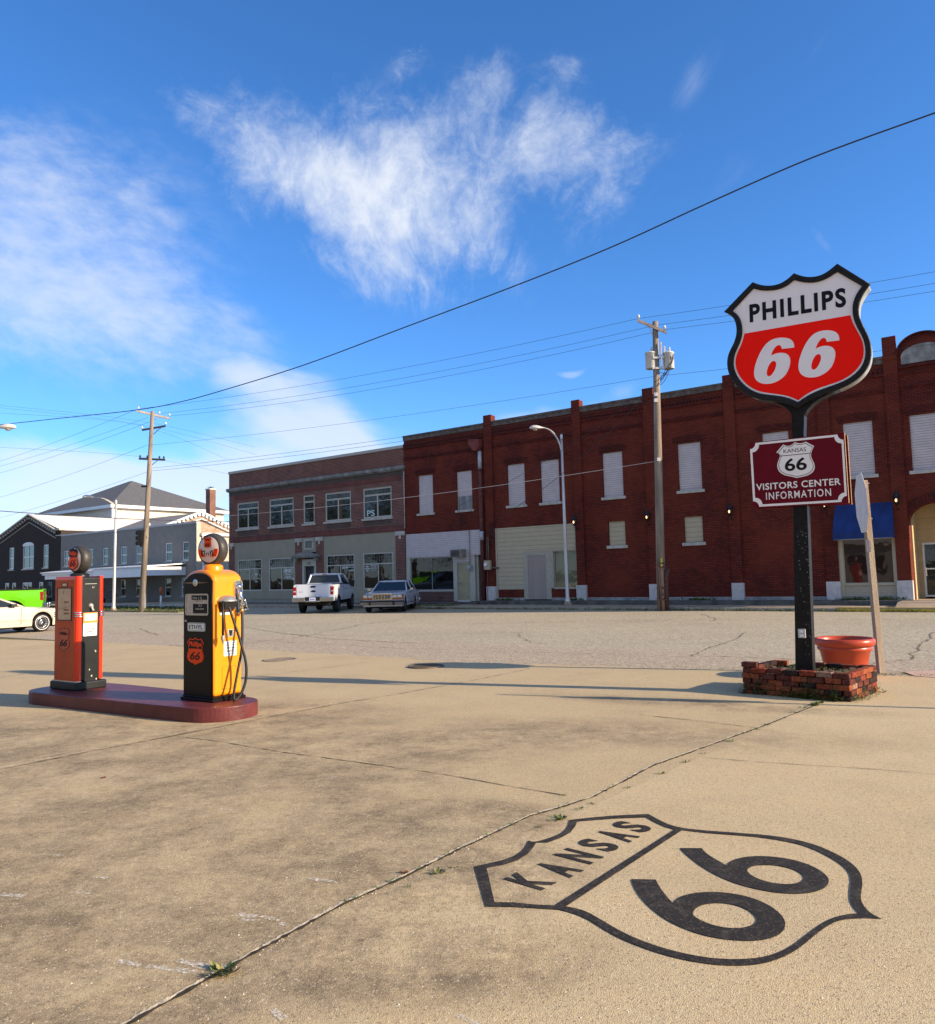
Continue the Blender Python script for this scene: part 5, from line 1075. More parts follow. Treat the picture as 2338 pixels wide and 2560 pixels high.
def contains_lead(root, F_, w, h, sep=.0):
    b = MB(); b.add(shape([[(-w/2, -h/2), (w/2, -h/2), (w/2, h/2), (-w/2, h/2)]], .002), F_); o = b.build('warning_plate', M_label, root, bevel=.001)
    b = MB()
    for t_, y, hh, ww in (('FOR USE AS A', .38, .07, .5), ('MOTOR FUEL ONLY', .23, .07, .72), ('CONTAINS', .04, .11, .72), ('LEAD', -.16, .16, .50), ('(TETRAETHYL)', -.37, .055, .6)):
        b.add(text(t_, w=w*ww, h=h*hh, depth=.0006, bold=.02), F_ @ Matrix.Translation((0, h*y, .0032)))
    b.build('lettering', mat('dark_green_ink', (.03, .05, .04), .5), o)
    b = MB()
    for sx in (-1, 1):
        for sy in (-1, 1): p = F_ @ Vector((sx*w*.43, sy*h*.43, .002)); q = F_ @ Vector((sx*w*.43, sy*h*.43, .005)); b.cyl(p, q, .004, seg=6)
    b.build('screws', M_dark, o)
def globe(root, z, R_, thick, lensr, name='globe'):
    b = MB(); prof = []
    for i in range(17):
        a = -pi/2 + pi*i/16; prof.append((R_-thick/2*.55+thick/2*.55*cos(a), thick/2*sin(a)))
    prof = [(lensr, -thick/2*.93)] + prof + [(lensr, thick/2*.93)]
    b.lathe(prof, (0, 0, z), 'Y', 40); g = b.build('globe_body', mat('globe_rubber', (.035, .032, .030), .48, var=.3, scale=6, dirt=.4, dcol=(.09, .08, .07), bump=.3, bscale=12), root)
    for s_ in (-1, 1):
        b = MB(); b.lathe([(0, s_*(thick/2*.93+.03)), (lensr*.5, s_*(thick/2*.93+.024)), (lensr*.85, s_*(thick/2*.93+.010)), (lensr, s_*thick/2*.90)], (0, 0, z), 'Y', 40); b.build('lens', M_lens, g)
    return g
def arch_profile(w, z0, zs, zc, n=14, r=.05):
    """front outline of a cabinet with a crowned top"""
    P = [(-w/2, z0), (w/2, z0), (w/2, zs)]
    for i in range(1, n): t = i/n; x = w/2 - w*t; k = 2*abs(t-.5); P.append((x, zs + (zc-zs)*(1-k**2.6)))
    P.append((-w/2, zs)); return P

def yellow_pump():
    a = rad(-35.5); R = empty('fuel_pump', (-3.285, 10.215, .17), a, 'yellow-orange antique fuel pump with black front panel, ETHYL badge and black hose', 'fuel pump', 'old fuel pumps on the island')
    Mi = Matrix.LocRotScale(R.location, R.rotation_euler, None); inv = Mi.inverted(); ax = Mi.to_3x3() @ Vector((1, 0, 0)); ay = Mi.to_3x3() @ Vector((0, 1, 0))
    w, d = .60, .44
    def fr(x, y, off=0.0):   # point of the photo crop on the front face, in cabinet coordinates
        v = inv @ onplane(430+x*.2381, 1320+y*.2381, Mi @ Vector((0, -d/2-off, 0)), ay); return v.x, v.z
    def sd(x, y, off=0.0):
        v = inv @ onplane(430+x*.2381, 1320+y*.2381, Mi @ Vector((w/2+off, 0, 0)), ax); return v.y, v.z
    b = MB(); b.box(-w/2-.03, w/2+.03, -d/2-.03, d/2+.03, 0, .035); b.box(-w/2-.012, w/2+.012, -d/2-.012, d/2+.012, .035, .06); b.build('base', M_black, R, bevel=.008)
    zs, zc = 1.53, 1.625
    b = MB(); b.prism(arch_profile(w, .06, zs, zc), -d/2, d/2); body = b.build('cabinet', M_orange, R, bevel=.045, bseg=4)
    for p in body.data.polygons: p.use_smooth = False
    b = MB(); P = arch_profile(w-.03, .06, zs-.045, zc-.05); b.prism(P, -d/2-.014, -d/2+.01); fp = b.build('front_panel', M_black, R, bevel=.008)
    # trim rib between panel and cabinet
    b = MB(); b.tube([(w/2-.02, -d/2-.004, .07), (w/2-.02, -d/2-.004, zs-.05)] + [(x, -d/2-.004, z-.028) for x, z in arch_profile(w-.04, .06, zs-.02, zc-.02)[3:-1]] + [(-w/2+.02, -d/2-.004, zs-.05), (-w/2+.02, -d/2-.004, .07)], .010, 6); b.build('panel_trim', M_black, R)
    # emblem with wings
    x, z = fr(258, 575); b = MB(); b.lathe([(0, -.014), (.042, -.010), (.05, 0), (.045, .004)], (x, -d/2-.016, z), 'Y', 24); e = b.build('emblem', M_chrome, R)
    e.scale = (1, 1, 1)
    b = MB(); b.lathe([(0, -.004), (.036, -.003), (.037, .003)], (x, -d/2-.028, z), 'Y', 24); b.build('emblem_face', mat('pale_green_enamel', (.45, .50, .42), .3), e)
    for s_ in (-1, 1):
        b = MB(); b.prism([(x+s_*.05, z-.012), (x+s_*.05, z+.012), (x+s_*.255, z+.001), (x+s_*.255, z-.003)], -d/2-.022, -d/2-.012); b.build('emblem_wing', mat('brown_metal', (.22, .13, .08), .3, .8), e)
    # dial window
    x0, z1 = fr(157, 692); x1, z0 = fr(397, 918); x0 = max(x0, -w/2+.03); x1 = min(x1, w/2-.05)
    def rr(a0, a1, c0, c1, r, n=5):
        P = []
        for cx_, cz_, s0 in ((a1-r, c1-r, 0), (a0+r, c1-r, pi/2), (a0+r, c0+r, pi), (a1-r, c0+r, 3*pi/2)):
            for i in range(n+1): t = s0+pi/2*i/n; P.append((cx_+r*cos(t), cz_+r*sin(t)))
        return P
    F0 = frame((0, -d/2-.018, 0), (1, 0, 0), (0, 0, 1))
    b = MB(); b.add(shape([rr(x0, x1, z0, z1, .03), rr(x0+.014, x1-.014, z0+.014, z1-.014, .022)], .008), F0); dw = b.build('dial_bezel', mat('worn_nickel', (.50, .46, .40), .3, .8, var=.2), R)
    b = MB(); b.add(shape([rr(x0+.012, x1-.012, z0+.012, z1-.012, .02)], .002), frame((0, -d/2-.016, 0), (1, 0, 0), (0, 0, 1))); b.build('dial_face', mat('cream_dial', (.46, .38, .32), .25, var=.15, scale=8, dirt=.4, dcol=(.25, .20, .16), coat=.4), dw)
    W_ = x1-x0; H_ = z1-z0; b = MB()
    b.box(x0+W_*.28, x1-.016, -d/2-.024, -d/2-.017, z1-H_*.28, z1-H_*.08); b.box(x0+W_*.34, x1-W_*.06, -d/2-.024, -d/2-.017, z0+H_*.10, z0+H_*.53); b.build('counter_window', M_ink, dw)
    b = MB(); cr = mat('cream_numerals', (.50, .45, .38), .5)
    for t_, fx, fz, ww, hh in (('TOTAL $', .42, .80, .20, .10), ('1 5', .66, .80, .14, .11), ('2 2', .66, .46, .14, .10), ('GALLONS', .64, .30, .36, .07)): b.add(text(t_, w=W_*ww, h=H_*hh, depth=.0006, bold=.01), FR(x0+W_*fx, -d/2-.0255, z0+H_*fz))
    b.build('dial_numerals', cr, dw)
    b = MB(); b.add(text('PER GALLON', w=W_*.3, h=H_*.04, depth=.0005), FR(x0+W_*.62, -d/2-.0195, z0+H_*.66)); b.build('dial_legend', M_ink, dw)
    # ETHYL badge
    x0, z1 = fr(178, 992); x1, z0 = fr(360, 1087)
    b = MB(); b.add(shape([rr(x0, x1, z0, z1, .022)], .005), F0); bg_ = b.build('name_badge', M_label, R, bevel=.002)
    b = MB(); b.add(shape([rr(x0+.006, x1-.006, z0+.006, z1-.006, .018), rr(x0+.010, x1-.010, z0+.010, z1-.010, .015)], .001), frame((0, -d/2-.0245, 0), (1, 0, 0), (0, 0, 1))); b.add(text('ETHYL', w=(x1-x0)*.80, h=(z1-z0)*.48, depth=.0008, bold=.008), FR((x0+x1)/2, -d/2-.0245, (z0+z1)/2)); b.build('lettering', M_ink, bg_)
    x0, z1 = fr(171, 1150); x1, z0 = fr(347, 1432); dcl = decal(R, FR((x0+x1)/2, -d/2-.0165, (z0+z1)/2), x1-x0, z1-z0, M_lensred, M_lensred, 'dark', '66', 'Phillips', M_lensred)
    x, z = fr(150, 975); b = MB(); b.lathe([(0, -.02), (.014, -.016), (.016, 0)], (x+.02, -d/2-.014, z), 'Y', 10); b.build('lock', M_alum, R)
    # neck and globe
    b = MB(); b.lathe([(.125, 1.60), (.125, 1.665), (.115, 1.68), (.07, 1.70)], (0, 0, 0), 'Z', 28); b.build('globe_collar', M_orange, R)
    zg = 1.68+.205; g = globe(R, zg, .210, .155, .180); g.rotation_euler = (0, 0, rad(11))
    b = MB(); yy = -.155/2*.93-.028; r = .166
    band_ = [(r*.985*cos(t), r*.985*sin(t)) for t in [-.62+i*.2 for i in range(0)]]
    h0, h1 = -.095, .005; P = [( math.sqrt(max(0, (r*.97)**2-z_*z_)), z_) for z_ in [h0+(h1-h0)*i/8 for i in range(9)]]; P = P + [(-x_, z_) for x_, z_ in reversed(P)]
    b.add(shape([P], .003), FR(0, yy+.008, zg)); b.build('lens_band', M_lensred, g)
    b = MB(); b.add(text('ETHYL', w=.21, h=.065, depth=.001, bold=.03), FR(0, yy+.002, zg-.046)); b.build('lens_lettering', M_ink, g)
    decal(g, FR(0, yy+.002, zg+.088), .125, .150, M_lensred, M_ink, 'plain', '66', 'Phillips', None)
    # right side: hose boot, rod, nozzle box, nozzle, plates, service door
    y_, z_ = sd(560, 770); F1 = FS
    yb0, zb1 = sd(478, 700); yb1, zb0 = sd(655, 800); yc = (yb0+yb1)/2; hw = abs(yb1-yb0)/2; b = MB()
    b.lathe([(.0, 1.0), (.45, .93), (.78, .70), (.95, .42), (1.0, .30), (1.08, .22), (1.08, .05), (.90, .0), (.0, .0)], (0, 0, 0), 'Z', 26)
    for v in b.bm.verts: v.co = Vector((w/2+max(-.05, v.co.x*.13)+.0, yc+v.co.y*hw*.95, zb0+.035+v.co.z*.085))
    hb = b.build('hose_boot', M_alum, R, smooth=True)
    b = MB(); b.hexa([(w/2, yc-hw*.75, zb0-.10), (w/2+.085, yc-hw*.6, zb0-.05), (w/2+.085, yc+hw*.5, zb0-.05), (w/2, yc+hw*.7, zb0-.10), (w/2, yc-hw*.85, zb0+.035), (w/2+.11, yc-hw*.8, zb0+.035), (w/2+.11, yc+hw*.8, zb0+.035), (w/2, yc+hw*.85, zb0+.035)]); b.build('boot_recess', M_dark, hb)
    b = MB(); b.box(w/2-.001, w/2+.006, yc-hw*.75, yc+hw*.75, zb0-.125, zb0-.09); b.build('boot_plate', M_label, hb)
    yr, zr0 = sd(474, 1200); b = MB(); x_ = w/2+.10; b.tube([(x_, yc-hw*.95, zb0+.05), (x_, yc-hw*.97, zr0+.06)], .015, 8); rod = b.build('counterweight_rod', M_dark, R)
    b = MB(); b.lathe([(0, -.10), (.012, -.07), (.026, -.02), (.022, -.005), (.024, .0), (.024, .012), (.0, .014)], (x_, yc-hw*.97, zr0+.07), 'Z', 12); b.build('plumb_weight', M_alum, rod)
    yn0, zn1 = sd(640, 552); yn1, zn0 = sd(738, 900); yn1 = min(yn1, d/2-.005); yn0 = yn1-.125
    b = MB(); F2 = frame((w/2+.004, 0, 0), (0, 1, 0), (0, 0, 1)); b.add(shape([rr(yn0, yn1, zn0, zn1, .035), rr(yn0+.014, yn1-.014, zn0+.02, zn1-.014, .026)], .012), F2); nb = b.build('nozzle_box', M_chrome, R)
    b = MB(); b.add(shape([rr(yn0+.012, yn1-.012, zn0+.018, zn1-.012, .024)], .001), frame((w/2+.003, 0, 0), (0, 1, 0), (0, 0, 1))); b.build('box_recess', mat('box_steel', (.30, .30, .30), .2, .9), nb)
    b = MB(); ym = (yn0+yn1)/2; b.lathe([(0, .06), (.03, .055), (.045, .03), (.05, 0), (0, 0)], (w/2+.01, ym, zn1-.10), 'Z', 16); b.build('nozzle_hood', M_chrome, nb)
    b = MB(); xx = w/2+.055
    b.tube([(xx-.02, ym-.025, zn1-.10), (xx, ym-.01, zn1-.16), (xx+.005, ym+.005, zn1-.24), (xx, ym+.01, zn1-.30), (xx, ym+.02, zn0+.02)], [.016, .024, .03, .026, .022], 12); b.cyl((xx+.0, ym+.01, zn1-.30), (xx+.03, ym+.012, zn1-.30), .034, .03, 14); b.cyl((xx, ym+.02, zn0+.06), (xx, ym+.02, zn0-.0), .03, .024, 12)
    nz_ = b.build('nozzle', M_chrome, R)
    b = MB(); b.tube([(xx+.02, ym-.03, zn1-.20), (xx+.055, ym+.03, zn1-.26), (xx+.06, ym+.06, zn1-.36), (xx+.05, ym+.06, zn0+.06), (xx+.03, ym+.02, zn0+.03)], .008, 6); b.tube([(xx, ym+.02, zn0+.05), (xx+.02, ym+.12, zn0+.062)], .009, 6); b.build('trigger_guard', M_chrome, nz_)
    # hose: from the boot down, loop on the island, back up to the nozzle
    b = MB(); pts = []
    for px, py, off in ((585, 800, .06), (610, 860, .09), (650, 985, .13), (700, 1130, .17), (738, 1265, .20), (770, 1380, .22), (782, 1500, .23), (770, 1620, .22), (735, 1720, .21), (690, 1790, .20), (660, 1815, .19), (650, 1800, .18), (655, 1700, .17), (680, 1560, .16), (705, 1430, .15), (728, 1300, .14), (738, 1150, .13), (740, 1000, .11), (735, 870, .09)):
        y1_, z1_ = sd(px, py, off); pts.append(Vector((w/2+off, y1_, max(z1_, .022))))
    sm = []
    for i in range(len(pts)-1):
        p0_, p1_, p2_, p3_ = pts[max(i-1, 0)], pts[i], pts[i+1], pts[min(i+2, len(pts)-1)]
        for k in range(5):
            t = k/5; sm.append(.5*((2*p1_)+(-p0_+p2_)*t+(2*p0_-5*p1_+4*p2_-p3_)*t*t+(-p0_+3*p1_-3*p2_+p3_)*t**3))
    sm.append(pts[-1]); b.tube(sm, .0165, 10); b.build('hose', M_rubber, R)
    b = MB(); b.cyl(sm[-1]+Vector((0, 0, .03)), sm[-1]-Vector((0, 0, .02)), .021, seg=12); b.build('hose_coupling', mat('brass', (.60, .40, .12), .3, .9), R)
    b = MB(); pts2 = [(w/2+.12, -.17, .045), (w/2+.06, -.21, .03), (w/2-.02, -d/2-.06, .018), (w/2-.10, -d/2-.045, .016)]; 
    y0_, z1_ = sd(582, 1065); y1_, z0_ = sd(646, 1138); b = MB(); b.add(shape([rr(y0_, y1_, z0_, z1_, .008)], .003), frame((w/2+.002, 0, 0), (0, 1, 0), (0, 0, 1))); pl = b.build('maker_plate', M_alum, R)
    b = MB(); ym2 = (y0_+y1_)/2
    for k in range(4): b.box(w/2+.005, w/2+.007, y0_+.01, y1_-.01, z0_+.010+k*.012, z0_+.014+k*.012)
    b.prism([(ym2-.03, z1_-.01), (ym2+.03, z1_-.01), (ym2+.012, z0_+.015), (ym2-.012, z0_+.015)], w/2+.007, w/2+.009, plane='YZ'); b.build('plate_marks', M_ink, pl)
    y0_, z1_ = sd(541, 1192); y1_, z0_ = sd(675, 1333); contains_lead(R, FS(w/2+.004, (y0_+y1_)/2, (z0_+z1_)/2), y1_-y0_, z1_-z0_)
    y0_, z1_ = sd(527, 1462); y1_, z0_ = sd(672, 1670); b = MB(); b.add(shape([rr(y0_, y1_, z0_, z1_, .006)], .003), frame((w/2+.0, 0, 0), (0, 1, 0), (0, 0, 1))); sdoor = b.build('service_door', M_orange, R, bevel=.001)
    b = MB(); b.add(shape([rr(y0_-.004, y1_+.004, z0_-.004, z1_+.004, .007), rr(y0_, y1_, z0_, z1_, .006)], .0006), frame((w/2+.0012, 0, 0), (0, 1, 0), (0, 0, 1)))
    for yy_, zz_ in ((y0_+.008, z0_+.01), (y1_-.008, z1_-.01)): b.cyl((w/2+.003, yy_, zz_), (w/2+.007, yy_, zz_), .005, seg=6)
    b.build('door_seam', mat('seam_shadow', (.30, .09, .01), .6), sdoor)
    b = MB()
    for px, py in ((585, 568), (584, 605)): y_, z_ = sd(px, py); b.cyl((w/2, y_, z_), (w/2+.006, y_, z_), .007, seg=8)
    b.build('bolts', M_orange, R)
    return R
yellow_pump()

def red_pump():
    a = rad(-33.5); R = empty('fuel_pump', (-5.665, 11.575, .17), a, 'red antique fuel pump with faded front, black side panel and no nozzle in view', 'fuel pump', 'old fuel pumps on the island')
    Mi = Matrix.LocRotScale(R.location, R.rotation_euler, None); inv = Mi.inverted(); ax = Mi.to_3x3() @ Vector((1, 0, 0)); ay = Mi.to_3x3() @ Vector((0, 1, 0))
    w, d = .60, .415
    def fr(x, y, off=0.0):
        v = inv @ onplane(100+x*.2083, 1360+y*.2083, Mi @ Vector((0, -d/2-off, 0)), ay); return v.x, v.z
    def sd(x, y, off=0.0):
        v = inv @ onplane(100+x*.2083, 1360+y*.2083, Mi @ Vector((w/2+off, 0, 0)), ax); return v.y+.022, v.z
    b = MB(); b.box(-w/2-.03, w/2+.03, -d/2-.03, d/2+.03, 0, .115); b.build('base', M_blackm, R, bevel=.02, bseg=3)
    zt = 1.60
    b = MB(); b.box(-w/2+.05, w/2-.008, -d/2+.02, d/2-.02, .115, zt-.012); b.build('side_panel', M_blackm, R, bevel=.03, bseg=3)
    # front and rear doors, curved outer columns as one sheet around each face
    for s_ in (-1, 1):
        b = MB(); n = 8; r = .055; prof = [(-w/2, s_*(d/2-.075))]
        P = [(-w/2, d/2-.075)] + [(-w/2+r-r*cos(pi/2*i/n), d/2-r+r*sin(pi/2*i/n)) for i in range(n+1)] + [(w/2-r+r*sin(pi/2*i/n), d/2-r+r*cos(pi/2*i/n)) for i in range(n+1)] + [(w/2, d/2-.075)]
        Q = P + [(w/2-.02, d/2-.075), (w/2-.02, d/2-.05), (-w/2+.02, d/2-.05), (-w/2+.02, d/2-.075)]
        Q = [(x, y*s_) for x, y in Q]; b.prism(Q, .125, zt, plane='XY')
        dr = b.build('front_shell' if s_ < 0 else 'rear_shell', [M_red], R, bevel=.025, bseg=3)
    b = MB(); b.box(-w/2+.04, w/2-.055, -d/2-.004, -d/2+.01, .13, zt-.05); fpn = b.build('front_panel', M_faded, R, bevel=.003)
    b = MB()
    for s_ in (-1, 1):
        for k in (0, 1, 2):
            zz = 1.03+k*.028; y0_, y1_ = (-d/2-.008, -d/2+.073) if s_ < 0 else (d/2-.073, d/2+.008)
            b.tube([(w/2-.06, s_*(d/2+.004), zz), (w/2-.015, s_*(d/2-.003), zz), (w/2+.004, s_*(d/2-.045), zz), (w/2+.004, s_*(d/2-.075), zz)], .010, 6)
            b.tube([(-w/2+.06, s_*(d/2+.004), zz), (-w/2+.015, s_*(d/2-.003), zz), (-w/2-.004, s_*(d/2-.045), zz), (-w/2-.004, s_*(d/2-.075), zz)], .010, 6)
    b.build('chrome_bands', M_chrome, R)
    b = MB(); b.box(-w/2-.004, w/2+.004, -d/2-.006, -d/2+.07, .112, .128); b.build('kick_strip', mat('worn_bright_strip', (.60, .50, .36), .4, .6, dirt=.4), R)
    # dial glass
    x0, z1 = fr(222, 537); x1, z0 = fr(378, 910)
    x0 = max(x0, -w/2+.04)
    Fp = lambda o_: frame((0, -d/2-o_, 0), (1, 0, 0), (0, 0, 1))
    b = MB(); B_ = lambda a0, a1, c0, c1: [(a0, c0), (a1, c0), (a1, c1), (a0, c1)]
    b.add(shape([B_(x0-.012, x1+.012, z0-.012, z1+.012), B_(x0, x1, z0, z1)], .006), Fp(.008)); dw = b.build('dial_frame', mat('dark_brown_frame', (.05, .025, .02), .5), R, bevel=.002)
    b = MB(); b.add(shape([B_(x0, x1, z0, z1)], .002), Fp(.006)); b.build('dial_face', mat('aged_cream_dial', (.50, .33, .20), .3, var=.15, scale=6, dirt=.4, dcol=(.40, .27, .17), coat=.3), dw)
    W_, H_ = x1-x0, z1-z0; b = MB()
    for fz, hh in ((.565, .05), (.315, .05), (.20, .05)): b.box(x0+W_*.48, x0+W_*.84, -d/2-.010, -d/2-.008, z0+H_*(fz-hh/2), z0+H_*(fz+hh/2))
    b.build('counter_window', mat('brown_window', (.26, .15, .07), .4), dw)
    b = MB(); b.tube([(x0+.01, -d/2-.0095, z0+H_*.31), (x1-.01, -d/2-.0095, z0+H_*.44)], .0015, 4); b.tube([(x0+W_*.42, -d/2-.0095, z1-H_*.15), (x0+W_*.46, -d/2-.0095, z1-H_*.08)], .003, 4)
    for t_, fx, fz, ww in (('SALE', .64, .565, .26), ('GALLONS', .64, .315, .28), ('PRICE', .64, .20, .26)): b.add(text(t_, w=W_*ww, h=.014, depth=.0005), FR(x0+W_*fx, -d/2-.0105, z0+H_*fz))
    b.build('dial_marks', M_ink, dw)
    xa, za = fr(270, 468); xb, zb = fr(333, 512); b = MB(); b.add(shape([B_(xa, xb, zb, za), B_(xa+.008, xb-.008, zb+.008, za-.008)], .004), Fp(.008)); pb = b.build('price_frame', MATS['dark_brown_frame'], R)
    b = MB(); b.add(shape([B_(xa+.006, xb-.006, zb+.006, za-.006)], .001), Fp(.007)); b.build('price_card', MATS['aged_cream_dial'], pb)
    x0, z1 = fr(220, 1000); x1, z0 = fr(362, 1275)
    decal(R, FR((x0+x1)/2, -d/2-.006, (z0+z1)/2), (x1-x0), z1-z0, mat('faded_decal_orange', (.40, .062, .02), .4, var=.15), mat('faded_black', (.10, .035, .02), .5), 'plain', '66', 'Phillips', None)
    # black side: upper seam, star bolt, crank, price holder, plate, service door
    Fs = lambda o_: frame((w/2-.008+o_, 0, 0), (0, 1, 0), (0, 0, 1)); xs_ = w/2-.008
    _, zz = sd(590, 478); b = MB(); b.box(xs_-.002, xs_+.002, -d/2+.12, d/2-.12, zz-.003, zz+.003); b.build('cap_seam', M_alum, R)
    y_, z_ = sd(622, 520); b = MB()
    for k in range(4): t = pi/2*k+.6; b.tube([(xs_+.006, y_, z_), (xs_+.008, y_+.028*cos(t), z_+.02*sin(t))], .004, 5)
    b.build('wing_bolt', M_alum, R)
    y_, z_ = sd(597, 740); y2, z2 = sd(603, 790); b = MB(); b.lathe([(0, .03), (.028, .022), (.034, .0)], (xs_, y_, z_), 'X', 14); b.tube([(xs_+.02, y_, z_), (xs_+.028, y_+.006, z_-.05), (xs_+.03, y2, z2)], [.022, .014, .012], 8); b.cyl((xs_+.03, y2, z2), (xs_+.055, y2, z2), .012, seg=8); b.build('crank', mat('grey_cast', (.42, .40, .36), .5, .4), R)
    y0_, z1_ = sd(503, 828); y1_, z0_ = sd(674, 942); b = MB(); b.add(shape([B_(y0_, y1_, z0_, z1_)], .004), Fs(.004)); ph = b.build('price_holder', mat('orange_plate', (.72, .24, .05), .4, var=.1, dirt=.3, dcol=(.6, .45, .3)), R, bevel=.002)
    b = MB(); b.add(shape([B_(y0_+.022, y1_-.012, z0_+.035, z1_-.018)], .001), Fs(.0095)); b.build('price_card', M_label, ph)
    y0_, z1_ = sd(503, 948); y1_, z0_ = sd(667, 1097); contains_lead(R, FS(xs_+.003, (y0_+y1_)/2, (z0_+z1_)/2), y1_-y0_, z1_-z0_)
    y0_, z1_ = sd(505, 1110); y1_, z0_ = sd(652, 1278); b = MB(); b.add(shape([B_(y0_, y1_, z0_, z1_)], .004), Fs(.001)); b.build('upper_service_door', M_blackm, R, bevel=.003)
    y0_, z1_ = sd(520, 1290); y1_, z0_ = sd(645, 1640); b = MB(); b.add(shape([B_(y0_, y1_, z0_, z1_)], .003), Fs(.001)); b.build('lower_service_door', M_blackm, R, bevel=.003)
    b = MB()
    for px, py, s_ in ((578, 1510, .012), (603, 1585, .014), (652, 1288, .014), (660, 1620, .014), (640, 1275, .006)): y_, z_ = sd(px, py); b.add(shape([[(s_*cos(t)*random.uniform(.6, 1), s_*1.3*sin(t)*random.uniform(.6, 1)) for t in [i*pi/4 for i in range(8)]]], .0008), frame((xs_+.0055, y_, z_), (0, 1, 0), (0, 0, 1)))
    b.build('paint_chips', mat('chipped_primer', (.38, .36, .28), .8), R)
    b = MB(); b.lathe([(.13, zt-.01), (.13, zt+.03), (.09, zt+.05)], (0, 0, 0), 'Z', 24); b.build('globe_collar', M_blackm, R)
    zg = zt+.03+.215; g = globe(R, zg, .210, .16, .176); yy = -.16/2*.93-.028
    decal(g, FR(0, yy+.0, zg+.005), .245, .31, M_lensred, M_ink, 'dark', '66', 'Phillips', M_lensred)
    b = MB(); b.tube([(-w/2-.02, -.02, .5), (-w/2-.06, -.05, .3), (-w/2-.1, -.08, .1), (-w/2-.09, -.08, .018)], .016, 8); b.build('hose', M_rubber, R)
red_pump()

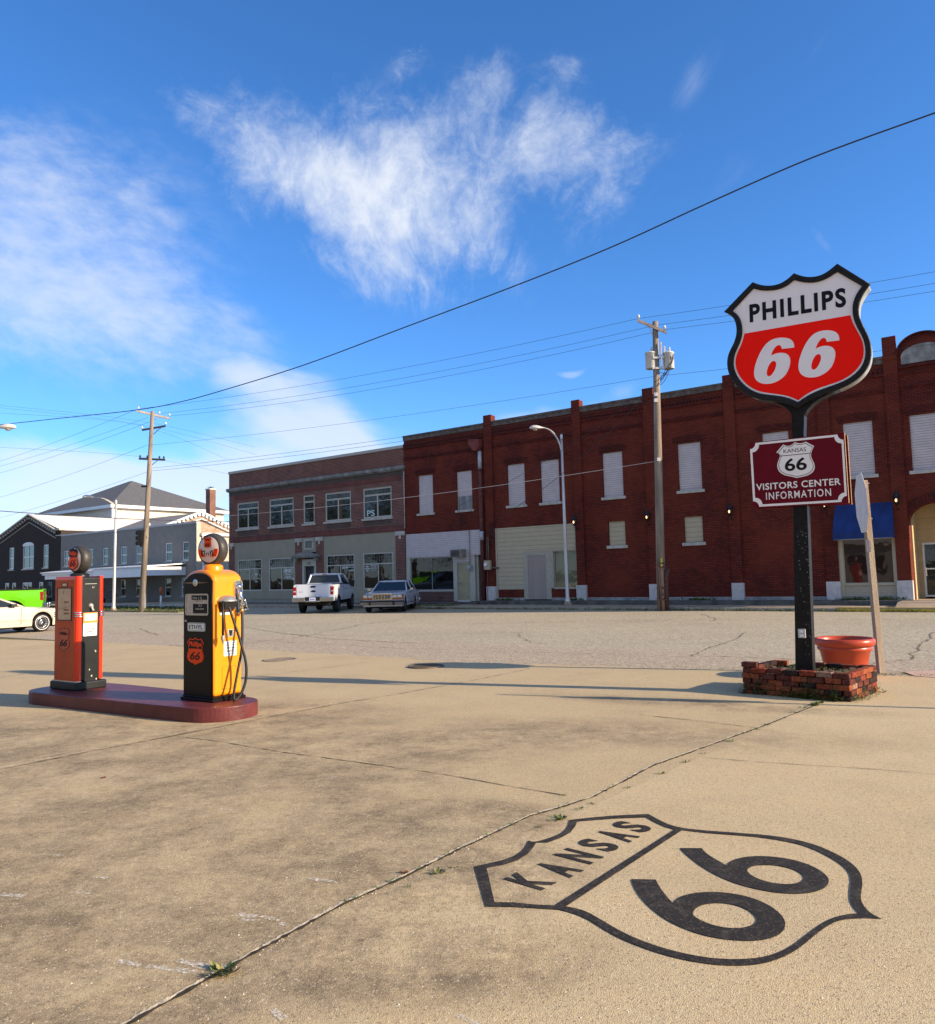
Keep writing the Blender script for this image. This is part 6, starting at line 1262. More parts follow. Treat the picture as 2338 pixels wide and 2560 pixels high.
# ------------------------------------------------------------ the big sign, its planter, the pot and the stop sign
def rust_mat():
    m = mat('rust', (.30, .13, .06), .9, var=.5, scale=60); nt = m.node_tree; N = nt.nodes; L = nt.links
    tc = N.new('ShaderNodeTexCoord'); n = N.new('ShaderNodeTexNoise'); n.inputs['Scale'].default_value = 40; n.inputs['Detail'].default_value = 6; L.new(tc.outputs['Object'], n.inputs[0])
    r = N.new('ShaderNodeMapRange'); L.new(n.outputs[0], r.inputs[0]); r.inputs[1].default_value = .40; r.inputs[2].default_value = .75; L.new(r.outputs[0], N['Principled BSDF'].inputs['Alpha']); return m
def big_sign():
    base = gnd(2010, 1681, .28); a = rad(-32.75); R = empty('service_station_sign', (base.x, base.y, 0), a, 'tall red and white PHILLIPS 66 shield sign on a black steel post', 'sign')
    Mi = Matrix.LocRotScale(R.location, R.rotation_euler, None); inv = Mi.inverted(); ay = Mi.to_3x3() @ Vector((0, 1, 0)); ax = Mi.to_3x3() @ Vector((1, 0, 0))
    def at(px, py, y=0.0): v = inv @ onplane(px, py, Mi @ Vector((0, y, 0)), ay); return (v.x, v.z)
    Z5 = lambda y, *pp: [at(1780+x*.31741, 640+z*.31741, y) for x, z in pp]
    Z6 = lambda y, *pp: [at(1780+x*.3031, 1200+z*.3031, y) for x, z in pp]
    # post: front face traced, tapered, real depth
    (l0, zb), (r0, _) = Z6(0, (690, 1590), (835, 1590)); (l1, z1), (r1, _) = Z6(0, (671, 225), (786, 225)); (l2, z2), (r2, _) = Z5(0, (634, 1400), (724, 1400)); (l3, z3), (r3, _) = Z5(0, (628, 1245), (730, 1245))
    b = MB(); m_post = mat('black_post_paint', (.010, .009, .009), .5, var=.4, scale=12, dirt=.06, dcol=(.12, .12, .11), spec=.15); D_ = .20
    secs = [(l0, r0, .0), (l0, r0, zb), (l1, r1, z1), (l2, r2, z2), (l3, r3, z3+.03)]
    for (a0, a1, za), (b0, b1, zc) in zip(secs, secs[1:]):
        b.face([(a0, 0, za), (a1, 0, za), (b1, 0, zc), (b0, 0, zc)]); b.face([(a1, 0, za), (a1, D_, za), (b1, D_, zc), (b1, 0, zc)]); b.face([(a0, D_, za), (a0, 0, za), (b0, 0, zc), (b0, D_, zc)]); b.face([(a1, D_, za), (a0, D_, za), (b0, D_, zc), (b1, D_, zc)])
    ps = b.build('post', m_post, R, recalc=False)
    x_, z_ = at(1780+745*.3031, 1200+1265*.3031); b = MB(); b.box(x_-.046, x_+.046, -.03, .0, z_-.058, z_+.058); ob = b.build('outlet_box', mat('grey_plastic', (.42, .42, .42), .5), R, bevel=.006)
    b = MB()
    for k in (-1, 1): b.box(x_-.025, x_+.02, -.036, -.03, z_+k*.028-.016, z_+k*.028+.016)
    b.build('outlet_cover', M_label, ob)
    b = MB()
    for i in range(60):
        zz = random.uniform(.5, 2.2); xx = random.uniform(l1+.03, r1-.015); s_ = random.uniform(.003, .008); b.face([(xx-s_, -.002, zz), (xx, -.002, zz-s_*.6), (xx+s_, -.002, zz+s_*.3), (xx, -.002, zz+s_)])
    b.build('chipped_paint', mat('chip_grey', (.30, .29, .27), .8), ps, recalc=False)
    # shield box
    out_px = [(110, 440), (325, 217), (380, 238), (440, 246), (510, 240), (585, 208), (650, 147), (710, 170), (770, 178), (840, 171), (910, 140), (990, 73), (1240, 228), (1192, 290), (1155, 370), (1150, 450), (1165, 510), (1205, 590), (1237, 650), (1252, 720), (1252, 800), (1230, 870), (1180, 940), (1100, 1000), (1000, 1048), (900, 1078), (810, 1112), (740, 1152), (680, 1195), (600, 1160), (500, 1138), (370, 1128), (270, 1088), (200, 1020), (150, 950), (130, 880), (130, 810), (150, 750), (185, 690), (205, 620), (205, 560), (190, 500), (155, 458)]
    in_px = [(155, 437), (330, 250), (380, 265), (440, 270), (520, 262), (590, 235), (650, 183), (710, 200), (770, 207), (840, 200), (910, 174), (990, 118), (1196, 238), (1145, 305), (1118, 380), (1117, 450), (1132, 520), (1172, 595), (1207, 660), (1222, 740), (1216, 820), (1182, 890), (1120, 950), (1040, 997), (950, 1030), (860, 1060), (760, 1105), (682, 1160), (600, 1122), (500, 1105), (380, 1096), (285, 1053), (212, 982), (172, 905), (163, 825), (182, 755), (215, 690), (236, 625), (236, 560), (220, 500), (195, 462)]
    red_px = [(258, 612), (1092, 467), (1108, 525), (1150, 600), (1185, 660), (1200, 735), (1195, 805), (1163, 873), (1107, 930), (1030, 978), (950, 1007), (850, 1037), (755, 1080), (682, 1137), (600, 1100), (500, 1085), (385, 1074), (300, 1035), (233, 970), (193, 900), (183, 830), (200, 762), (236, 700)]
    six = [[(650, 722), (649, 690), (632, 662), (602, 648), (560, 643), (518, 646), (470, 660), (428, 692), (390, 745), (360, 810), (340, 870), (332, 925), (340, 965), (362, 992), (402, 1008), (450, 1010), (500, 998), (550, 970), (590, 930), (612, 880), (622, 830), (615, 795), (595, 772), (560, 762), (520, 765), (490, 775), (467, 787), (475, 762), (490, 732), (510, 708), (532, 700), (548, 710), (553, 733)], [(490, 825), (508, 835), (510, 865), (495, 908), (470, 943), (447, 952), (432, 937), (435, 900), (450, 860), (470, 833)]]
    O = smoothloop(Z5(0, *out_px), 2, {0, 1, 6, 11, 12, 28}); I = smoothloop(Z5(0, *in_px), 2, {0, 1, 6, 11, 12, 27})
    Fz = lambda y: frame((0, y, 0), (1, 0, 0), (0, 0, 1))
    b = MB(); b.add(shape([O], .11), Fz(.115)); body = b.build('shield_box', mat('weathered_box_edge', (.30, .31, .31), .6, .2, var=.35, scale=7, dirt=.5, dcol=(.06, .06, .06)), R)
    b = MB(); b.add(shape([O, I], .012, .012), Fz(-.012)); rim = b.build('black_rim', mat('black_rim_paint', (.010, .010, .011), .45, var=.4, scale=14, dirt=.25, dcol=(.05, .05, .055), bump=.5, bscale=20, spec=.2), body)
    for s_, yy, fl in (('front', -.001, 1),):
        b = MB(); b.add(shape([I], .002), Fz(yy-.004)); fw_ = b.build('white_face', mat('sign_white', (.80, .76, .76), .40, spec=.2, var=.03, scale=2, dirt=.05, dcol=(.45, .35, .25)), body)
        b = MB(); b.add(shape([smoothloop(Z5(0, *red_px), 2, {0, 1, 13})], .001), Fz(yy-.0075)); b.build('red_field', mat('sign_red', (.95, .010, .004), .5, var=.02, spec=.08), fw_)
        b = MB()
        for dx, dy, k in ((0, 0, 1), (352, -54, 1.02)):
            cx_, cy_ = 480, 825
            lp = [smoothloop(Z5(0, *[(cx_+(x-cx_)*k+dx, cy_+(z-cy_)*k+dy) for x, z in l_]), 2, {0, 26, 32} if i == 0 else ()) for i, l_ in enumerate(six)]; b.add(shape(lp, .001), Fz(yy-.0105))
        b.build('numerals', mat('numeral_white', (.82, .78, .78), .4, var=.02, spec=.2), fw_)
        b = MB()   # PHILLIPS: bold letters set along the traced baseline
        q = Z5(0, (300, 527), (1060, 400), (300, 385), (1050, 245)); bx = Vector((q[1][0]-q[0][0], 0, q[1][1]-q[0][1]))
        me = text('PHILLIPS', w=bx.length, h=(q[2][1]-q[0][1]+q[3][1]-q[1][1])/2, depth=.001, bold=.036, spacing=1.2)
        c_ = Vector(((q[0][0]+q[1][0]+q[2][0]+q[3][0])/4, 0, (q[0][1]+q[1][1]+q[2][1]+q[3][1])/4))
        b.add(me, frame((c_.x, yy-.0085, c_.z), bx.normalized(), Vector((-bx.z, 0, bx.x)).normalized())); b.build('lettering', mat('sign_black', (.010, .011, .016), .5, spec=.1), fw_)
    b = MB(); x_, z_ = at(1780+975*.31741, 640+132*.31741)
    b.add(shape([[(x_-.012, z_-.02), (x_+.02, z_-.005), (x_+.022, z_+.02), (x_-.01, z_+.012)]], .0006), Fz(-.0068)); x_, z_ = at(1780+470*.31741, 640+270*.31741)
    for x0_, z0_, w1_, l1_ in ((470, 285, .006, .16), (975, 150, .005, .10), (640, 215, .004, .06)):
        xx_, zz_ = at(1780+x0_*.31741, 640+z0_*.31741); b.add(shape([[(xx_-w1_, zz_), (xx_+w1_, zz_), (xx_+w1_*.3, zz_-l1_), (xx_-w1_*.2, zz_-l1_*.9)]], .0003), Fz(-.0066))
    b.build('rust_spot', rust_mat(), body)
    # neck saddle
    q = Z5(0, (350, 1130), (480, 1145), (560, 1180), (605, 1215), (628, 1250), (730, 1250), (745, 1215), (790, 1165), (850, 1120), (930, 1080), (1000, 1050), (740, 1155), (680, 1196), (600, 1162), (500, 1140))
    b = MB(); b.add(shape([q[:11] + q[11:]], .085), Fz(.10)); b.build('neck_saddle', m_post, R)
    # visitors board: two plates clamped on the post
    C = Z5(-.03, (290, 1475), (1042, 1390), (1078, 1947), (325, 1985)); m_mar = mat('maroon_board', (.125, .006, .014), .6, var=.06, spec=.08)
    def quadloop(y): return [(x, z) for x, z in C]
    V = empty('information_board', R.location, a, 'maroon VISITORS CENTER INFORMATION board with small white KANSAS 66 shield, clamped on the black post', 'sign')
    # (board is bolted to the post, but is a sign of its own)
    for k, yy in ((0, -.03), (1, .24)):
        b = MB(); b.add(shape([quadloop(yy)], .012), Fz(yy)); pl = b.build('board_panel', m_mar, V)
        b = MB(); r_ = [C[1], C[2]]; b.hexa([(C[1][0], yy-.0125, C[1][1]), (C[1][0]+.006, yy-.0125, C[1][1]), (C[1][0]+.006, yy+.012, C[1][1]), (C[1][0], yy+.012, C[1][1]), (C[2][0], yy-.0125, C[2][1]), (C[2][0]+.006, yy-.0125, C[2][1]), (C[2][0]+.006, yy+.012, C[2][1]), (C[2][0], yy+.012, C[2][1])]); b.build('plywood_edge', mat('raw_plywood', (.52, .32, .16), .8, var=.2, scale=20), pl)
        if k: continue
        o = [(345, 1478), (970, 1405)]; 
        def notch(ins):
            P_ = []; cs = [(300, 1478), (1036, 1402), (1068, 1935), (330, 1978)]
            for i, (cx_, cy_) in enumerate(cs):
                pa, pb_ = cs[i-1], cs[(i+1) % 4]
                def tow(p, dist): dx, dy = p[0]-cx_, p[1]-cy_; l = math.hypot(dx, dy); return (dx/l*dist, dy/l*dist)
                r_ = 45+ins*.6; ua, ub = tow(pa, 1), tow(pb_, 1); ox, oy = cx_+ua[0]*ins+ub[0]*ins, cy_+ua[1]*ins+ub[1]*ins
                for j in range(7):
                    t = pi/2*j/6; P_.append((ox+ua[0]*r_*cos(t)+ub[0]*r_*sin(t), oy+ua[1]*r_*cos(t)+ub[1]*r_*sin(t)))
            return Z5(-.03, *P_)
        b = MB(); b.add(shape([notch(0), notch(17)], .001), Fz(yy-.0135)); b.build('white_border', mat('board_white', (.82, .78, .74), .4, var=.03), pl)
        so_ = [(512, 1550), (565, 1488), (600, 1502), (632, 1492), (655, 1470), (685, 1480), (712, 1478), (740, 1466), (804, 1500), (782, 1545), (778, 1580), (800, 1620), (813, 1660), (800, 1700), (755, 1728), (710, 1738), (668, 1746), (630, 1735), (575, 1727), (530, 1697), (516, 1650), (530, 1610), (543, 1575), (535, 1560)]
        cS = (662, 1608)
        sc_ = lambda k_: Z5(-.03, *[(cS[0]+(x-cS[0])*k_, cS[1]+(z-cS[1])*k_) for x, z in so_])
        b = MB(); b.add(shape([smoothloop(sc_(1.02), 1, {0, 1, 4, 7, 8, 16})], .001), Fz(yy-.0135)); ss = b.build('route_shield', MATS['board_white'], pl)
        b = MB(); b.add(shape([smoothloop(sc_(.955), 1, {0, 1, 4, 7, 8, 16}), smoothloop(sc_(.925), 1, {0, 1, 4, 7, 8, 16})], .0005), Fz(yy-.0155))
        def tt(s_, x0, x1, yb0, yb1, hgt, bold, sp=1.0):
            qa, qb, qc = Z5(-.03, (x0, yb0), (x1, yb1), (x0, yb0-hgt)); ex_ = Vector((qb[0]-qa[0], 0, qb[1]-qa[1])); hh = qc[1]-qa[1]; eu = Vector((-ex_.z, 0, ex_.x)).normalized()
            c_ = Vector((qa[0], 0, qa[1])) + ex_*.5 + eu*hh*.5; return text(s_, w=ex_.length, h=hh, depth=.0005, bold=bold, spacing=sp), frame((c_.x, yy-.0155, c_.z), ex_.normalized(), eu)
        ln = Z5(-.03, (535, 1575), (780, 1551), (780, 1556), (535, 1580)); b.add(shape([ln], .0005), Fz(yy-.0155))
        for args in (('KANSAS', 567, 745, 1555, 1538, 31, .0), ('66', 578, 752, 1698, 1684, 100, .022)): b.add(*tt(*args))
        b.build('shield_lettering', M_ink, ss)
        b = MB()
        for args in (('VISITORS CENTER', 352, 1018, 1848, 1803, 52, .018, 1.08), ('INFORMATION', 430, 942, 1922, 1890, 58, .008, 1.2)): b.add(*tt(*args))
        b.build('lettering', MATS['board_white'], pl)
        b = MB()
        for px, py in ((303, 1490), (1020, 1412), (1058, 1928), (330, 1970)): x_, z_ = Z5(-.03, (px, py))[0]; b.cyl((x_, yy-.012, z_), (x_, yy-.018, z_), .008, seg=8)
        b.build('bolts', mat('bolt_dark', (.05, .02, .02), .5, .5), pl)
big_sign()

def planter():
    Fp = Vector((4.56, 9.72, 0)); a = rad(-43.5); R = empty('brick_planter', Fp, a, 'low square planter of loose reddish bricks around the foot of the tall black sign post', 'planter')
    # local: front-right corner is the origin, x runs back to -1.34, y to 1.02
    L_, W_ = 1.36, 1.04; bl, bw, bh = .205, .095, .066
    random.seed(3); cols = [mat('planter_brick_%s' % n, c, .95, var=.4, scale=18, bump=1.0, bscale=45, dirt=.75, dcol=(.035, .026, .02), spec=.1) for n, c in (('red', (.20, .045, .024)), ('orange', (.25, .070, .032)), ('dark', (.035, .022, .020)), ('brown', (.11, .036, .026)), ('pale', (.26, .15, .11)))]
    b = MB()
    def br(x, y, z, ang, l=bl, w_=bw, h=bh, mi=0):
        M_ = Matrix.Translation((x, y, z)) @ Matrix.Rotation(ang+random.uniform(-.04, .04), 4, 'Z') @ Matrix.Rotation(random.uniform(-.02, .02), 4, 'X')
        P_ = [M_ @ Vector((sx*l/2, sy*w_/2, sz)) for sz in (0, h) for sx, sy in ((-1, -1), (1, -1), (1, 1), (-1, 1))]
        b.hexa(P_, mi)
    def pick(): return random.choices(range(5), (4, 4, 3, 4, 1))[0]
    for c in range(5):
        z = -.01+c*.07; off = (bl/2 if c % 2 else 0)
        for yy, n in ((bw/2, 0), (W_-bw/2, 1)):
            x = -off-.0; x = -bw*1.05*(c % 2)
            while x > -L_+.05:
                l = min(bl, L_+x); 
                if c == 4 and yy > .5 and x < -L_*.75: break
                if not (c == 4 and random.random() < .06): br(x-l/2+random.uniform(-.008, .008), yy+random.uniform(-.018, .018), z+random.uniform(-.004, .004), 0, l-.012, bw, bh, pick())
                x -= l
        for xx in (-bw/2, -L_+bw/2):
            y = bw*1.05*((c+1) % 2)
            while y < W_-.03:
                l = min(bl, W_-y)
                if l > .05: br(xx+random.uniform(-.01, .01), y+l/2, z+random.uniform(-.004, .004), pi/2, l-.012, bw, bh, pick())
                y += l
    for x, y, an in ((-L_*.93, .06, .1), (-L_+.12, W_-.05, .1)): br(x, y, .338 if y < .5 else .272, an, mi=pick())
    b.build('brick_wall', cols, R, bevel=.010)
    b = MB(); n = 26; H = {}
    for i in range(n+1):
        for j in range(n+1):
            x, y = -.08-(L_-.16)*i/n, .08+(W_-.16)*j/n; H[i, j] = b.bm.verts.new((x, y, .27+.035*sin(x*9+y*4)*cos(y*7)+random.uniform(-.014, .014)))
    for i in range(n):
        for j in range(n): b.bm.faces.new((H[i, j], H[i, j+1], H[i+1, j+1], H[i+1, j]))
    b.build('soil', mat('dry_soil', (.13, .085, .05), 1.0, var=.5, scale=20, bump=1.0, bscale=50), R)
    inv = Matrix.LocRotScale(R.location, R.rotation_euler, None).inverted()
    b = MB()
    for i in range(330): x, y = random.uniform(-L_+.1, -.1), random.uniform(.1, W_-.1); tuft(b, (x, y, .28), .03, random.uniform(.015, .05), 2, 1)
    def climb(x, y, zt, n, sx=1, sy=0, sp=.06):
        for i in range(n):
            t = abs(random.gauss(0, .5)); z = max(0, zt*(1-min(1, t))*random.random()); tuft(b, (x+random.gauss(0, sp)*sx, y-.022*sx-abs(random.gauss(0, .015)), z), .012, random.uniform(.03, .055), 2, 1.6)
    for x, h_, n, sp in ((-.50, .30, 110, .035), (-.18, .22, 80, .03), (-.62, .12, 160, .16), (-.40, .13, 120, .12), (-1.15, .24, 60, .03), (-1.32, .14, 60, .05), (-.95, .16, 80, .12), (-.25, .12, 90, .1)): climb(x, -.01, h_, n, 1, 0, sp)
    for y, h_, n in ((.15, .16, 110), (.35, .14, 110), (.6, .12, 80), (.9, .14, 80)):
        for i in range(n): tuft(b, (.02+abs(random.gauss(0, .05)), y+random.gauss(0, .09), random.uniform(0, h_)*random.random()), .01, random.uniform(.02, .05), 1, 1.2)
    o = b.build('planter_weeds', [M_leaf, M_leafdry], R, recalc=False); o['kind'] = 'stuff'
planter()

def pot():
    c = Vector((5.55, 11.93, 0)); prof = [(0, .0), (.285, 0), (.292, .02), (.315, .13), (.318, .135), (.325, .145), (.375, .335), (.40, .345), (.41, .365), (.405, .385), (.395, .395), (.425, .40), (.452, .42), (.458, .45), (.452, .48), (.43, .497), (.40, .495), (.385, .47), (.375, .40), (.30, .38), (0, .38)]
    prof = [(r*.92, z*1.15) for r, z in prof]
    R = empty('flower_pot', c, 0, 'large empty terracotta plastic flower pot behind the brick planter', 'flower pot')
    b = MB(); b.lathe(prof[:-2], (0, 0, 0), 'Z', 48); b.build('pot_body', mat('terracotta_plastic', (.40, .055, .022), .33, var=.08, scale=5, dirt=.15, dcol=(.25, .06, .04)), R)
    b = MB(); b.lathe([(0, .46), (.348, .46)], (0, 0, 0), 'Z', 32); b.build('potting_soil', MATS['dry_soil'], R)
pot()

def stop_sign():
    B0 = gnd(2203, 1682.5); top = onplane(2159, 1201, B0, Vector((B0.x, B0.y, 0)).normalized())
    vdir = Vector((B0.x, B0.y, 0)).normalized(); ang = math.atan2(vdir.y, vdir.x)
    R = empty('road_sign', B0, 0, 'octagonal road sign seen edge-on on a leaning grey timber post', 'road sign')
    t = top-B0; w_ = .045; rt = Vector((vdir.y, -vdir.x, 0)); ax = (rt*cos(.5)+vdir*sin(.5)).normalized(); ay = Vector((-ax.y, ax.x, 0))
    b = MB(); P = []
    for base in (Vector((0, 0, 0)), t):
        for sx, sy in ((-1, -1), (1, -1), (1, 1), (-1, 1)): P.append(base+ax*sx*w_+ay*sy*w_)
    b.hexa(P); ps = b.build('timber_post', mat('weathered_timber', (.33, .27, .20), .9, var=.28, scale=5, streak=True, dirt=.4, dcol=(.12, .10, .08), bump=.5, bscale=40), R, bevel=.004)
    # octagon plate, almost in line with the view
    c = B0*0 + t*((2.62)/t.z) ; c = Vector((c.x, c.y, 2.60)); sp_ = rad(11); e1 = (vdir*cos(sp_)-rt*sin(sp_)).normalized(); up = t.normalized(); c = c - rt*.055
    nrm = e1.cross(up)
    r_ = .455/cos(pi/8); lp = [(r_*cos(pi/8+k*pi/4), r_*sin(pi/8+k*pi/4)) for k in range(8)]; F_ = frame(c, e1, up)
    b = MB(); b.add(shape([lp], .003), F_); pl = b.build('octagonal_plate', mat('bare_aluminium_back', (.68, .65, .60), .6, .0, var=.08), R, bevel=.001)
    s_ = 1 if (F_.to_3x3() @ Vector((0, 0, 1))).dot(vdir) > 0 else -1
    b = MB(); b.add(shape([[(x*.95, y*.95) for x, y in lp]], .0008), F_ @ Matrix.Translation((0, 0, s_*.0045))); b.build('red_face', mat('sign_face_red', (.45, .02, .02), .4), pl)
    u = lambda z: t*(z/t.z)
    b = MB(); p_ = u(1.93) - vdir*.0; f_ = frame(p_ - vdir*.055 - rt*.012, rt, up); b.add(shape([[(-.028, -.09), (.03, -.09), (.03, .09), (-.028, .09)]], .002), f_); b.build('number_tag', mat('pinkish_tag', (.55, .50, .50), .5), R)
    b = MB()
    for z in (2.9, 2.35): p_ = u(z); b.cyl(p_+rt*.04, p_+rt*.075, .007, seg=6)
    b.build('bolts', M_alum, R)
stop_sign()
# brick paver strip at the kerb ramp behind the pot
b = MB(); p = [gnd(x, y, .006) for x, y in ((2258, 1679), (2345, 1676), (2345, 1694), (2290, 1690))]; b.face([tuple(q) for q in p]); tag(b.build('paver_strip', brick('paver', (.36, .10, .06), (.28, .08, .05), (.5, .35, .28), None, bw=.2, bh=.1, damt=.1, soldier=False), recalc=False), kind='structure')
# ------------------------------------------------------------ vehicles (local: x forward, y left, origin on the rear axle)
def paint(name, c, rough=.25): return mat(name, c, rough, var=.03, scale=2, coat=.6, dirt=.12, dcol=tuple(v*.6 for v in c))
M_tyre = mat('tyre_rubber', (.014, .014, .014), .75, var=.3, scale=20)
M_glasscar = glass('car_glass', (.020, .026, .026), .03)
M_under = mat('underbody', (.010, .010, .010), .9)
M_tail = mat('tail_lamp_red', (.28, .010, .008), .2)
M_chrome2 = mat('dull_chrome', (.42, .42, .42), .2, 1.0, var=.1)
def lerp_tab(tab, x):
    if x <= tab[0][0]: return tab[0][1]
    for (a, va), (b_, vb) in zip(tab, tab[1:]):
        if x <= b_: return va+(vb-va)*(x-a)/(b_-a) if b_ > a else vb
    return tab[-1][1]
def hull(root, name, top, x0, x1, zb, wheels, hw, m, crown=.03, tuck=.05, flat=None):
    xs = sorted(set([x0+(x1-x0)*i/90 for i in range(91)] + [t[0] for t in top if x0 < t[0] < x1] + [wx+r*cos(pi*k/16) for wx, r in wheels for k in range(17)]))
    b = MB(); prev = None
    for x in xs:
        z0 = zb
        for wx, r in wheels:
            if abs(x-wx) < r: z0 = max(z0, .34+math.sqrt(max(0, r*r-(x-wx)**2)))
        zt = lerp_tab(top, x); h = hw(x); z0 = min(z0, zt-.12)
        sec = [(h-tuck*.7, z0), (h, z0+(zt-z0)*.35), (h-.005, z0+(zt-z0)*.7), (h-.03, zt-.05), (h-.09, zt), (h*.5, zt+crown*.8), (0, zt+crown)]
        row = [b.bm.verts.new((x, y, z)) for y, z in sec] + [b.bm.verts.new((x, -y, z)) for y, z in reversed(sec[:-1])]
        if prev:
            for i in range(len(row)-1):
                f = b.bm.faces.new((prev[i], prev[i+1], row[i+1], row[i])); f.smooth = 2 < i < 9
        else: first = row
        prev = row
    b.bm.faces.new(first); b.bm.faces.new(list(reversed(prev)))
    return b.build(name, m, root)
def greenhouse(root, base, topq, zb, zt, pm, pill=.035, bp=None, y_base=.78, y_top=.62):
    """base/topq = (x_rear, x_front) at beltline and roof; glass box with painted pillars and roof"""
    xr, xf = base; tr, tf = topq
    B_ = [Vector((xr, -y_base, zb)), Vector((xf, -y_base, zb)), Vector((xf, y_base, zb)), Vector((xr, y_base, zb))]; T = [Vector((tr, -y_top, zt)), Vector((tf, -y_top, zt)), Vector((tf, y_top, zt)), Vector((tr, y_top, zt))]
    b = MB(); b.hexa(B_+T); g = b.build('windows', M_glasscar, root)
    b = MB()
    for i in range(4): b.tube([B_[i]+(B_[i]-T[i])*.02, T[i]], pill, 6)
    for i in range(4): b.tube([T[i], T[(i+1) % 4]], pill, 6)
    for x in (bp or []):
        for s_ in (-1, 1): b.tube([(x-.03, s_*(y_base+.005), zb), (x, s_*(y_top+.012), zt)], pill*1.1, 6)
    b.hexa([v+Vector((0, 0, 0)) for v in T] + [v*1.0+Vector(((tr+tf)/2-v.x, -v.y, 0))*.12+Vector((0, 0, .055)) for v in T]); b.build('roof', pm, root, smooth=False)
    return g
def wheel(root, x, y, r, w_, rim='plain', white=False, name='wheel'):
    s_ = 1 if y > 0 else -1
    b = MB(); b.lathe([(r*.60, -w_/2), (r*.92, -w_/2), (r, -w_/2+.03), (r, w_/2-.03), (r*.92, w_/2), (r*.60, w_/2)], (x, y-s_*w_/2, r), 'Y', 30); t = b.build('wheel', M_tyre, root)
    yo = y+s_*.004
    if white: b = MB(); b.lathe([(r*.80, yo-s_*.003), (r*.80, yo+s_*.002), (r*.74, yo+s_*.002), (r*.74, yo-s_*.003)], (x, 0, r), 'Y', 30); b.build('white_wall', M_label, t)
    b = MB(); b.lathe([(r*.64, yo-s_*.01), (r*.62, yo), (r*.5, yo-s_*.035), (r*.2, yo-s_*.02), (r*.15, yo+s_*.01), (0, yo+s_*.012)], (x, 0, r), 'Y', 24); b.build('rim', M_chrome2, t)
    b = MB(); n = 14 if rim == 'slots' else 7
    for k in range(n):
        a = 2*pi*k/n; b.add(shape([[(r*.30, -.012), (r*.54, -.022), (r*.54, .022), (r*.30, .012)]], .001), Matrix.Translation((x, yo-s_*.012, r)) @ Matrix.Rotation(s_*pi/2, 4, 'X') @ Matrix.Rotation(a, 4, 'Z'))
    b.build('rim_slots', M_under, t)
    return t
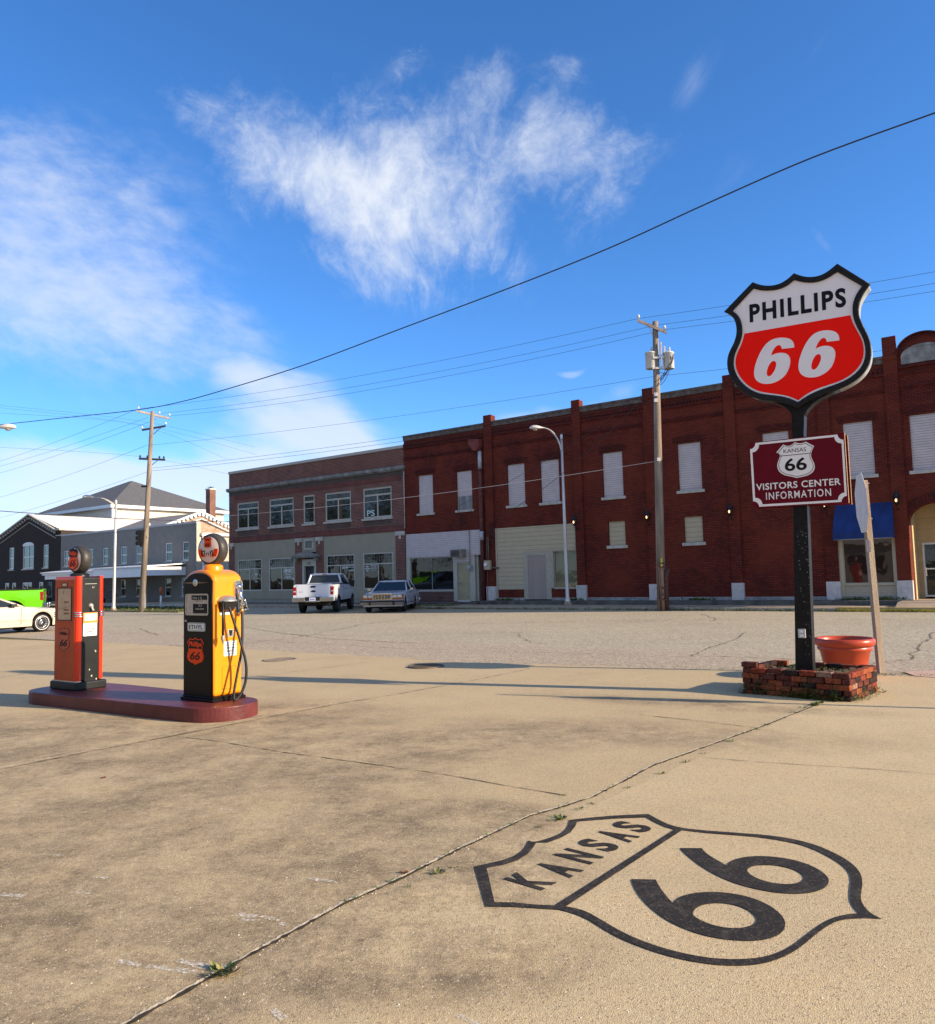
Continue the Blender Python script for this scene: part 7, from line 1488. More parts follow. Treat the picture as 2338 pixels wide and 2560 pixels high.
def truck(name, label, pos, rz, pm, sc_=1.0, tyre=.38, group=None, detail=True, arch=.50):
    R = empty(name, pos, rz, label, 'pickup truck', group); R.scale = (sc_,)*3
    hw = lambda x: .98 - .05*max(0, (x-3.2)/1.0)**2
    top = [(-1.2, 1.38), (.95, 1.38), (.97, 1.36), (2.75, 1.30), (2.95, 1.24), (4.0, 1.12), (4.18, .95), (4.2, .7)]
    hull(R, 'body', top, -1.2, 4.2, .58, [(0, arch), (3.2, arch)], hw, pm, crown=.0, tuck=.03)
    b = MB(); b.box(-1.1, 4.05, -.75, .75, .38, .62); b.tube([(0, -.7, .38), (0, .7, .38)], .07, 8); b.lathe([(0, -.16), (.15, -.1), (.16, .1), (0, .16)], (0, 0, .38), 'Y', 12); b.box(-.9, -.5, -.8, .8, .42, .5); b.build('chassis', M_under, R)
    b = MB(); b.box(-1.14, .90, -.85, .85, 1.382, 1.39); b.box(-1.2, .95, .88, .99, 1.37, 1.40); b.box(-1.2, .95, -.99, -.88, 1.37, 1.40); b.build('bed_rail_caps', mat('black_bed_liner', (.015, .015, .015), .7), R)
    greenhouse(R, (.98, 2.75), (1.12, 2.15), 1.34, 1.84, pm, .05, [1.9] if not detail else None, .86, .70)
    b = MB(); b.box(.94, 1.0, -.89, .89, 1.3, 1.42); b.build('cab_back', pm, R)
    for x in (0, 3.2):
        for s_ in (-1, 1): wheel(R, x, s_*.95, tyre, .24)
    b = MB(); b.box(-1.208, -1.195, -.80, .80, .78, 1.36); tg = b.build('tailgate', pm, R, bevel=.008)
    b = MB(); b.box(-1.225, -1.206, -.11, .11, 1.22, 1.31); b.build('handle', M_dark, tg)
    b = MB(); b.lathe([(0, -.012), (.9, -.008), (1, 0)], (0, 0, 0), 'X', 24)
    for v in b.bm.verts: v.co = Vector((-1.21+v.co.x, v.co.y*.12, 1.05+v.co.z*.05))
    b.build('oval_badge', mat('badge_dark_blue', (.012, .016, .05), .2), tg)
    b = MB(); b.box(-1.213, -1.207, .50, .70, 1.02, 1.035); b.build('model_lettering', M_dark, tg)
    for s_ in (-1, 1):
        b = MB(); b.box(-1.215, -1.10, s_*.90-.075, s_*.90+.085, .88, 1.26); l_ = b.build('tail_light', M_tail, R, bevel=.015)
        b = MB(); b.box(-1.222, -1.2, s_*.90-.06, s_*.90+.06, 1.02, 1.08); b.build('reversing_lamp', mat('clear_lamp', (.5, .42, .42), .2), l_)
        b = MB(); b.box(2.35, 2.5, s_*1.0 if s_ > 0 else -1.22, s_*1.22 if s_ > 0 else -1.0, 1.28, 1.52); b.tube([(2.45, s_*.92, 1.36), (2.42, s_*1.1, 1.38)], .025, 6); b.build('mirror', M_dark, R, bevel=.02)
        b = MB(); b.box(1.35, 1.52, s_*.99-.012, s_*.99+.012, 1.08, 1.13); b.build('door_handle', M_dark, R)
    b = MB(); b.box(-1.42, -1.22, -.98, -.35, .56, .76); b.box(-1.42, -1.22, .35, .98, .56, .76); b.box(-1.40, -1.24, -.36, .36, .54, .62); b.build('bumper', M_chrome2, R, bevel=.03)
    b = MB(); b.box(-1.39, -1.24, -.36, .36, .62, .78); bc = b.build('bumper_step', M_dark, R)
    b = MB(); b.box(-1.402, -1.392, -.15, .15, .60, .76); pl = b.build('number_plate', mat('plate_pale_blue', (.50, .55, .75), .4, var=.2, scale=30), R)
    b = MB(); b.add(text('428 HDK', w=.24, h=.06, depth=.0005, bold=.02), frame((-1.404, 0, .675), (0, -1, 0), (0, 0, 1))); b.build('plate_characters', mat('plate_blue', (.05, .07, .25), .5), pl)
    b = MB(); b.box(1.02, 1.09, -.2, .2, 1.845, 1.875); b.build('third_brake_light', pm, R); 
    b = MB(); b.box(1.0, 1.021, -.1, .1, 1.85, 1.872); b.build('brake_lens', M_tail, R)
    b = MB(); b.box(1.02, 1.07, -.40, .40, 1.44, 1.74); b.box(1.3, 1.5, .2, .5, 1.36, 1.66)
    b.build('rear_window_reflection_frame', M_under, R) if False else b.bm.free()
    b = MB(); b.face([(.93, .985, .60), (.97, .985, .60), (.97, .985, 1.30), (.93, .985, 1.30)]); b.face([(.93, -.985, .60), (.93, -.985, 1.30), (.97, -.985, 1.30), (.97, -.985, .60)]); b.build('cab_gap', M_under, R, recalc=False)
    return R
M_wpaint = paint('white_car_paint', (.60, .65, .73))
truck('pickup_truck', 'white pickup truck seen from behind, parked nose-in beside the blue-white sedan', (-7.34, 39.05, 0), rad(86.5), M_wpaint, 1.0)
def lifted(): 
    h = rad(204); sc_ = 1.08; tl = Vector((-20.35, 38.0, 0)); off = Matrix.Rotation(h, 3, 'Z') @ Vector((-1.2*sc_, .98*sc_, 0))
    truck('pickup_truck', 'bright lime green pickup truck behind the white coupe, only its bed in view', tl-off, h, paint('lime_paint', (.125, .48, .004)), sc_, .42, arch=.58)
lifted()
def sedan():
    R = empty('sedan', (-3.70, 40.62, 0), rad(265), 'square white-blue sedan with upright chrome grille and amber lamps, parked facing the street', 'car')
    hw = lambda x: .96 - .04*max(0, (x-2.9)/.9)**2 - .04*max(0, (-x)/1.4)**2
    top = [(-1.5, .86), (-1.45, .96), (-.6, 1.0), (1.95, .98), (2.1, .97), (3.62, .885), (3.74, .84), (3.76, .7)]
    pm = paint('pale_blue_white_paint', (.50, .55, .64)); hull(R, 'body', top, -1.5, 3.76, .28, [(0, .38), (2.9, .38)], hw, pm, crown=.015)
    greenhouse(R, (-.75, 2.02), (-.15, 1.25), .97, 1.40, pm, .032, [.62], .84, .66)
    b = MB(); b.box(-1.3, 3.6, -.7, .7, .2, .45); b.build('chassis', M_under, R)
    for x in (0, 2.9):
        for s_ in (-1, 1): wheel(R, x, s_*.94, .335, .21)
    b = MB(); b.box(3.74, 3.80, -.42, .42, .60, .84); gb = b.build('grille', M_under, R)
    b = MB(); b.box(3.78, 3.815, -.45, -.42, .58, .87); b.box(3.78, 3.815, .42, .45, .58, .87); b.box(3.74, 3.82, -.45, .45, .84, .88); b.box(3.78, 3.815, -.45, .45, .58, .60)
    for k in range(12): y = -.385+k*.07; b.box(3.79, 3.81, y-.010, y+.010, .60, .845)
    b.build('grille_bars', M_chrome, gb)
    b = MB(); b.lathe([(0, .01), (1, 0)], (0, 0, 0), 'X', 20)
    for v in b.bm.verts: v.co = Vector((3.812+v.co.x, .27+v.co.y*.05, .72+v.co.z*.03))
    b.build('blue_badge', mat('badge_blue', (.02, .05, .4), .2), gb)
    for s_ in (-1, 1):
        b = MB(); b.box(3.72, 3.79, min(s_*.47, s_*.90), max(s_*.47, s_*.90), .68, .83); hl = b.build('headlight', mat('headlamp_glass', (.55, .58, .60), .1, .3), R, bevel=.01)
        b = MB(); b.box(3.76, 3.80, s_*.685-.012, s_*.685+.012, .68, .83); b.box(3.76, 3.80, min(s_*.46, s_*.92), max(s_*.46, s_*.92), .825, .845); b.build('lamp_bezel', M_under, hl)
        b = MB(); b.box(3.73, 3.79, min(s_*.47, s_*.90), max(s_*.47, s_*.90), .60, .675); b.build('amber_lamp', mat('amber_lens', (.40, .11, .015), .2), R, bevel=.006)
        b = MB(); b.box(3.60, 3.785, min(s_*.90, s_*.955), max(s_*.90, s_*.955), .61, .83); b.build('side_lamp', MATS['amber_lens'], R, bevel=.006)
        b = MB(); b.tube([(1.75, s_*.90, .98), (1.72, s_*1.02, 1.02)], .015, 6); b.box(1.62, 1.74, min(s_*.98, s_*1.12), max(s_*.98, s_*1.12), .99, 1.08); b.build('mirror', M_chrome, R, bevel=.02)
    b = MB(); b.box(3.76, 3.98, -1.0, 1.0, .36, .50); b.box(3.4, 3.76, .94, 1.0, .38, .50); b.box(3.4, 3.76, -1.0, -.94, .38, .50); bp = b.build('bumper', mat('bumper_grey', (.16, .16, .165), .3, .6), R, bevel=.02)
    b = MB(); b.box(3.8, 4.0, -1.01, 1.01, .50, .555); b.box(3.79, 4.01, -.60, -.50, .35, .52); b.box(3.79, 4.01, .50, .60, .35, .52); b.build('rubber_strip', M_rubber, bp, bevel=.008)
    b = MB(); b.box(-1.68, -1.5, -.97, .97, .36, .52); b.build('rear_bumper', M_chrome2, R, bevel=.03)
    b = MB()
    for s_ in (-1, 1): b.box(.5, 2.4, s_*.965-.008, s_*.965+.008, .40, .43)
    b.build('side_trim', M_chrome2, R)
    b = MB(); b.box(2.05, 2.09, -.8, .8, .985, .995); b.build('cowl', M_under, R)
sedan()
def coupe():
    h = rad(56); wb = 2.7; P_ = Vector((-15.44, 28.81, 0)); off = Matrix.Rotation(h, 3, 'Z') @ Vector((wb, -.83, 0))
    R = empty('coupe', P_-off, h, 'cream white coupe with slotted wheel covers at the left edge of the photo', 'car')
    hw = lambda x: .90 - .06*max(0, (x-2.7)/.9)**2 - .05*max(0, (-x)/1.2)**2
    top = [(-1.25, .80), (-1.2, .92), (-.3, .94), (1.9, .93), (2.1, .91), (3.1, .82), (3.45, .74), (3.52, .6)]
    pm = paint('cream_white_paint', (.52, .47, .38)); hull(R, 'body', top, -1.25, 3.52, .22, [(0, .37), (2.7, .37)], hw, pm, crown=.02)
    greenhouse(R, (-.85, 2.02), (-.1, 1.05), .92, 1.32, pm, .035, [.45], .80, .58)
    b = MB(); b.box(-1.1, 3.3, -.65, .65, .16, .40); b.build('chassis', M_under, R)
    for x in (0, 2.7):
        for s_ in (-1, 1): wheel(R, x, s_*.86, .315, .20, 'slots', True)
    b = MB(); b.box(3.3, 3.6, -.88, .88, .34, .50); b.build('bumper', pm, R, bevel=.03)
    b = MB()
    for s_ in (-1, 1): b.box(.0, 2.28, s_*.905-.01, s_*.905+.01, .44, .475)
    b.build('rub_strip', mat('pinkish_trim', (.45, .36, .30), .6), R)
    for s_ in (-1, 1):
        b = MB(); b.box(1.55, 1.75, min(s_*.84, s_*1.0), max(s_*.84, s_*1.0), .93, 1.03); b.build('mirror', M_dark, R, bevel=.02)
        b = MB(); b.box(.45, .62, s_*.908-.008, s_*.908+.008, .76, .785); b.build('door_handle', M_chrome2, R)
        b = MB(); b.box(1.93, 1.937, s_*.904-.004, s_*.904+.004, .30, .90); b.build('door_gap', M_under, R)
coupe()

# ------------------------------------------------------------ utility poles, lamps, wires
M_wood = mat('pole_wood', (.225, .185, .145), .95, var=.35, scale=5, streak=True, dirt=.5, dcol=(.09, .07, .055), bump=.6, bscale=30)
M_wood2 = mat('crossarm_wood', (.40, .33, .26), .95, var=.25, scale=6)
M_ins = mat('porcelain', (.55, .55, .55), .25)
M_galv = mat('lamp_galvanised', (.55, .53, .50), .45, .5, var=.15, scale=4, dirt=.35, dcol=(.30, .22, .15), streak=True)
M_wire = mat('wire', (.03, .03, .03), .6)
def P3(px, py, depth_plane_pt, n=None):
    pt = Vector(depth_plane_pt); n = n or Vector((pt.x, pt.y, 0)).normalized(); return onplane(px, py, pt, n)
LB = gnd(354, 1530); RB = gnd(1654, 1519, .13)
def insul(b, p, s=1.0): b.lathe([(0, 0), (.02, 0), (.02, .06), (.06, .07), (.065, .10), (.04, .12), (.055, .15), (.03, .19), (0, .19)], p, 'Z', 10)
def left_pole():
    top = P3(381.4, 1028.8, LB); R = empty('utility_pole', LB, 0, 'leaning timber utility pole with three crossarms and a black signal box', 'utility pole')
    L_ = lambda p: p-LB; b = MB(); t = L_(top); b.tube([Vector((0, 0, -.1)), t*.5, t], [.175, .145, .105], 14); b.build('pole', M_wood, R)
    def arm(p0, p1, m, z=.11, name='crossarm'):
        a, c = L_(P3(*p0, LB)), L_(P3(*p1, LB)); mid = (a+c)/2; b = MB(); d = (c-a).normalized(); s = Vector((0, 0, 1)); f = d.cross(s).normalized()
        b.hexa([p+q for s2 in (-z/2, z/2) for p, q in ((a, -f*.05+s*s2), (c, -f*.05+s*s2), (c, f*.05+s*s2), (a, f*.05+s*s2))]); o = b.build(name, m, R); return o, a, c
    fw = Vector((LB.x, LB.y, 0)).normalized(); o, a, c = arm((342, 1027), (424.5, 1046.5), M_wood2)
    i_ = MB()
    for q in (P3(346, 1026, LB), P3(398.5, 1038, LB), P3(423.5, 1043, LB)): insul(i_, L_(q)+Vector((0, 0, .03)))
    i_.build('insulator', M_ins, o); b = MB(); mid = t*.985
    b.tube([a.lerp(c, .42), t*.93], .02, 5); b.tube([a.lerp(c, .75), t*.955], .02, 5); b.build('arm_brace', MATS['weathered_timber'], R)
    o, a, c = arm((355, 1075), (414, 1065), M_dark); i_ = MB()
    for q in (a, c): insul(i_, q+Vector((0, 0, .03)))
    i_.build('insulator', M_ins, o)
    b = MB(); b.tube([a.lerp(c, .85), L_(P3(383, 1086, LB))], .02, 5); b.build('arm_brace', M_dark, o)
    o, a, c = arm((347, 1146.5), (413, 1149.5), M_dark); i_ = MB()
    for f in (.05, .32, .78, .95): insul(i_, a.lerp(c, f)+Vector((0, 0, .02)))
    i_.build('insulator', M_dark, o)
    b = MB(); b.tube([a.lerp(c, .75), L_(P3(379, 1163, LB))], .02, 5); b.build('arm_brace', M_dark, o)
    q = L_(P3(352, 1345, LB)); b = MB()
    for dz in (.30, 0, -.30): b.box(q.x-.14, q.x+.14, q.y-.2, q.y+.1, q.z+dz-.14, q.z+dz+.14); b.lathe([(.10, 0), (.11, -.16), (.10, -.16), (.09, 0)], (q.x-.1, q.y, q.z+dz), 'X', 12)
    sb = b.build('signal_head', M_dark, R, bevel=.02)
    b = MB(); b.tube([q+Vector((.1, 0, .4)), q+Vector((.3, 0, .35)), q+Vector((.33, 0, 0)), q+Vector((.2, 0, -.4)), q+Vector((-.05, 0, -.5))], .03, 6); b.build('signal_cable', M_dark, sb)
    q = L_(P3(360, 1216, LB)); b = MB(); b.box(q.x-.15, q.x+.2, q.y-.05, q.y+.05, q.z-.05, q.z+.05); b.build('bracket', M_dark, R)
    b = MB(); q = t*.18; b.box(.12, .20, -.12, .12, .2, 1.75); b.build('conduit', mat('grey_conduit', (.30, .30, .31), .5, .3), R)
left_pole()
RTOP = P3(1638.5, 804, RB)
def right_pole():
    R = empty('utility_pole', RB, 0, 'tall timber utility pole with two grey transformers in front of the red brick building', 'utility pole')
    L_ = lambda p: p-RB; t = L_(RTOP); b = MB(); b.tube([Vector((0, 0, -.15)), t*.25, t*.6, t], [.18, .17, .15, .115], 16); b.build('pole', M_wood, R)
    def q(px, py, off=0.0): return L_(P3(px, py, RB)) - Vector((RB.x, RB.y, 0)).normalized()*off
    a, c = q(1594, 803, .12), q(1667, 833, .12); b = MB(); d = (c-a).normalized(); s = Vector((0, 0, 1)); f = d.cross(s).normalized()
    b.hexa([p+w_ for s2 in (-.06, .06) for p, w_ in ((a, -f*.05+s*s2), (c, -f*.05+s*s2), (c, f*.05+s*s2), (a, f*.05+s*s2))]); o = b.build('crossarm', M_wood2, R)
    i_ = MB(); insul(i_, q(1597, 800, .12)); insul(i_, q(1662, 827, .12)); insul(i_, q(1636, 814, -.1)); i_.build('insulator', M_ins, o)
    b = MB(); b.tube([q(1622, 818, .12), q(1633, 842, .1)], .02, 5); b.build('arm_brace', M_galv, o)
    for px, nm in ((1627, 0), (1672, 1)):
        p = q(px, 901, .0); b = MB(); b.lathe([(0, -.36), (.20, -.36), (.215, -.34), (.215, .27), (.235, .28), (.235, .31), (.20, .34), (0, .37)], p, 'Z', 20); tr = b.build('transformer', mat('transformer_grey', (.50, .51, .50), .45, var=.06), R)
        for pp_ in tr.data.polygons: pp_.use_smooth = len(pp_.vertices) == 4
        b = MB(); b.lathe([(0, .3), (.05, .32), (.03, .40), (.055, .42), (.03, .5), (.045, .53), (0, .56)], p+Vector((.05, 0, 0)), 'Z', 10); b.build('bushing', M_ins, tr)
        b = MB(); b.box(p.x+.02, p.x+.06, p.y-.222, p.y-.215, p.z-.02, p.z+.12); b.build('number_mark', M_dark, tr)
    b = MB()
    for py in (896, 922): p = q(1648, py, .1); b.box(p.x-.28, p.x+.30, p.y-.06, p.y+.06, p.z-.04, p.z+.04)
    p = q(1654, 888, .15); b.box(p.x-.03, p.x+.03, p.y-.03, p.y+.03, p.z-.5, p.z+.5); p = q(1662, 880, .15); b.box(p.x-.03, p.x+.03, p.y-.03, p.y+.03, p.z-.1, p.z+.2)
    b.build('mounting_bracket', M_galv, R)
    b = MB()
    for j in range(7):
        x0, y0, x1, y1 = random.choice([(1616, 890, 1636, 950), (1684, 890, 1645, 965), (1684, 900, 1650, 955), (1680, 920, 1636, 962), (1640, 945, 1668, 940)]); xm = (x0+x1)/2+random.uniform(-12, 12); ym = max(y0, y1)-8+random.uniform(-12, 10)
        P = [q((1-u)**2*x0+2*u*(1-u)*xm+u*u*x1, (1-u)**2*y0+2*u*(1-u)*ym+u*u*y1, .15+.05*j) for u in [i/8 for i in range(9)]]; b.tube(P, .012, 5)
    b.build('service_drops', M_wire, R)
    b = MB()
    for px, py in ((1640, 988), (1640, 1003), (1647, 1150)): p = q(px, py, .15); b.box(p.x-.07, p.x+.07, p.y-.05, p.y+.05, p.z-.07, p.z+.07)
    b.build('line_clamps', M_galv, R)
    b = MB(); p = q(1654, 1405, .19); b.box(p.x-.03, p.x+.03, p.y-.01, p.y+.01, p.z-.22, p.z+.15); b.build('yellow_marker', mat('yellow_plastic', (.55, .48, .04), .5), R)
    b = MB(); tt_ = q(1665, 1422, .15); b.tube([(.20, -.14, -.1), (.20, -.14, 1.2), (tt_.x+.08, tt_.y, tt_.z)], .09, 10); b.tube([(-.06, -.2, -.1), (-.10, -.2, 1.6)], .04, 8)
    for z in (.3, .5, .75, 1.6, 1.75): b.box(-.19, .22, -.22, -.10, z, z+.05)
    b.build('brown_conduit', mat('brown_conduit', (.07, .03, .025), .7, var=.3), R)
right_pole()
def lamp_post(name, base, poletop, fork, head, label, r=.075, neck=None, collar=True, arc=.35):
    R = empty(name, base, 0, label, 'street lamp'); L_ = lambda p: p-base
    b = MB(); t = L_(poletop); b.tube([Vector((0, 0, 0)), Vector((0, 0, .12)), t*.05, t*.5, t], [.15, .14, r*1.15, r, r*.72], 14); pl = b.build('pole', M_galv, R)
    b = MB(); b.lathe([(.20, 0), (.20, .05), (.14, .16), (.10, .22)], (0, 0, 0), 'Z', 12); b.build('base_casting', mat('rusty_cast_base', (.28, .22, .17), .8, var=.4, scale=8, dirt=.5), pl)
    b = MB(); b.lathe([(0, .22), (.06, .17), (.07, .08), (.05, .0), (.08, -.04)], t, 'Z', 10); b.build('pole_cap', M_ins, pl)
    f, h = L_(fork), L_(head); P = []
    for i in range(17):
        s_ = i/16; a_ = pi/2*s_; P.append(Vector((f.x+(h.x-f.x)*(1-cos(a_)), f.y+(h.y-f.y)*(1-cos(a_)), f.z+(h.z-f.z)*sin(a_))))
    b = MB(); b.tube(P, .032, 8); P2 = [p+Vector((0, 0, -.12*(1-i/16))) for i, p in enumerate(P)]; b.tube(P2[:12], .018, 6); ar = b.build('lamp_arm', M_galv, R)
    d = (P[-1]-P[-3]).normalized(); d = Vector((d.x, d.y, d.z*.3)).normalized(); M_ = frame(h+d*.05, d, Vector((0, 0, 1))-d*d.z)
    b = MB()
    prof = [(-.16, .04), (-.05, .06), (.06, .11), (.2, .155), (.36, .16), (.48, .12), (.55, .05), (.56, .0)]; rings = []
    for x, r_ in prof: rings.append([b.bm.verts.new(M_ @ Vector((x, max(.0, sin(k*2*pi/14))*r_*.85+min(0, sin(k*2*pi/14))*r_*.45, cos(k*2*pi/14)*r_))) for k in range(14)])
    for A, B_ in zip(rings, rings[1:]):
        for k in range(14): fc = b.bm.faces.new((A[k], A[(k+1) % 14], B_[(k+1) % 14], B_[k])); fc.smooth = True
    b.build('lamp_head', mat('lamp_head_paint', (.62, .60, .56), .4, .2, dirt=.2), ar)
    b = MB(); b.lathe([(0, -.10), (.07, -.09), (.11, -.05), (.12, 0)], M_ @ Vector((.28, -.03, 0)), 'Z', 14); b.build('lamp_lens', mat('lamp_lens', (.38, .36, .30), .2), ar)
    return R
mbse = gnd(1420, 1513, .13)
lamp_post('street_lamp', mbse, P3(1404, 1096, mbse), P3(1404, 1135, mbse), P3(1356, 1070, mbse), 'pale curved-arm street lamp standing in front of the boarded beige shopfront')
lbse = gnd(284, 1528); lt = P3(290, 1258, lbse)
lamp_post('street_lamp', lbse, lt, P3(290, 1275, lbse), P3(234, 1243, lbse), 'pale curved-arm street lamp standing in front of the white porch', r=.085)
# lamp whose head alone reaches into the frame at the left
hb_ = Vector((-16.9, 29.2, 0)); d_ = ray(20, 1068); hp = EYEV + d_*(29.2/d_.y); pb_ = Vector((hp.x-3.0, hp.y-.4, 0))
lamp_post('street_lamp', pb_, Vector((pb_.x, pb_.y, hp.z-.3)), Vector((pb_.x, pb_.y, hp.z-1.3)), hp-Vector((.35, 0, 0)), 'street lamp whose pale head alone shows at the left edge of the photo')

def wire(name, pts, r, label, m=None, sag=None, group='overhead wires'):
    b = MB(); b.tube(pts, r*.72, 5, caps=False); o = b.build(name, m or M_wire, recalc=False); tag(o, label, 'wire', group); return o
def cat(a, c, sag, n=24): return [a.lerp(c, i/n) - Vector((0, 0, 4*sag*(i/n)*(1-i/n))) for i in range(n+1)]
def vp_wire(pix, A, B_):   # wire traced in the vertical plane through two ground points
    d = (Vector(B_)-Vector(A)).normalized(); n = Vector((-d.y, d.x, 0)); P = [onplane(px, py, (A[0], A[1], 0), n) for px, py in pix]
    out = []
    for i in range(len(P)-1):
        p0, p1, p2, p3 = P[max(i-1, 0)], P[i], P[i+1], P[min(i+2, len(P)-1)]
        for k in range(6): t = k/6; out.append(.5*((2*p1)+(-p0+p2)*t+(2*p0-5*p1+4*p2-p3)*t*t+(-p0+3*p1-3*p2+p3)*t**3))
    return out+[P[-1]]
big = vp_wire([(s_*1.27, v*1.27) for s_, v in ((-40, 838), (0, 836), (130, 822), (270, 807), (360, 790), (450, 765), (600, 718), (795, 645), (1000, 568), (1200, 488), (1400, 397), (1600, 310), (1841, 222), (1900, 200))], (-22, 34, 0), (9.5, 11.5, 0))
wire('overhead_cable', big, .020, 'thick black twisted cable sweeping across the whole sky', group='overhead wires')
gA = 'thin power lines between the two utility poles'
for (lx, ly), (rx, ry), sag in (((346, 1022), (1597, 796), .35), ((398, 1034), (1640, 813), .40), ((423.5, 1040), (1662, 824), .45)):
    a, c = P3(lx, ly, LB), P3(rx, ry, RB); e = c + (c-a)*.75
    wire('power_line', cat(a, c, sag) + cat(c, e, sag*.7)[1:], .010, 'thin upper power line running from pole to pole in front of the brick roofs', group=gA)
a, c = P3(370, 1113, LB), P3(1636, 941, RB); wire('power_line', cat(a, c, .25)+cat(c, c+(c-a)*.75, .2)[1:], .009, 'single thin power line just above the roofs, lowest line that crosses open sky', group=None)
for ly, ry in ((1170, 988), (1177, 1003)):
    a, c = P3(381, ly, LB), P3(1640, ry, RB); wire('power_line', cat(a, c, .25), .011, 'thin line skimming the parapet of the brown brick office building', group='lines along the office parapet')
a, c = P3(366, 1303, LB), P3(1647, 1152, RB); wire('telephone_cable', cat(a, c, .35), .014, 'pale cable stretched across the upper windows of the brick buildings', mat('pale_cable', (.50, .48, .48), .5), group=None)
a = P3(0, 1276, LB+Vector((-10, -2, 0))); c = UN(-44.8, -33.35, 6.2); c = onplane(573, 1304, UN(-44.7, -33.3), NN)
wire('telephone_cable', cat(onplane(-30, 1275, Vector((-24, 40, 0)), Vector((-24, 40, 0)).normalized()), c, .12), .030, 'thick dark cable passing the left roofs to the office building wall', group=None)
for i, (ly, y0) in enumerate(((1024, 1155), (1043, 1167), (1056, 1184), (1113, 1245), (1180, 1295))):
    a = P3(340 if i == 0 else (370 if i < 3 else 367), ly, LB); e = a + Vector((-20, 17.3, 0)); d = ray(-20, y0+4); n = Vector((17.3, 20, 0)).normalized(); e = EYEV + d*((a-EYEV).dot(n)/d.dot(n))
    wire('power_line', cat(a, e, .15), .011, 'thin line fanning down to the left edge from the left utility pole', group='lines leaving the left utility pole')
for (x0, y0), (x1, y1), (x2, y2) in (((-20, 1011), (365, 1055), (640, 1118)), ((-20, 1017), (355, 1062), (640, 1136)), ((-20, 1031), (347, 1063), (572, 1150)), ((-20, 1117), (347, 1141), (572, 1185))):
    A = LB - Vector((.596, .803, 0))*8.5; B_ = LB + Vector((.596, .803, 0))*9; wire('power_line', vp_wire([(x0, y0), (x1, y1), (x2, y2)], A, B_), .008, 'faint thin line crossing behind the top of the left utility pole', group='lines along the side street')
a, c = P3(1636, 966, RB), UN(-23.0, -33.0, 4.3)
wire('service_drop', cat(a, c, .5), .016, 'dark service wire sloping from the transformer pole down to the meter box', group=None)
a, c = P3(1640, 960, RB), UN(-25.2, -33.25, 5.3); wire('service_drop', cat(a, c, .4), .012, 'dark service wire sloping from the transformer pole to the storefront upper wall', group=None)

# marker post, porch bench
def small_things():
    q = gnd(402, 1522); R = empty('marker_post', q, 0, 'slim white marker post with orange top beside the left utility pole', 'marker post'); t = onplane(403, 1468, q, Vector((q.x, q.y, 0)).normalized()).z
    b = MB(); b.cyl((0, 0, 0), (0, 0, t*.63), .055, seg=10); b.build('post', M_white, R); b = MB(); b.cyl((0, 0, t*.63), (0, 0, t), .075, seg=10); b.build('orange_sleeve', mat('orange_sleeve', (.50, .08, .02), .5), R)
    R = empty('bench', UN(-57.6*1.17, -31.9*1.17, -.02), TH, 'dark cast bench with arched back under the white porch roof', 'bench')
    b = MB(); b.box(-1.3, 1.3, -.25, .25, .42, .52); b.build('seat', M_dark, R, bevel=.02)
    b = MB(); b.prism([(-1.2, .52), (1.2, .52), (1.2, .8), (.6, .85), (.3, 1.02), (0, 1.06), (-.3, 1.02), (-.6, .85), (-1.2, .8)], .2, .27); b.build('backrest', mat('brown_bench_back', (.05, .025, .018), .6), R)
    for s_ in (-1, 1):
        b = MB(); b.prism([(s_*.8-.2, 0), (s_*.8+.2, 0), (s_*.8+.1, .2), (s_*.8+.15, .42), (s_*.8-.15, .42), (s_*.8-.1, .2)], -.2, .2); b.build('leg', M_dark, R)
small_things()
# a second sign pole standing just outside the right edge; only its long shadow enters the view
def outside_pole():
    R = empty('banner_pole', (7.95, 8.15, 0), 0, 'slim grey pole with a narrow panel standing out of view to the right', 'pole')
    b = MB(); b.cyl((0, 0, 0), (0, 0, 3.2), .04, .03, 10); b.build('pole', M_galv, R); b = MB(); b.box(-.32, .32, -.02, .02, 1.95, 2.75); b.build('panel', M_white, R); R.rotation_euler = (0, 0, rad(-5))
outside_pole()

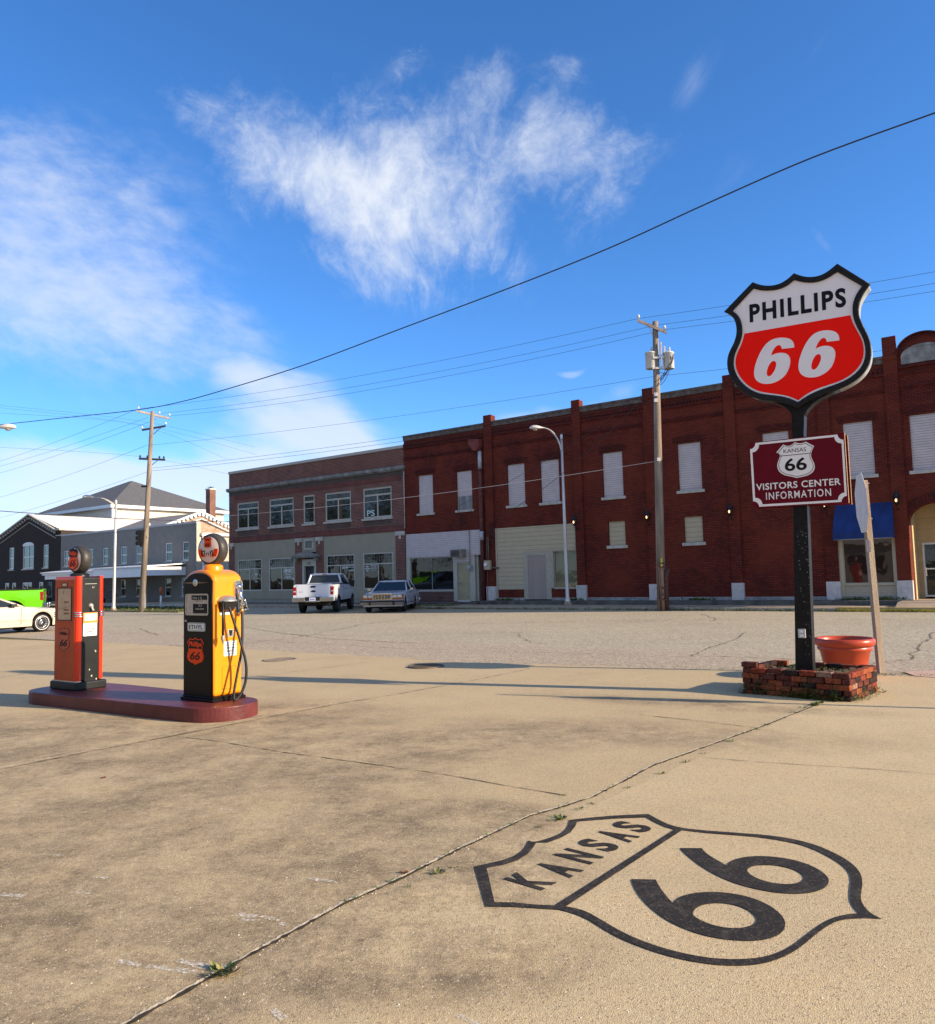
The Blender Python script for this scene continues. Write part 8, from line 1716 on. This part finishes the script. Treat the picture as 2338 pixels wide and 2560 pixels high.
# ------------------------------------------------------------ what the windows mirror: the station behind the camera and trees
def station():
    R = empty('service_station', UN(-20, 2.5, 0), TH, 'small white service station with a gabled roof, standing out of view to the left', 'building')
    b = MB(); b.box(0, 10, -8, 0, 0, 3.2); b.build('wall', mat('station_wall', (.45, .42, .36), .8), R)
    b = MB(); b.hexa([(-.5, -8.5, 3.2), (10.5, -8.5, 3.2), (10.5, .5, 3.2), (-.5, .5, 3.2), (-.5, -4.1, 5.6), (10.5, -4.1, 5.6), (10.5, -3.9, 5.6), (-.5, -3.9, 5.6)]); b.build('roof', mat('station_roof', (.55, .53, .48), .8), R)
    b = MB(); b.box(1, 3, -.01, .05, 1, 2.4); b.box(4, 5, -.01, .05, 0, 2.2); b.box(6.5, 9, -.01, .05, 1, 2.4); b.build('window', M_glassb, R)
station()
def make_tree(seed=1, H=9.0, R_=3.2):
    random.seed(seed); R = empty('tree', (0, 0, 0)); b = MB(); b.tube([(0, 0, 0), (.1, 0, H*.3), (0, .1, H*.6)], [.28, .2, .1], 8)
    tips = []
    for k in range(12):
        a = random.uniform(0, 2*pi); z0 = random.uniform(H*.25, H*.55); e = Vector((cos(a)*R_*random.uniform(.4, .9), sin(a)*R_*random.uniform(.4, .9), z0+random.uniform(.15, .45)*H)); b.tube([(0, 0, z0), e*.5+Vector((0, 0, z0*.5)), e], [.09, .06, .02], 5); tips.append(e)
    b.build('trunk', mat('bark', (.10, .08, .06), .95, var=.3), R); b = MB()
    for e in tips + [Vector((0, 0, H*.85))]:
        for j in range(420):
            v = Vector((random.gauss(0, 1), random.gauss(0, 1), random.gauss(0, .8)))*R_*.30; c = e+v; s = random.uniform(.06, .14); n = Vector((random.gauss(0, 1), random.gauss(0, 1), random.gauss(0, 1))).normalized(); o = n.orthogonal().normalized()*s; o2 = n.cross(o)
            b.face([c-o, c+o2*.6, c+o, c-o2*.6])
    b.build('crown', mat('tree_leaf', (.055, .085, .022), .7, var=.5, scale=2), R, recalc=False); return R
protos = [make_tree(1, 9, 3.2), make_tree(2, 11, 3.8), make_tree(3, 8, 3.6)]; used = set(); k = 0
random.seed(11)
for u, n in [(-150+i*5.6+random.uniform(-1.8, 1.8), random.uniform(21, 31)) for i in range(31)]:
    src = protos[k % 3]; P = UN(u, n)
    if (k % 3) not in used: used.add(k % 3); r = src
    else:
        r = src.copy(); COL.objects.link(r)
        for ch in src.children: c = ch.copy(); COL.objects.link(c); c.parent = r
    r.location = P; r.rotation_euler = (0, 0, random.uniform(0, 6)); s_ = random.uniform(1.1, 1.7); r.scale = (s_, s_, s_)
    tag(r, 'leafy green tree of the row out of view behind the photographer', 'tree', 'trees behind the photographer'); k += 1
